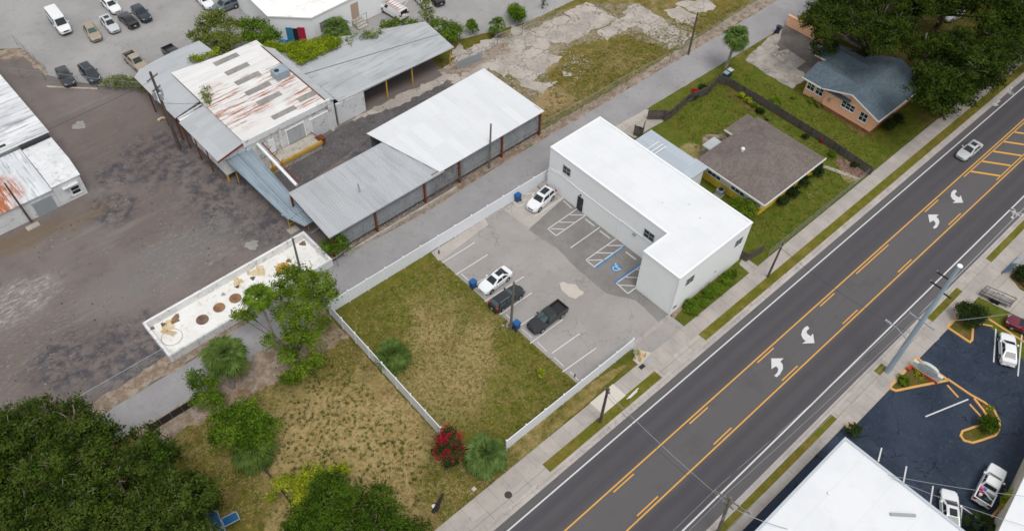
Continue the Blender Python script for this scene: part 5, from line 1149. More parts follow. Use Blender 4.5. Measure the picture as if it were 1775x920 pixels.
    for sg in (1, -1):
        mm = (lambda p: p) if sg > 0 else mir
        A, B2, C2, D2 = mm(base[1]), mm(base[2]), mm(mid[2]), mm(mid[1])
        if kind in ('van', 'oldvan'):
            pane('side_window', A, B2, C2, D2, (0, -sg, .3), .80, .99, .12, .88)
            if kind == 'van': pane('side_window', A, B2, C2, D2, (0, -sg, .3), .06, .76, .45, .86)
        elif kind == 'pickup':
            pane('side_window', A, B2, C2, D2, (0, -sg, .3), .02, .46, .1, .88); pane('side_window', A, B2, C2, D2, (0, -sg, .3), .52, 1.0, .1, .88)
        else:
            pane('side_window', A, B2, C2, D2, (0, -sg, .3), -.02, .46, .1, .88); pane('side_window', A, B2, C2, D2, (0, -sg, .3), .51, 1.06, .1, .88)
    if sunroof:
        x0, x1 = (r1-1.15, r1-.35) if kind != 'suv' else (r1-1.6, r1-.35)
        MB().box(x0, x1, -rw*.62, rw*.62, H-.01, H+.045).build('sunroof', M_cglass, root, local=True)
    if kind in ('suv', 'wagon'):
        rr = MB(); [rr.tube([(r0+.15, sy*rw*.93, H-.02), (r0+.3, sy*rw*.93, H+.05), (r1-.5, sy*rw*.93, H+.05), (r1-.3, sy*rw*.93, H-.02)], .022, n=6) for sy in (1, -1)]; rr.build('roof_rail', M_steel, root, local=True)
    # wheels
    wr = .33 if kind in ('sedan', 'wagon') else .37
    for sx in (1, -1):
        for sy in (1, -1):
            x = sx*s['wb']; y = sy*(w-.09)
            a_ = MB(); a_.tube([(x, y-.1*sy, wr+.03), (x, sy*(w+.006), wr+.03)], wr+.07, wr+.06, 20); a_.build('wheel_arch', M_trim, root, local=True)
            t = MB(); t.tube([(x, y-.10*sy, wr), (x, y+.08*sy, wr), (x, y+.105*sy, wr)], wr, wr-.02, 20); tt = t.build('wheel', M_tyre, root, local=True, smooth=True)
            t = MB(); t.tube([(x, y+.10*sy, wr), (x, y+.112*sy, wr)], wr*.66, wr*.60, 14); t.build('rim', M_rim, tt, local=True)
    fz = s['nose']; fx = f
    for sy in (1, -1):
        h = MB(); yk = w*.62
        h.add([(fx-.42, sy*w*.90, fz+.06), (fx-.10, sy*w*.50, fz-.02), (fx-.06, sy*w*.50, fz+.10), (fx-.36, sy*w*.86, fz+.20), (fx-.5, sy*w*.72, fz+.06), (fx-.3, sy*w*.45, fz-.02), (fx-.3, sy*w*.45, fz+.12), (fx-.5, sy*w*.72, fz+.20)], [(0, 1, 2, 3), (0, 4, 5, 1), (1, 5, 6, 2), (2, 6, 7, 3), (3, 7, 4, 0)])
        h.build('headlight', M_lamp, root, local=True)
        h = MB(); tz = s['tail']-.25 if kind != 'pickup' else .85
        if kind in ('van', 'oldvan', 'suv', 'wagon'): tz = s['tail']-.1
        xk = -f+(.02 if kind in ('van', 'oldvan', 'pickup') else .05)
        h.box(xk-.03, xk+(.10 if kind == 'pickup' else .30), *sorted((sy*w*.62, sy*w*(.955 if kind in ('pickup', 'van', 'oldvan') else .90))), tz, tz+(.18 if kind in ('sedan',) else .30)); h.build('taillight', M_tail, root, local=True)
        h = MB(); h.box(b1-.62, b1-.42, *sorted((sy*(w-.02), sy*(w+.17))), s['sh']-.04, s['sh']+.12); h.build('wing_mirror', paint_ if not dark else M_trim, root, local=True)
    MB().box(fx-.16, fx+.012, -w*.42, w*.42, fz-.22, fz-.02).build('grille', M_trim, root, local=True)
    q = MB(); q.box(fx-.25, fx+.02, -w*.62, w*.62, .34, .46); q.build('bumper', M_trim if kind in ('pickup', 'van', 'oldvan') else paint_, root, local=True)
    q = MB(); q.box(-f-.06, -f+.2, -w*.84, w*.84, .42, .56); q.build('bumper', M_trim if kind in ('pickup', 'van', 'oldvan') else paint_, root, local=True)
    MB().box(-f-.085, -f-.06, -.16, .16, .56, .68).build('number_plate', M_plate, root, local=True)
    q = MB(); q.box(-f+.4, f-.5, -w*.8, w*.8, .14, s['z0']+.08); q.build('underbody', M_trim, root, local=True)
    if kind == 'pickup':
        MB().box(-f+.122, -.962, -w*.868, w*.868, .80, .84).build('cargo_bed', bed, root, local=True)
        if roofmat: MB().box(r0+.1, r1-.2, -rw*.8, rw*.8, H+.02, H+.04).build('roof_panel', roofmat, root, local=True)
    if extras: extras(root, s)
    a = G(*front, z); b = G(*rear, z); c = (a+b)/2; ang = math.atan2(a.y-b.y, a.x-b.x)
    root.location = (c.x, c.y, .07 if gravel == 0 else gravel); root.rotation_euler = (0, 0, ang); root.scale = (.845, .845, .845)
    return root
W_ = carpaint('white_car_paint', (.78, .79, .80), 0, .25); BK = carpaint('black_car_paint', (.018, .020, .024)); NV = carpaint('navy_car_paint', (.02, .028, .045)); SV = carpaint('silver_car_paint', (.58, .60, .61), .25); GD = carpaint('gold_car_paint', (.42, .34, .24), .4); GR = carpaint('grey_car_paint', (.16, .19, .22), .4); DR = carpaint('dark_red_car_paint', (.16, .012, .035), .3); CH = carpaint('charcoal_car_paint', (.035, .038, .045), .3); TN = carpaint('tan_car_paint', (.38, .32, .24), .2)
car('parked_suv', 'white SUV with dark glass roof parked by the blue bin in the fence corner', 'suv', (917, 363), (958.5, 326), W_, 'SUV', sunroof=True)
car('parked_sedan', 'white sedan with open-looking dark sunroof parked nose to the lawn', 'sedan', (834, 502), (882, 466), W_, sunroof=True)
car('parked_wagon', 'black wagon parked tail to the lawn behind the greenish pole', 'wagon', (903, 498), (855, 531), BK, glass=M_cglass2)
car('parked_pickup', 'black crew-cab pickup with open bed in the striped lot', 'pickup', (919, 571), (978, 527), BK, 'pickup truck', glass=M_cglass2)
car('driving_sedan', 'silver sedan with sunroof driving on the street', 'sedan', (1663, 273), (1699, 245), SV, sunroof=True)
car('parked_sedan', 'white sedan parked beside the yellow kerb on the black lot', 'sedan', (1747, 577), (1749.5, 629), W_)
car('parked_sedan', 'dark red car cut off by the right edge beside the green strip', 'sedan', (1758, 556), (1803, 575), DR)
car('parked_sedan', 'white sedan with sunroof half hidden by the edge of the big white roof', 'sedan', (1646, 853), (1649, 912), W_, sunroof=True)
def junk(root, s):
    cols = [(.55, .57, .6), (.05, .12, .4), (.45, .03, .06), (.6, .6, .6), (.03, .09, .10), (.02, .02, .02), (.5, .1, .25)]
    ms = [plain('cargo_%s' % nme, c, .7) for nme, c in zip(('grey', 'blue', 'red', 'white', 'teal', 'black', 'pink'), cols)]
    def place(nm, lab, mb, mt): 
        o = mb.build(nm, mt, root, local=True); return o
    place('toolbox', '', MB().box(-1.35, -1.02, -.75, .15, .85, 1.32), ms[0]); place('sign_board', '', MB().box(-1.42, -1.1, .17, .42, .85, 1.36), ms[1]); place('sign_board', '', MB().box(-1.42, -1.1, .43, .8, .85, 1.3), ms[6])
    place('sack', '', MB().tube([(-1.8, .55, .95), (-1.6, .3, 1.15), (-1.7, .5, 1.2)], .2, .12, 8), ms[2]); place('bucket', '', MB().tube([(-2.0, .45, .85), (-2.0, .45, 1.2)], .14, .17, 12), ms[3]); place('tarpaulin', '', MB().tube([(-2.2, -.1, .92), (-1.9, -.3, 1.0), (-2.2, -.5, .95)], .22, .16, 8), ms[4])
    lad = MB(); [lad.obox((-1.5, y, 1.25), (-2.1, y-1.0, 1.3), .05, .06) for y in (.2, .45)]; [lad.obox((-1.5-.1*k, .2-.17*k, 1.27), (-1.5-.1*k, .45-.17*k, 1.27), .05, .03) for k in range(6)]; place('ladder', '', lad, ms[3])
car('work_pickup', 'white pickup loaded with tools, ladder and buckets on the black lot', 'pickup', (1732, 808), (1700, 872), W_, 'pickup truck', extras=junk)
def vanstripe(root, s):
    w = s['W']/2; 
    for sy in (1, -1): MB().box(-2.9, 1.8, *sorted((sy*(w+.001), sy*(w+.004))), .5, .95).build('stripe', M_pb if sy else M_pb, root, local=True)
car('passenger_van', 'tall white passenger van with blue lower side parked at the upper left', 'van', (115, 53), (87, 17), W_, 'van', z=1.1, extras=vanstripe)
car('parked_sedan', 'gold sedan in the row beside the white passenger van', 'sedan', (167, 66), (151, 41), GD, glass=M_cglass2)
car('parked_sedan', 'silver sedan with sunroof between the gold sedan and the black coupe', 'sedan', (200, 52), (179, 27), SV, sunroof=True)
car('parked_sedan', 'black coupe with red tail lights showing, fourth in the upper-left row', 'sedan', (209, 21), (233, 43), BK)
car('parked_sedan', 'navy sedan at the right end of the upper-left row', 'sedan', (257, 34), (232, 8), NV)
car('parked_sedan', 'white sedan at the top edge behind the upper-left row', 'sedan', (203, 18), (180, -4), W_)
car('parked_suv', 'dark grey car nearest the left of the pair by the broken kerb', 'sedan', (122, 146), (103, 116), CH)
car('parked_suv', 'dark blue SUV right of the pair by the broken kerb', 'suv', (169, 141), (142, 111), NV, 'SUV')
car('parked_pickup', 'tan pickup with dark bed half under the edge of the curved grey canopy', 'pickup', (253, 124), (220, 93), TN, 'pickup truck', z=.6)
car('parked_pickup', 'dark pickup mostly hidden behind the curved grey canopy', 'pickup', (318, 107), (289, 82), CH, 'pickup truck', z=.9)
car('parked_sedan', 'white sedan at the top edge left of the grey SUV', 'sedan', (366, 12), (342, -14), W_)
car('parked_suv', 'grey SUV behind the feathery green tree beside the white workshop', 'suv', (368, 15), (410, -4), GR, 'SUV') if False else car('parked_suv', 'grey SUV behind the feathery green tree beside the white workshop', 'suv', (369, 17), (410, 0), GR, 'SUV')
def rack(root, s):
    mb = MB(); [mb.tube([(x, -.8, 2.08), (x, .8, 2.08)], .03, n=6) for x in (-2.2, -1.6, -1.0, -.4, .2, .8)]; [mb.tube([(-2.4, y, 2.1), (.9, y, 2.1)], .035, n=6) for y in (.45, .8)]
    mb.build('roof_rack', M_red, root, local=True)
    for k in range(9): x = -1.9+.28*k; MB().box(x, x+.16, .86, .9, 1.5, 1.75) if False else None
    MB().box(-2.775, -2.74, -.62, -.08, 1.25, 1.65).build('rear_window', M_cglass, root, local=True)
car('cargo_van', 'white cargo van with red ladder rack parked by the white workshop', 'oldvan', (662, 3), (701, 26), W_, 'van', z=1.0, extras=rack)
car('parked_sedan', 'silver sedan at the top edge beside the tall narrow tree', 'sedan', (722, -14), (741, 8), SV)
car('parked_sedan', 'black sedan at the top edge right of the silver one', 'sedan', (742, -18), (764, 4), BK)
car('parked_sedan', 'pale car glimpsed through the leaves of the upper-right oak', 'sedan', (1640, 30), (1670, 18), SV)

# ---------------------------------------------------------------- bins and small things
M_bin = plain('blue_bin_plastic', (.015, .07, .20), .5, .4, 0, .2)
M_binl = plain('blue_bin_lid', (.01, .10, .30), .4, .4, 0, .15)
def bin_(label, px, rot=0, mat=M_bin, lid=M_binl, s=1.):
    p = G(*px); B = thing('wheelie_bin', label, 'bin', (0, 0, 0))
    mb = MB(); a, b = .24*s, .31*s
    vs = [(-a, -a, .1), (a, -a, .1), (a, a, .1), (-a, a, .1), (-b, -b, 1.0*s), (b, -b, 1.0*s), (b, b, 1.0*s), (-b, b, 1.0*s)]
    mb.add(vs, [(3, 2, 1, 0), (4, 5, 6, 7), (0, 1, 5, 4), (1, 2, 6, 5), (2, 3, 7, 6), (3, 0, 4, 7)]); mb.build('bin_body', mat, B, local=True)
    mb = MB(); mb.box(-b-.04, b+.04, -b-.04, b+.02, 1.003*s, 1.05*s); mb.box(-b+.03, b-.03, -b+.03, b-.06, 1.05*s, 1.09*s); mb.build('lid', lid, B, local=True)
    for q in (-1, 1): t = MB(); t.tube([(q*.2, b, .13), (q*.27, b, .13)], .13, .13, 12); t.build('wheel', M_tyre, B, local=True)
    mb = MB(); mb.tube([(-.2, b+.08, .98*s), (.2, b+.08, .98*s)], .025, n=6); mb.build('handle', mat, B, local=True)
    B.location = (p.x, p.y, .05); B.rotation_euler = (0, 0, R(rot))
bin_('blue wheeled bin by the white fence next to the white SUV', (897, 349), -90)
bin_('blue wheeled bin at the lawn edge left of the white sedan', (820, 499), -90)
bin_('blue wheeled bin at the foot of the greenish pole in the lot', (895, 570), 90)
bin_('dark navy wheeled bin by the alley near the peach garden wall', (1347, 58), 20, plain('navy_bin', (.012, .022, .06), .5), plain('navy_bin_lid', (.012, .022, .06), .5))
bin_('blue wheeled bin with pale lid beside the tall palm at the fence corner', (1256, 138), 90, M_bin, plain('grey_green_lid', (.25, .33, .30), .5))
bin_('dark green wheeled bin behind the blue one at the tall palm', (1263, 133), 90, plain('green_bin', (.02, .07, .05), .5), plain('white_lid', (.5, .52, .52), .5))
p = G(946, 320); t = thing('covered_trailer', 'low grey dusty hump under a cover behind the white SUV in the fence corner', 'covered load', (p.x, p.y, 0))
mb = MB(); vs = []; 
for i in range(5):
    for j in range(9):
        a = math.pi*j/8; k = math.sin(math.pi*(i+.5)/5)**.4; vs.append((p.x-1.1+2.2*i/4, p.y+.65*k*math.cos(a), .05+.45*k*math.sin(a)))
mb.add(vs, [(i*9+j, (i+1)*9+j, (i+1)*9+j+1, i*9+j+1) for i in range(4) for j in range(8)]+[tuple(range(9)), tuple(range(36, 45))[::-1]]); mb.build('cover', mottled('dusty_cover', (.30, .29, .28), (.40, .39, .38), (.18, .17, .16), 1, 3, .8), t, smooth=True)
# backflow assembly
p = G(1110, 612); B = thing('backflow_assembly', 'yellow painted backflow pipe assembly on a pale pad at the driveway mouth', 'pipework', (p.x, p.y, 0))
q = [G(1080+x/11.5, 560+y/11.5) for x, y in ((190, 740), (300, 540), (560, 600), (440, 740), (370, 820), (300, 840))]
mb = MB(); mb.prism([(v.x, v.y) for v in q], .02, .15); mb.build('pad', M_patch, B)
for (u, v) in ((1107, 613), (1109, 628), (1100, 624), (1117, 620)):
    c = G(u, v); mb = MB(); mb.tube([(c.x, c.y, .1), (c.x, c.y, .75)], .06, n=8); mb.tube([(c.x, c.y, .75), (c.x, c.y, .80)], .10, .10, 10); mb.build('riser', M_yel, B)
a, b = G(1107, 613), G(1109, 628); mb = MB(); mb.tube([(a.x, a.y, .6), (b.x, b.y, .6)], .08); mb.tube([((a.x+b.x)/2, (a.y+b.y)/2, .6), ((a.x+b.x)/2, (a.y+b.y)/2, .9)], .05); mb.build('pipe', M_yel, B)
c = G(1102, 614); tag(MB().box(c.x-.3, c.x+.3, c.y-.2, c.y+.2, .1, .45).build('utility_box', plain('green_box', (.18, .25, .18), .6)), 'small grey-green utility box behind the yellow pipes', 'utility box')
for (u, v), lb in (((1113, 635), 'dark rectangular cover in the sidewalk below the yellow pipes'), ((1125, 624), 'grey square meter lid at the edge of the driveway')):
    c = G(u, v, .15); tag(MB().box(c.x-.32, c.x+.32, c.y-.2, c.y+.2, .13, .155).build('meter_cover', M_trim if v > 630 else M_frame), lb, 'cover')
c = G(881, 857, .15); mb = MB(); mb.tube([(c.x, c.y, .13), (c.x, c.y, .152)], .34, .34, 24); tag(mb.build('manhole_cover', plain('rusty_iron', (.05, .04, .038), .8)), 'round dark manhole cover in the sidewalk at the bottom', 'manhole cover')
c = G(1063, 697); tag(slab('sidewalk_new_panel', G(1030, 706).x, G(1073, 680).x+.2, 22.0, 23.7, -.1, .146, plain('new_concrete', (.56, .52, .46), .85, .2, 0, .06)), kind='structure')
t = thing('flat_board', 'two thin white boards lying on the verge by the kerb', 'boards', (*G(1098, 684)[:2], 0)); a, b = G(1086, 693), G(1106, 674); mb = MB(); mb.obox((a.x, a.y, .14), (b.x, b.y, .14), .08, .05); mb.obox((a.x+.25, a.y-.1, .14), (b.x-.3, b.y-.15, .14), .07, .05); mb.build('board', M_trimw, t)
c = G(996, 654); t = thing('bollard', 'short black post at the street end of the lot', 'post', (c.x, c.y, 0)); MB().tube([c, c+Vector((0, 0, .6))], .07, .06, 8).build('shaft', M_black, t)
c = G(761, 440); t = thing('bollard', 'short black post at the alley corner of the lot', 'post', (c.x, c.y, 0)); MB().tube([c, c+Vector((0, 0, .6))], .08, .06, 8).build('shaft', M_black, t)
c = G(878, 563); t = thing('rubble_pile', 'little heap of stones at the grass edge by the greenish pole', 'stones', (c.x, c.y, 0)); mb = MB()
for i in range(9):
    x, y, r_ = c.x+random.uniform(-.5, .5), c.y+random.uniform(-.4, .3), random.uniform(.08, .17); mb.tube([(x, y, 0), (x, y, r_*.8), (x, y, r_)], r_, r_*.5, 6)
mb.build('stones', M_slab, t)
# log and bucket in the dry lot
a, b = G(755, 884), G(769, 862); t = thing('tree_stump', 'dark charred leaning tree stump in the dry lot near the street', 'stump', (a.x, a.y, 0))
mb = MB(); mb.tube([a, a.lerp(b, .4)+Vector((0, 0, .4)), b+Vector((0, 0, .9))], .28, .07, 9); mb.tube([a+Vector((-.25, 0, 0)), a+Vector((.2, .1, .5))], .2, .12, 8); mb.build('trunk', plain('charred_wood', (.035, .030, .028), .95, .1, 0, .4), t)
c = G(752, 879); t = thing('bucket', 'small white bucket beside the charred stump', 'bucket', (c.x, c.y, 0)); mb = MB(); mb.tube([c, c+Vector((0, 0, .32))], .13, .17, 14); mb.build('pail', M_trimw, t); mb = MB(); mb.tube([c+Vector((-.16, 0, .3)), c+Vector((0, .06, .42)), c+Vector((.16, 0, .3))], .012, n=5); mb.build('handle', M_steel, t)
c = G(822, 848); tag(MB().box(c.x-.18, c.x+.18, c.y-.15, c.y+.2, 0, .12).build('concrete_block', M_patch), 'small pale concrete block on the dry grass left of the manhole', 'block')
# blue framed panels near bottom-left trees
M_blue = plain('blue_panel', (.01, .085, .22), .3, .5, 0, .2); M_dkb = plain('dark_blue_panel', (.008, .02, .05), .3, .5, 0, .2)
def panelset(label, px, mat, z=.9):
    w = [G(320+x/11.1, 850+y/11.1, z) for x, y in px]; c = sum(w, Vector())/4
    B = thing('panel_table', label, 'panel', (c.x, c.y, 0))
    mb = MB(); mb.prism([(p.x, p.y) for p in w], z-.04, z); mb.build('panel', mat, B)
    fr = MB(); [fr.obox((p.x, p.y, z-.05), (q_.x, q_.y, z-.05), .07, .075) for p, q_ in zip(w, w[1:]+w[:1])]; fr.build('frame', M_steel, B)
    [MB().tube([(p.x, p.y, 0), (p.x, p.y, z-.05)], .03, n=6).build('leg', M_steel, B) for p in w]
panelset('bright blue framed panel sticking out over the dry grass at the bottom left', ((705, 540), (990, 395), (1060, 540), (770, 690)), M_blue)
panelset('dark blue framed panel half under the leaves', ((420, 450), (620, 380), (740, 690), (500, 760)), M_blue)
panelset('dark blue framed panel pair end nearest the tree', ((320, 255), (485, 185), (580, 310), (440, 380)), M_dkb)
panelset('blackish blue framed panel tucked under the oak', ((240, 150), (420, 80), (480, 180), (310, 250)), M_dkb)
panelset('blue framed panel at the bottom edge', ((600, 790), (750, 705), (820, 860), (640, 900)), M_blue)
# arched sign of the black lot
B = thing('monument_sign', 'low arched white monument sign with red base facing the black lot', 'sign', (61.2, 4.2, 0))
a, b = Vector((60.9, 5.6, 0)), Vector((61.1, 2.9, 0)); u = (b-a).normalized(); n_ = Vector((-u.y, u.x, 0)); n_ = -n_ if n_.x > 0 else n_
L = (b-a).length
mb = MB(); mb.obox(a, b, .45, .42); mb.build('base', M_red, B)
prof = [(0, .45), (L, .45), (L+.15, 1.15), (L*.86, 1.2)]+[(L*.5+L*.36*math.cos(t), 1.25+.5*math.sin(t)) for t in np.linspace(.1, math.pi-.1, 9)]+[(L*.14, 1.2), (-.15, 1.15)]
vs = [a+u*s_+Vector((0, 0, z_))+n_*d for d in (.17, -.17) for s_, z_ in prof]; k = len(prof)
mb = MB(); mb.add(vs, [tuple(range(k)), tuple(range(2*k-1, k-1, -1))]+[(i, i+k, (i+1) % k+k, (i+1) % k) for i in range(k)]); mb.build('sign_board', plain('pale_sign', (.50, .54, .52), .6, .3, 0, .1), B)
tx = MB(); random.seed(3)
for row, (z_, s0, s1) in enumerate(((1.45, .9, 1.7), (1.15, .35, 1.1), (1.15, 1.35, 2.2), (.95, .4, 2.3), (.78, .5, 1.2), (.78, 1.35, 2.2), (.62, .7, 2.0))):
    s_ = s0
    while s_ < s1:
        wd = random.uniform(.05, .14); vs = [a+u*x_+Vector((0, 0, z__))+n_*.175 for x_, z__ in ((s_, z_), (s_+wd, z_), (s_+wd, z_+.09), (s_, z_+.09))]; tx.add(vs, [(0, 1, 2, 3)]); s_ += wd+.04
tx.build('lettering', plain('sign_lettering', (.16, .14, .30), .6), B)
c = a+n_*.3; tag(MB().box(c.x-.5, c.x-.05, c.y-.1, c.y+.25, 0, .5).build('utility_box', M_red), 'small red box at the left end of the arched sign', 'box')
# right-hand frame rack and blue chair things
q = [G(1560+x/8.21, 500+y/8.21) for x, y in ((1110, 110), (1180, 35), (1600, 215), (1530, 295))]
B = thing('trailer', 'flat utility trailer with grey mesh deck and black rails near the right edge', 'trailer', (q[0].x, q[0].y, 0))
mb = MB(); mb.prism([(p.x, p.y) for p in q], .5, .56); mb.build('deck', mottled('mesh_deck', (.20, .18, .17), (.27, .25, .23), (.1, .1, .1), 2, 6, .8), B)
mb = MB(); [mb.obox((p.x, p.y, .85), (r_.x, r_.y, .85), .05, .05) for p, r_ in zip(q, q[1:]+q[:1])]; [mb.tube([(p.x, p.y, .3), (p.x, p.y, .9)], .03) for p in q]; m2 = [q[0].lerp(q[3], .12), q[1].lerp(q[2], .12)]; mb.obox((m2[0].x, m2[0].y, .85), (m2[1].x, m2[1].y, .85), .05, .05); mb.build('rail', M_black, B)
for s_ in (.45, .6):
    for e0, e1 in ((q[0], q[3]), (q[1], q[2])):
        c = e0.lerp(e1, s_); mb = MB(); d = (q[1]-q[0]).normalized()*.1; mb.tube([c-d+Vector((0, 0, .28)), c+d+Vector((0, 0, .28))], .28, .28, 14); mb.build('wheel', M_tyre, B)
c = G(1748, 460); B = thing('bench', 'blue and grey slatted bench beside the dark planting bed at the right edge', 'bench', (c.x, c.y, 0))
a, b = G(1736, 475), G(1765, 448); mb = MB()
for k in range(4): o_ = Vector((.12*k, -.12*k, 0)); mb.obox(a+o_+Vector((0, 0, .42)), a.lerp(b, .5)+o_+Vector((0, 0, .42)), .09, .04)
mb.build('seat', plain('teal_slats', (.03, .09, .14), .6), B); mb = MB()
for k in range(4): o_ = Vector((.12*k, -.12*k, 0)); mb.obox(a.lerp(b, .52)+o_+Vector((0, 0, .42)), b+o_+Vector((0, 0, .42)), .09, .04)
mb.build('table_top', M_steel, B); mb = MB(); [mb.tube([p, p+Vector((0, 0, .42))], .04) for p in (a, b, a.lerp(b, .5))]; mb.build('leg', M_black, B)
c = G(1773, 512); a = G(1752, 478); b = G(1785, 505); t = thing('raised_bed', 'dark red brown timber edge of a planting bed at the right edge', 'garden edging', (a.x, a.y, 0)); mb = MB(); mb.obox(a, b, .3, .3); mb.build('timber', plain('red_brown_timber', (.09, .025, .02), .8), t)
# traffic-yellow lifting frame at the corner of shed: rusty support under the shed corner
c = G(577, 447); 
t = thing('debris_bars', 'two pale pipes lying between the basin and the long shed', 'pipes', (c.x, c.y, 0)); mb = MB(); a, b = G(540, 405), G(562, 392); mb.tube([a+Vector((0, 0, .1)), b+Vector((0, 0, .1))], .08); mb.tube([a+Vector((.5, .1, .1)), b+Vector((.4, .3, .1))], .06); mb.build('pipe', M_steel, t)
c = G(281, 208); t = thing('sandbag', 'small yellowish sack on the dark ground at the foot of the transformer pole', 'sack', (c.x, c.y, 0)); mb = MB(); mb.tube([(c.x-.5, c.y, .12), (c.x, c.y+.1, .2), (c.x+.6, c.y-.1, .1)], .2, .12, 8); mb.build('sack', M_ochre, t, smooth=True)
for (u, v), r_ in (((137, 218), .75), ((437, 425), .7)):
    c = G(u, v); mb = MB(); disc(mb, c.x, c.y, r_, .04, .15); tag(mb.build('pavement_patch', mottled('pale_repair', (.24, .23, .21), (.30, .285, .26), (.18, .16, .14), 1, 4)), kind='structure')
c = G(322, 862-5) if False else None
# ---------------------------------------------------------------- vegetation
def leafmat(name, dark, light, acc=None, rough=.6):
    M = Mat(name, .9, .0)
    c = M.mix(M.geo.outputs['Random Per Island'], dark, light)
    c = M.mix(M.math('MULTIPLY', M.step(M.noise(.5, 4, .65), .42, .60), .75), c, light)
    c = M.mix(M.math('MULTIPLY', M.step(M.noise(.65, 3, .6, M.vec(off=(8, 2, 3))), .48, .62), .75), c, dark)
    if acc: c = M.mix(M.step(M.noise(1.3, 3, .6), .52, .64), c, acc)
    M.out(c)
    tr = M.n('ShaderNodeBsdfTranslucent'); M.l(c, tr.inputs['Color']); mx = M.n('ShaderNodeMixShader'); mx.inputs[0].default_value = .22
    M.t.links.new(M.b.outputs[0], mx.inputs[1]); M.t.links.new(tr.outputs[0], mx.inputs[2]); M.t.links.new(mx.outputs[0], M.t.nodes['Material Output'].inputs['Surface'])
    return M.m
L_oak = leafmat('oak_leaves', (.013, .027, .005), (.092, .130, .024))
L_oak3 = leafmat('oak_leaves_deep', (.010, .022, .004), (.062, .092, .015))
L_oak2 = leafmat('oak_leaves_light', (.024, .052, 0.0058), (.080, .14, 0.0144))
L_mid = leafmat('mid_green_leaves', (.055, .10, 0.0086), (.17, .25, 0.0252))
L_brt = leafmat('bright_leaves', (.034, .078, .007), (.15, .24, .024))
L_fea = leafmat('feathery_leaves', (.075, .105, 0.0180), (.20, .235, 0.0540))
L_yel = leafmat('yellow_green_leaves', (.14, .19, .012), (.38, .42, .03))
L_vine = leafmat('vine_leaves', (.12, .17, .010), (.26, .32, .02))
L_drk = leafmat('dark_bush_leaves', (.016, .030, .010), (.045, .07, .020))
L_red = leafmat('red_bracts', (.20, .004, .010), (.52, .015, .06))
L_palm = leafmat('palm_fronds', (.045, .082, 0.0158), (.13, .19, 0.0468)); L_palm2 = leafmat('palm_fronds_dusty', (.05, .09, 0.0216), (.15, .22, 0.0612))
L_dead = leafmat('dead_fronds', (.20, .13, .085), (.40, .29, .21)); L_dry = leafmat('dry_grass_blades', (.22, .17, .06), (.40, .32, .14)); L_grass = leafmat('grass_blades', (.05, .085, 0.0108), (.14, .17, 0.0252))
M_bark = mottled('bark', (.10, .08, .06), (.20, .17, .14), (.05, .04, .03), 1.5, 5, .95, bump=.5); M_barkg = mottled('grey_bark', (.20, .18, .16), (.32, .30, .27), (.12, .10, .09), 1.5, 5, .95, bump=.5)

def leaves(centers, radii, n_per_m2, size, flat=.75, clump=.55, bias=.25, inner=.35, lean=.5, clumpn=22):
    """diamond leaves gathered in clumps over the shells of the given lobes"""
    out = []
    for c, r in zip(centers, radii):
        area = 2*math.pi*r*r*1.35; nl = int(area*n_per_m2); nc = max(3, nl//clumpn)
        d = rng.normal(size=(nc, 3)); d /= np.linalg.norm(d, axis=1)[:, None]
        d[:, 2] = np.where(d[:, 2] < -bias, -d[:, 2]*.8, d[:, 2]); d /= np.linalg.norm(d, axis=1)[:, None]
        rr = r*(1-inner*rng.random(nc)**1.6)*(1+.18*rng.normal(size=nc).clip(-1, 1.6))
        cc = np.array(c)+d*rr[:, None]*np.array([1, 1, flat])
        k = clumpn
        p = np.repeat(cc, k, 0)+rng.normal(size=(nc*k, 3))*clump*np.array([1, 1, .55])*rng.uniform(.5, 1.1, (nc*k, 1))
        nrm = np.repeat(d, k, 0)*.6+rng.normal(size=(nc*k, 3))*lean+np.array([0, 0, .45])
        nrm /= np.linalg.norm(nrm, axis=1)[:, None]
        out.append((p, nrm))
    p = np.concatenate([o[0] for o in out]); nrm = np.concatenate([o[1] for o in out])
    ok = p[:, 2] > .08; p, nrm = p[ok], nrm[ok]
    t = rng.normal(size=p.shape); t -= nrm*(t*nrm).sum(1)[:, None]; t /= np.linalg.norm(t, axis=1)[:, None]; b = np.cross(nrm, t)
    s = (size*rng.uniform(.6, 1.35, len(p)))[:, None]
    q = np.stack([p-t*s, p+b*s*.48-t*s*.1, p+t*s, p-b*s*.48-t*s*.1], 1)
    return q.reshape(-1, 3)

def inpoly(x, y, P):
    c = False; n = len(P)
    for i in range(n):
        x0, y0 = P[i]; x1, y1 = P[(i+1) % n]
        if (y0 > y) != (y1 > y) and x < (x1-x0)*(y-y0)/(y1-y0)+x0: c = not c
    return c
def fill(poly, sp, zr, rr, seed=1):
    rd = random.Random(seed); out = []
    xs = [p[0] for p in poly]; ys = [p[1] for p in poly]; y = min(ys); row = 0
    while y < max(ys):
        x = min(xs)+(row % 2)*sp/2
        while x < max(xs):
            u, v = x+rd.uniform(-.28, .28)*sp, y+rd.uniform(-.28, .28)*sp
            if inpoly(u, v, poly): out.append((u, v, rd.uniform(*zr), rd.uniform(*rr)))
            x += sp
        y += sp*.8; row += 1
    return out
DK = 2.3
def two(poly, sp, z, r, seed, low=.55):
    """an upper storey of separate billows over a lower, denser storey"""
    return [l for i, l in enumerate(fill(poly, sp, (z[0]+(z[1]-z[0])*.45, z[1]), r, seed)) if i % 5 != 3]+fill(poly, sp*1.15, (z[0]*low, z[0]*low+1.2), (r[0]*1.1, r[1]*1.05), seed+50)
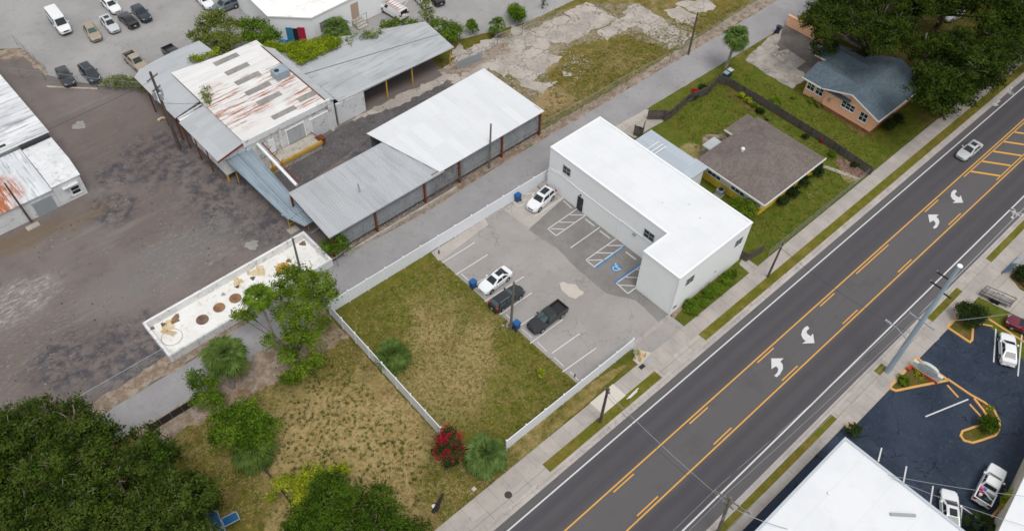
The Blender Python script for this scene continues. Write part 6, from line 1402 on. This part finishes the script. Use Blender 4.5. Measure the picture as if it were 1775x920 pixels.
def tree(name, label, cat, base, lobes, mat, dens=28, size=.17, trunk=.25, flat=.75, clump=.5, bark=M_bark, limbs=True, accents=(), group=None, inner=.4, crown='crown', clumpn=22):
    a = G(*base) if base else None
    cs = [np.array(G(u, v, z)) for u, v, z, r in lobes]; rs = [l[3] for l in lobes]
    if a is None: m_ = sum(cs)/len(cs); a = Vector((m_[0], m_[1], 0))
    B = thing(name, label, cat, (a.x, a.y, 0), group)
    np_mesh(crown, leaves(cs, rs, dens*DK, size, flat, clump, inner=inner, clumpn=clumpn), 4, mat, B)
    for nm, mt, idx, dn in accents: np_mesh(nm, leaves([cs[i] for i in idx], [rs[i]*1.06 for i in idx], dn, size, flat, clump, clumpn=clumpn), 4, mt, B)
    if trunk:
        mb = MB(); m_ = sum(cs)/len(cs); fork = a+Vector((0, 0, max(.25, min(c[2] for c in cs)*.45)))+(Vector(m_)-a)*.12*(1 if limbs else 0)
        fork.z = max(.25, min(c[2] for c in cs)*.45)
        mb.tube([a-Vector((0, 0, .1)), a.lerp(fork, .5)+Vector((.05, .04, 0)), fork], trunk*1.25, trunk*.8, 9)
        if limbs:
            for c, r in zip(cs, rs):
                e = Vector(c)+Vector((0, 0, r*.25)); md = fork.lerp(e, .5)+Vector((random.uniform(-.3, .3), random.uniform(-.3, .3), random.uniform(.0, .3)))
                mb.tube([fork, fork.lerp(md, .5)+Vector((0, 0, .1)), md, e], trunk*.5, trunk*.12, 6)
                for _ in range(3):
                    dd = Vector((random.uniform(-1, 1), random.uniform(-1, 1), random.uniform(-.1, .9))).normalized()*r*.95
                    mb.tube([md.lerp(e, .6), Vector(c)+dd*.6, Vector(c)+dd*1.12], trunk*.16, trunk*.05, 5)
        mb.build('trunk', bark, B)
    return B
def shrub(label, px, r, mat, z=None, cat='shrub', name='shrub', group=None, n=6, dens=190, size=.09, **k):
    dens = dens if dens != 70 else 190
    p = G(*px); z = r*.75 if z is None else z; rd = random.Random(int(px[0]*7+px[1]))
    B = thing(name, label, cat, (p.x, p.y, 0), group)
    cs = [np.array((p.x+rd.uniform(-.45, .45)*r, p.y+rd.uniform(-.45, .45)*r, z*rd.uniform(.7, 1.15))) for _ in range(n)]
    np_mesh('foliage', leaves(cs, [r*rd.uniform(.5, .72) for _ in cs], dens, size, .85, r*.16, inner=.3, bias=.4), 4, mat, B)
    mb = MB(); [mb.tube([(p.x, p.y, 0), (p.x+(c[0]-p.x)*.5, p.y+(c[1]-p.y)*.5, c[2]*.55), tuple(c)], .04+r*.02, .015, 5) for c in cs]; mb.build('stem', M_bark, B)
    return B

def frond(out, base, az, el, Lp, R_, droop, segs=15, spread=150, w=.075):
    """fan leaf: petiole then a fan of narrow blades; quads are appended to out, petiole lines returned"""
    d = Vector((math.cos(az)*math.cos(el), math.sin(az)*math.cos(el), math.sin(el)))
    hub = base+d*Lp+Vector((0, 0, -droop*Lp*Lp*.25))
    d2 = (d+Vector((0, 0, -droop*.7))).normalized(); side = Vector((-math.sin(az), math.cos(az), 0)); upv = d2.cross(side)
    if upv.z < 0: upv = -upv
    for i in range(segs):
        t = R(-spread/2+spread*i/(segs-1))+random.uniform(-.05, .05); dr = d2*math.cos(t)+side*math.sin(t); L = R_*(.72+.28*math.cos(t))*random.uniform(.88, 1.08)
        pr = (side*math.cos(t)-d2*math.sin(t))
        m_ = hub+dr*L*.55+upv*.04-Vector((0, 0, droop*.12)); tip = hub+dr*L-Vector((0, 0, droop*.55*L*random.uniform(.7, 1.3)))
        ww = w*R_
        out.append((hub, m_+pr*ww, m_+tip*0+upv*.025, m_-pr*ww)) if False else None
        out.append((hub, m_+pr*ww, tip, m_-pr*ww))
    return hub
def palm(name, label, crown_px, h, base=None, R_=.85, Lp=.9, n=42, mat=L_palm, r0=.2, dead=8, lean_mat=M_barkg, skirt=0, cat='palm tree', z_c=None, group=None):
    c = G(*crown_px, h); a = G(*base) if base else Vector((c.x, c.y, 0))
    B = thing(name, label, cat, (a.x, a.y, 0), group); n = int(n*.95)
    qs = []; pet = MB()
    for i in range(n):
        az = i*2.39996+random.uniform(-.2, .2); el = R(80)-R(112)*((i+.5)/n)**.8
        hb = frond(qs, c, az, el, Lp*random.uniform(.75, 1.15)*min(1, .3+1.6*i/n), R_*random.uniform(.8, 1.15), .35+.5*(i/n), 14, 165, .068)
        if hb.z > .1: pet.tube([c, c.lerp(hb, .5)+Vector((0, 0, .05)), hb], .022, .012, 4, cap=False)
    co = np.array([[tuple(p) for p in q] for q in qs]).reshape(-1, 3); co[:, 2] = np.maximum(co[:, 2], .05+.1*np.random.rand(len(co)))
    np_mesh('fronds', co, 4, mat, B); pet.build('petiole', L_palm2, B)
    if dead:
        qs = []
        for i in range(dead):
            frond(qs, c-Vector((0, 0, .25)), random.uniform(0, 6.28), R(-62)+random.uniform(-.25, .25), Lp*.8, R_*.85, .9, 11, 100)
        co = np.array([[tuple(p) for p in q] for q in qs]).reshape(-1, 3); co[:, 2] = np.maximum(co[:, 2], .05)
        np_mesh('dead_fronds', co, 4, L_dead, B)
    mb = MB(); md = a.lerp(c, .5)+Vector((0, 0, 0)); mb.tube([a-Vector((0, 0, .05)), a.lerp(c, .33), a.lerp(c, .66), c], r0*1.15, r0*.85, 10); mb.build('trunk', lean_mat, B, smooth=True)
    return B

# big oaks
PL = [(-60, 715), (10, 735), (40, 712), (78, 712), (125, 708), (150, 735), (188, 745), (205, 770), (160, 800), (150, 860), (110, 960), (-100, 980)]
tree('oak_tree', 'huge dark oak filling the left corner of the bottom edge', 'oak tree', None, two(PL, 37, (5.0, 9.4), (1.15, 1.75), 3)+[(18, 738, 6, .8), (40, 716, 6, .8), (62, 706, 6.5, .8), (80, 700, 6.5, .75), (112, 706, 6.5, .7), (130, 701, 6, .8), (165, 735, 5.5, .8), (186, 740, 5, .75), (198, 748, 5, .6)], L_oak, 26, .13, .55, clump=.30, clumpn=36, accents=(('light_leaves', L_oak2, [0, 2, 5, 7, 9, 12, 15, 18, 21], 26),))
PL = [(225, 780), (255, 757), (285, 768), (278, 805), (312, 832), (345, 845), (352, 880), (365, 960), (140, 990), (150, 880), (170, 810)]
tree('oak_tree', 'dark oak right of the huge one, its edge hanging over the blue framed panels', 'oak tree', None, two(PL, 35, (4.2, 8.0), (1.1, 1.65), 5)+[(240, 750, 6, .7), (262, 746, 6, .8), (292, 775, 5, .6), (352, 850, 4, .7), (362, 872, 4, .7)], L_oak, 26, .13, .5, clump=.30, clumpn=36, accents=(('light_leaves', L_oak2, [1, 4, 7, 10, 12], 24),))
P_ = [(1435, -40), (1412, 20), (1412, 62), (1424, 88), (1450, 84), (1475, 62), (1505, 82), (1545, 92), (1575, 70), (1580, -60)]
tree('oak_tree', 'oak crown between the gravel drive and the blue-grey roof of the peach house', 'oak tree', (1500, 110), two(P_, 29, (4.8, 9.0), (1.3, 2.0), 6), L_oak3, 24, .15, .5, clump=.34, clumpn=34)
P_ = [(1580, 60), (1560, 100), (1592, 112), (1598, 150), (1585, 185), (1598, 205), (1622, 212), (1650, 182), (1690, 150), (1700, 90), (1660, 55), (1620, 50)]
tree('oak_tree', 'biggest upper-right oak, hanging over the corner of the blue-grey roof', 'oak tree', (1600, 160), two(P_, 29, (5.5, 10.4), (1.3, 2.0), 7), L_oak3, 24, .15, .6, clump=.34, clumpn=34)
P_ = [(1690, 60), (1680, 165), (1700, 150), (1740, 118), (1790, 118), (1850, 60), (1850, -100), (1740, -60), (1730, 20)]
tree('oak_tree', 'oak in the top right corner above the bicycle lane', 'oak tree', None, two(P_, 30, (5.0, 9.2), (1.3, 2.0), 8), L_oak3, 24, .15, .5, clump=.34, clumpn=34)
P_ = [(1575, -60), (1570, 30), (1620, 38), (1720, 40), (1735, -30), (1700, -90)]
tree('oak_tree', 'thin-leaved oak at the top edge with pale ground showing through', 'oak tree', None, fill(P_, 32, (5, 8.5), (1.4, 2.0), 9), L_oak3, 22, .19, .5, clump=.5)
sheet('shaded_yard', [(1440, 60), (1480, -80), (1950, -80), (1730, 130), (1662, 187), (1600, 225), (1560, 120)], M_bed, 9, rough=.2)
# trees by the alley
lb = [(500, 478, 6, 1.1), (528, 482, 6.3, 1.2), (558, 492, 6, 1.1), (572, 515, 5.5, .9), (482, 505, 5, 1.0), (515, 512, 6, 1.2), (545, 525, 5.5, 1.1), (495, 545, 5, 1.1), (525, 550, 5, 1.1), (512, 580, 4, 1.1), (540, 585, 3.5, .9), (500, 618, 2.5, .9), (525, 640, 1.8, .9), (500, 655, 1.2, .8), (430, 545, 4, .7), (412, 548, 3.6, .6), (560, 560, 3, .7), (468, 590, 3, .6), (545, 625, 1.6, .8)]
tree('broadleaf_tree', 'airy mid-green tree with visible trunk by the alley and the white basin', 'tree', (512, 625), lb, L_mid, 44, .125, .2, clump=.28, accents=(('light_leaves', L_brt, [0, 2, 5, 9, 11], 8),))
palm('tall_palm', 'tall slender palm with a small ragged crown in front of the white basin', (447, 512), 7.2, (486, 612), R_=.95, Lp=.85, n=38, mat=L_brt, r0=.13, dead=4)
palm('sabal_palm', 'round-headed palm beside the alley above the heap of dead fronds', (388, 612), 4.4, (404, 672), R_=1.15, Lp=1.25, n=54, r0=.2, dead=8)
lb = [(345, 660, 2.2, .8), (365, 665, 2.4, .8), (350, 690, 1.8, .9), (372, 690, 1.6, .8), (330, 650, 2.0, .5)]
tree('broadleaf_bush', 'green bush at the alley edge under the round-headed palm', 'bush', None, lb, L_brt, 45, .12, .12, clump=.25)
p = G(418, 688); t = thing('palm_debris', 'fan of dead pinkish palm fronds lying on the dirt under the palm', 'palm frond heap', (p.x, p.y, 0)); qs = []
for i in range(6): frond(qs, p+Vector((.1*i-.3, .9, .5)), R(-90)+random.uniform(-.5, .5), R(-10), .2, 1.5, .35, 15, 80)
co = np.array([[tuple(q) for q in f_] for f_ in qs]).reshape(-1, 3); co[:, 2] = np.maximum(co[:, 2], .06); np_mesh('fronds', co, 4, L_dead, t)
lb = [(398, 728, 3.4, 1.3), (430, 722, 3.8, 1.4), (455, 740, 3.2, 1.2), (420, 748, 3.2, 1.4), (390, 755, 2.6, 1.2), (445, 765, 2.2, 1.2)]
tree('dense_tree', 'dense round bright-topped tree in the middle of the left dry ground', 'tree', (428, 775), lb, L_brt, 48, .13, .25, clump=.32, accents=(('dark_leaves', L_oak, [3, 4, 5], 14),))
palm('sabal_palm', 'palm fronds poking out under the dense round tree', (437, 772), 2.0, None, R_=1.25, Lp=1.3, n=40, r0=.2, dead=5)
P_ = [(535, 862), (560, 838), (598, 845), (622, 862), (655, 850), (678, 880), (705, 905), (740, 930), (735, 990), (470, 990), (500, 905)]
tree('oak_tree', 'dark green trees mass at the middle of the bottom edge', 'tree', None, two(P_, 34, (3.4, 6.2), (1.0, 1.5), 12), L_oak2, 28, .12, .4, clump=.28, clumpn=34, accents=(('dark_leaves', L_oak, [0, 2, 3, 6, 8], 16),))
lb = [(540, 822, 3, .9), (515, 838, 2.8, .8), (575, 822, 3, .8), (595, 818, 2.8, .6), (500, 832, 2.2, .5), (482, 842, 2, .5), (545, 845, 3, .9), (520, 860, 2.8, .8), (475, 860, 1.5, .4)]
tree('yellow_green_tree', 'yellow-green tree peeping out behind the dark trees at the bottom', 'tree', None, lb, L_yel, 40, .13, .12, clump=.3)
palm('low_palm', 'low round palm bush against the inside of the left lawn fence', (680, 612), 1.5, None, R_=1.0, Lp=1.05, n=50, mat=L_palm, r0=.2, dead=3)
palm('low_palm', 'low round pale-green palm bush at the street end of the white fence', (842, 785), 1.6, None, R_=1.15, Lp=1.25, n=56, mat=L_palm2, r0=.22, dead=4)
palm('sabal_palm', 'tall palm with round crown beside the alley and the upper lawn', (1279, 60), 5.8, (1256, 124), R_=.95, Lp=1.1, n=54, r0=.17, dead=10)
lb = [(772, 765, 2.0, .75), (790, 762, 2.0, .7), (765, 785, 1.5, .65), (785, 785, 1.6, .75), (778, 750, 2.2, .6), (795, 778, 1.5, .5), (780, 800, .9, .6)]
tree('bougainvillea', 'red flowering bougainvillea at the end of the left white fence', 'flowering bush', None, lb, L_drk, 40, .10, .08, clump=.22, accents=(('flowers', L_red, [0, 1, 2, 3, 4, 5], 46),))
# along the top
lb = [(380, 26, 4.6, .8), (358, 32, 4.2, .8), (335, 62, 2.8, .6), (350, 50, 3.2, .9), (372, 38, 3.8, 1.1), (398, 45, 3.6, 1.0), (358, 70, 2.8, 1.1), (385, 68, 3.2, 1.2), (408, 70, 3, 1.0), (370, 88, 2.4, .8), (345, 75, 2.4, .7), (392, 88, 2.2, .8)]
tree('feathery_tree', 'feathery grey-green tree behind the warehouse roof', 'tree', None, lb, L_fea, 44, .14, .16, clump=.35)
lb = [(425, 45, 3, 1.0), (448, 45, 3.2, 1.1), (465, 58, 2.8, .9), (435, 65, 2.6, 1.1), (455, 70, 2.4, .9), (478, 65, 2.0, .6)]
tree('dense_tree', 'dense dark green tree between the feathery tree and the blue door', 'tree', None, lb, L_brt, 40, .14, .18, clump=.33, accents=(('dark_leaves', L_oak, [0, 3, 4], 18),))
palm('sabal_palm', 'round palm against the wall of the white workshop', (584, 47), 2.4, (586, 70), R_=1.15, Lp=1.1, n=50, mat=L_palm2, r0=.22, dead=8)
def vine(label, poly, z, mat, dens, seed, base=0.1, size=.12, hump=.35, name='vine', cat='vine'):
    rd = random.Random(seed); pts = [G(u, v, z) for u, v in poly]; P2_ = [(p.x, p.y) for p in pts]; c = sum(pts, Vector())/len(pts)
    B = thing(name, label, cat, (c.x, c.y, 0)); xs = [p[0] for p in P2_]; ys = [p[1] for p in P2_]
    cs = []
    A_ = (max(xs)-min(xs))*(max(ys)-min(ys))
    for _ in range(int(A_*dens)):
        x, y = rd.uniform(min(xs), max(xs)), rd.uniform(min(ys), max(ys))
        if inpoly(x, y, P2_): cs.append((x, y, z+rd.uniform(0, hump)))
    p = np.repeat(np.array(cs), 14, 0); p = p+rng.normal(size=p.shape)*np.array([.22, .22, .08])
    nrm = rng.normal(size=p.shape)*.4+np.array([0, 0, 1.]); nrm /= np.linalg.norm(nrm, axis=1)[:, None]; t = rng.normal(size=p.shape); t -= nrm*(t*nrm).sum(1)[:, None]; t /= np.linalg.norm(t, axis=1)[:, None]; b = np.cross(nrm, t); s = (size*rng.uniform(.6, 1.3, len(p)))[:, None]
    np_mesh('foliage', np.stack([p-t*s, p+b*s*.6, p+t*s, p-b*s*.6], 1).reshape(-1, 3), 4, mat, B)
    mb = MB(); mb.tube([(c.x, c.y, 0), (c.x+.2, c.y+.1, z*.5), (c.x, c.y, z)], .07, .04, 6); mb.build('stem', M_bark, B)
    return B
vine('bright yellow-green creeper covering the back of the shed roof', [(452, 80), (470, 74), (500, 78), (540, 72), (566, 66), (592, 70), (585, 82), (560, 92), (540, 103), (520, 112), (508, 102), (490, 92), (465, 92)], 3.65, L_vine, 22, 1)
vine('thin creeper trailing along the back edge of the ribbed shed roof', [(590, 66), (640, 55), (662, 56), (650, 66), (600, 80)], 3.5, L_fea, 3.5, 2)
vine('small creeper on the back corner of the rusting warehouse roof', [(330, 100), (352, 97), (375, 88), (385, 92), (350, 106), (332, 108)], 4.55, L_vine, 14, 3)
vine('tuft of weeds growing out of the rusty warehouse roof edge', [(350, 158), (362, 158), (366, 172), (360, 182), (352, 170)], 4.5, L_fea, 8, 4, hump=.6)
lb = [(738, 8, 3.4, .8), (742, 26, 2.8, .9), (748, 42, 2, .9), (735, 50, 1.5, .8)]
tree('narrow_tree', 'tall narrow grey-green tree beside the cargo van', 'tree', None, lb, L_fea, 34, .12, .12, clump=.3)
lb = [(762, 42, 2.2, .9), (782, 48, 2.2, 1.0), (795, 55, 1.8, .8), (770, 60, 1.8, 1.0), (756, 62, 1.6, .9), (785, 64, 1.2, .8)]
tree('broadleaf_bush', 'bright green bush at the corner of the ribbed shed roof', 'bush', None, lb, L_brt, 44, .12, .12, clump=.3)
lb = [(668, 44, 1.6, .7), (685, 42, 1.8, .8), (705, 42, 1.7, .7), (720, 44, 1.6, .7)]
tree('hedge', 'low green hedge behind the ribbed shed roof by the cargo van', 'hedge', None, lb, L_mid, 44, .12, .08, clump=.3)
shrub('small round dark green bush by the pale fence panel at the top', (820, 58), .95, L_brt, 1.1, cat='bush')
shrub('larger round green bush left of the grassy slab strip at the top', (893, 38), 1.4, L_brt, 1.4, cat='bush', n=7)
palm('skirted_palm', 'squat palm with a big skirt of dead brown fronds at the top', (862, 40), 2.0, (862, 52), R_=.75, Lp=.8, n=26, mat=L_palm, r0=.3, dead=44)
shrub('tiny bare grey shrub at the edge of the top driveway', (940, 16), .7, L_drk, .8, n=3, dens=14)
# round hedge bushes by the office wall
ps_ = [((1196, 538), .85, 'nearest the downpipe corner'), ((1214, 527), .72, 'second from the downpipe corner'), ((1227, 514), .70, 'third from the downpipe corner'), ((1241, 505), .70, 'third from the front walk'), ((1254, 491), .66, 'second from the front walk'), ((1266, 481), .62, 'nearest the front walk')]
for px, r, lb_ in ps_: shrub('clipped green bush at the white street wall, '+lb_, px, r, L_brt, .55, 'bush', 'clipped_bush', 'clipped bushes by the office wall', 6, 260, .075)
# house garden
lb = [(1280, 352, 1.6, .8), (1300, 358, 1.6, .8), (1290, 370, 1.2, .9), (1272, 362, 1.2, .6)]
tree('broadleaf_bush', 'big leafy green bush at the yellow corner of the brown-roofed house', 'bush', None, lb, L_mid, 50, .11, .1, clump=.26)
for px, r, mt, lb_ in (((1352, 352), .8, L_drk, 'dark low bush in front of the brown-roofed house, nearest the yellow corner'), ((1372, 335), .85, L_drk, 'dark low bush in the middle of the brown-roofed house front'), ((1392, 320), .85, L_drk, 'dark low bush under the eaves of the brown-roofed house'), ((1417, 302), .9, L_drk, 'dark bush at the right corner of the brown-roofed house front'),
      ((1283, 170), .55, L_yel, 'yellow-leaved bush along the board fence, left one'), ((1297, 178), .55, L_yel, 'yellow-leaved bush along the board fence, right one'), ((1341, 184), .8, L_mid, 'round light green bush on the lawn side of the board fence'), ((1440, 270), .55, L_mid, 'small green bush by the house path'), ((1462, 262), .4, L_fea, 'tiny pale bush between path and board fence'),
      ((1352, 200), .4, L_red, 'red-flowering small plant at the board fence near the roof corner'), ((1385, 222), .38, L_red, 'red-flowering small plant halfway down the board fence'), ((1423, 247), .38, L_red, 'red-flowering small plant at the lower end of the board fence'), ((1206, 162), .5, L_red, 'red-orange shrub by the curving board fence'), ((1200, 172), .6, L_drk, 'dark shrub inside the curving board fence'), ((1188, 178), .5, L_mid, 'green shrub beside the dark one at the curving fence'),
      ((1405, 178), .5, L_mid, 'green plant under the windows of the peach house'), ((1418, 186), .5, L_fea, 'pale plant by the peach house wall'), ((1375, 172), .4, L_mid, 'low plant at the peach house garden corner'),
      ((1540, 225), .9, L_drk, 'dark bush under the oak at the front of the peach house'), ((1555, 215), .9, L_drk, 'second dark bush under the oak at the peach house front')):
    shrub(lb_, px, r, mt, None, 'shrub', n=4)
for px_, r_, mt_, lb_ in (((1318, 196), .6, L_drk, 'dark plant in the bed behind the brown-roofed house, uphill one'), ((1332, 208), .5, L_fea, 'grey-green plant in the bed at the top corner of the brown roof'), ((1308, 186), .5, L_mid, 'green plant in the bed next to the yellow-leaved pair'), ((1395, 240), .5, L_drk, 'dark plant between the brown roof and the board fence'), ((1480, 288), .5, L_drk, 'dark plant near the street end of the board fence'), ((1216, 158), .6, L_drk, 'dark shrub at the outer bend of the curving fence'), ((1270, 330), .6, L_drk, 'dark shrub at the yellow wall near the big leafy bush')):
    shrub(lb_, px_, r_, mt_, None, 'plant', n=4)
# right-hand lot
shrub('large dark round bush inside the triangular yellow island', (1674, 556), 1.35, L_drk, 1.3, 'bush', 'round_bush', n=9, dens=70)
shrub('dark green bush at the hooked end of the yellow island', (1706, 744), .95, L_oak2, .9, 'bush', 'round_bush', n=6)
shrub('small dark bush at the corner of the big white roof', (1474, 752), .7, L_drk, .7, 'bush', n=4)
shrub('yellow-green shrub beside the cream building', (1748, 880), .95, L_yel, 1.1, 'bush', n=6)
palm('low_palm', 'small dark palm at the bottom right edge', (1705, 905), 1.4, None, R_=.7, Lp=.9, n=24, mat=L_drk, r0=.12, dead=0)
shrub('low green plants left inside the sign island', (1563, 662), .7, L_mid, .3, 'plant', n=4); shrub('yellow-green plants in the middle of the sign island', (1588, 650), .7, L_yel, .25, 'plant', n=4, dens=30)
shrub('grassy shrub in the narrow part of the hooked island', (1714, 708), .5, L_yel, .2, 'plant', n=3, dens=30)
shrub('dark planting bed shrubs at the right edge by the bench', (1768, 480), 1.2, L_drk, .6, 'plant', n=6)
# shed corner, lawn sapling, weeds
lb = [(568, 426, 1.8, .7), (585, 418, 2.2, .8), (597, 424, 1.8, .6), (578, 432, 1.2, .6)]
tree('broadleaf_bush', 'bright green bush sprouting at the rusty corner post of the long shed', 'bush', (586, 446), lb, L_brt, 46, .12, .07, clump=.25)
shrub('small yellow-green sapling on the fenced lawn near the lot corner', (935, 652), .6, L_yel, .7, 'sapling', 'sapling', n=4, dens=34)
lb = [(195, 140, .8, .7), (212, 142, .9, .9), (230, 144, .9, .8), (245, 150, .7, .7), (180, 146, .5, .5)]
tree('weed_bank', 'scrubby weeds along the canopy end of the parking area fence', 'weeds', None, lb, L_fea, 36, .12, .05, clump=.3)
lb = [(700, 352, 1.5, .6), (730, 335, 1.8, .5), (760, 320, 1.5, .6)]
B = thing('dead_vine', 'tangle of bare dead vine on the rusty wall of the long shed', 'vine', (*G(760, 335)[:2], 0)); mb = MB(); rd = random.Random(4)
for i in range(70):
    x = rd.uniform(40.0, 44.5); z = rd.uniform(.3, 3.2); mb.tube([(x, 54.2, z), (x+rd.uniform(-.6, .6), 54.1, z+rd.uniform(-.2, .5)), (x+rd.uniform(-1, 1), 54.2, z+rd.uniform(-.5, .8))], .018, .01, 4)
mb.build('stem', M_bark, B)
# hanging leaf plants round the lawn fences

# ---------------------------------------------------------------- ground cover and litter (uncountable)
def tufts(name, poly, n, mat, h=(.06, .22), spread=.14, blades=9, seed=1, label_px=True, w=.018):
    rd = np.random.default_rng(seed); pts = [G(u, v) for u, v in poly]; P2_ = [(p.x, p.y) for p in pts]
    xs = [p[0] for p in P2_]; ys = [p[1] for p in P2_]; c = []
    while len(c) < n:
        x, y = rd.uniform(min(xs), max(xs)), rd.uniform(min(ys), max(ys))
        if inpoly(x, y, P2_): c.append((x, y, .05))
    c = np.repeat(np.array(c), blades, 0); hh = rd.uniform(*h, (len(c), 1)); az = rd.uniform(0, 6.28, len(c)); d = np.stack([np.cos(az), np.sin(az), np.zeros(len(c))], 1); sd = np.stack([-np.sin(az), np.cos(az), np.zeros(len(c))], 1)*w*rd.uniform(.7, 2.0, (len(c), 1))
    b = c+d*rd.uniform(0, spread*.6, (len(c), 1)); t = b+d*spread*rd.uniform(.3, 1.2, (len(c), 1))+np.array([0, 0, 1.])*hh
    o = np_mesh(name, np.stack([b-sd, b+sd, t+sd*.3, t-sd*.3], 1).reshape(-1, 3), 4, mat); return tag(o, kind='stuff')
DRY = [(561, 545), (758, 752), (870, 790), (1000, 690), (900, 790), (760, 920), (620, 920), (480, 910), (350, 900), (310, 760), (420, 690), (520, 640)]
tufts('weed_tufts', [(540, 610), (600, 640), (760, 790), (760, 860), (700, 890), (480, 820), (480, 720)], 420, L_grass, (.05, .22), .14, 16, 1)
tufts('dry_grass', DRY, 5200, L_dry, (.03, .13), .16, 6, 2, w=.02)
tufts('dry_grass', [(760, 450), (1000, 665), (885, 765), (770, 745), (590, 545)], 3000, L_dry, (.03, .09), .14, 6, 3, w=.016)
tufts('short_grass', [(760, 450), (1000, 665), (885, 765), (770, 745), (590, 545)], 2600, L_grass, (.03, .09), .12, 6, 4, w=.016)
tufts('short_grass', DRY, 800, L_grass, (.03, .12), .15, 6, 14, w=.018)
tufts('short_grass', [(1160, 200), (1265, 110), (1380, 170), (1500, 235), (1600, 225), (1330, 440), (1230, 290)], 5200, L_grass, (.03, .09), .12, 5, 5)
tufts('short_grass', [(938, 220), (960, 120), (1100, 60), (1300, 5), (1080, 145)], 1200, L_grass, (.03, .08), .16, 6, 6); tufts('dry_grass', [(938, 220), (960, 120), (1100, 60), (1300, 5), (1080, 145)], 1300, L_dry, (.03, .12), .16, 6, 7)
def flakes(name, poly, n, mat, s=(.03, .12), z=.03, seed=1):
    rd = np.random.default_rng(seed); P2_ = [tuple(G(u, v)[:2]) for u, v in poly]; xs = [p[0] for p in P2_]; ys = [p[1] for p in P2_]; out = []
    while len(out) < n:
        x, y = rd.uniform(min(xs), max(xs)), rd.uniform(min(ys), max(ys))
        if not inpoly(x, y, P2_): continue
        a = rd.uniform(0, 6.28); r = rd.uniform(*s)*rd.random()**1.0+.015; q = [(x+r*math.cos(a+k*1.57)*rd.uniform(.5, 1), y+r*math.sin(a+k*1.57)*rd.uniform(.5, 1), z+rd.uniform(0, .06)) for k in range(4)]; out.append(q)
    return tag(np_mesh(name, np.array(out).reshape(-1, 3), 4, mat), kind='stuff')
YARD = [(0, 470), (150, 360), (200, 180), (320, 300), (480, 400), (520, 400), (250, 560), (280, 610), (180, 690), (0, 700)]
flakes('yard_debris', YARD, 420, M_slab, (.02, .10), .035, 1); flakes('dark_debris', YARD, 320, M_black, (.03, .14), .035, 2)
flakes('fallen_leaves', [(187, 700), (347, 610), (534, 474), (727, 371), (888, 271), (1101, 145), (1090, 140), (880, 262), (727, 362), (560, 455), (330, 600), (170, 700)], 2600, L_dead, (.03, .12), .05, 3)
flakes('fallen_leaves', [(330, 700), (470, 600), (561, 540), (700, 700), (600, 690), (400, 780), (300, 760)], 1500, L_dead, (.03, .12), .06, 4)
flakes('fallen_leaves', [(560, 540), (762, 757), (880, 785), (880, 860), (770, 910), (640, 850), (700, 760)], 1100, L_dead, (.03, .12), .06, 5)
flakes('gravel', [(570, 446), (727, 360), (888, 262), (1101, 143), (1101, 138), (935, 228), (727, 350), (577, 442)], 1500, M_slab, (.03, .10), .055, 6)
flakes('rubble', [(800, 100), (850, 72), (905, 48), (1010, 8), (1110, 10), (1205, 55), (1160, 88), (1080, 60), (985, 82), (945, 125), (940, 162), (900, 195), (850, 165), (800, 150)], 1500, M_slab, (.04, .24), .07, 7)
flakes('rubble', [(955, 90), (1000, 88), (1030, 110), (1000, 140), (960, 120)], 260, M_slab, (.04, .2), .07, 9)
flakes('fallen_leaves', [(600, 1080), (888, 886), (1082, 727), (1214, 617), (1332, 508), (1560, 310), (1720, 168), (1718, 165), (1556, 306), (1328, 504), (1210, 613), (1078, 723), (884, 882), (600, 1070)], 900, L_dead, (.02, .07), .17, 8)
flakes('fallen_leaves', [(1071, 222), (1265, 106), (1270, 112), (1160, 195), (1090, 235)], 300, L_dead, (.02, .08), .06, 12)
flakes('dark_debris', [(470, 300), (575, 228), (640, 196), (770, 140), (800, 160), (640, 240), (502, 340)], 160, M_black, (.03, .16), .05, 13)
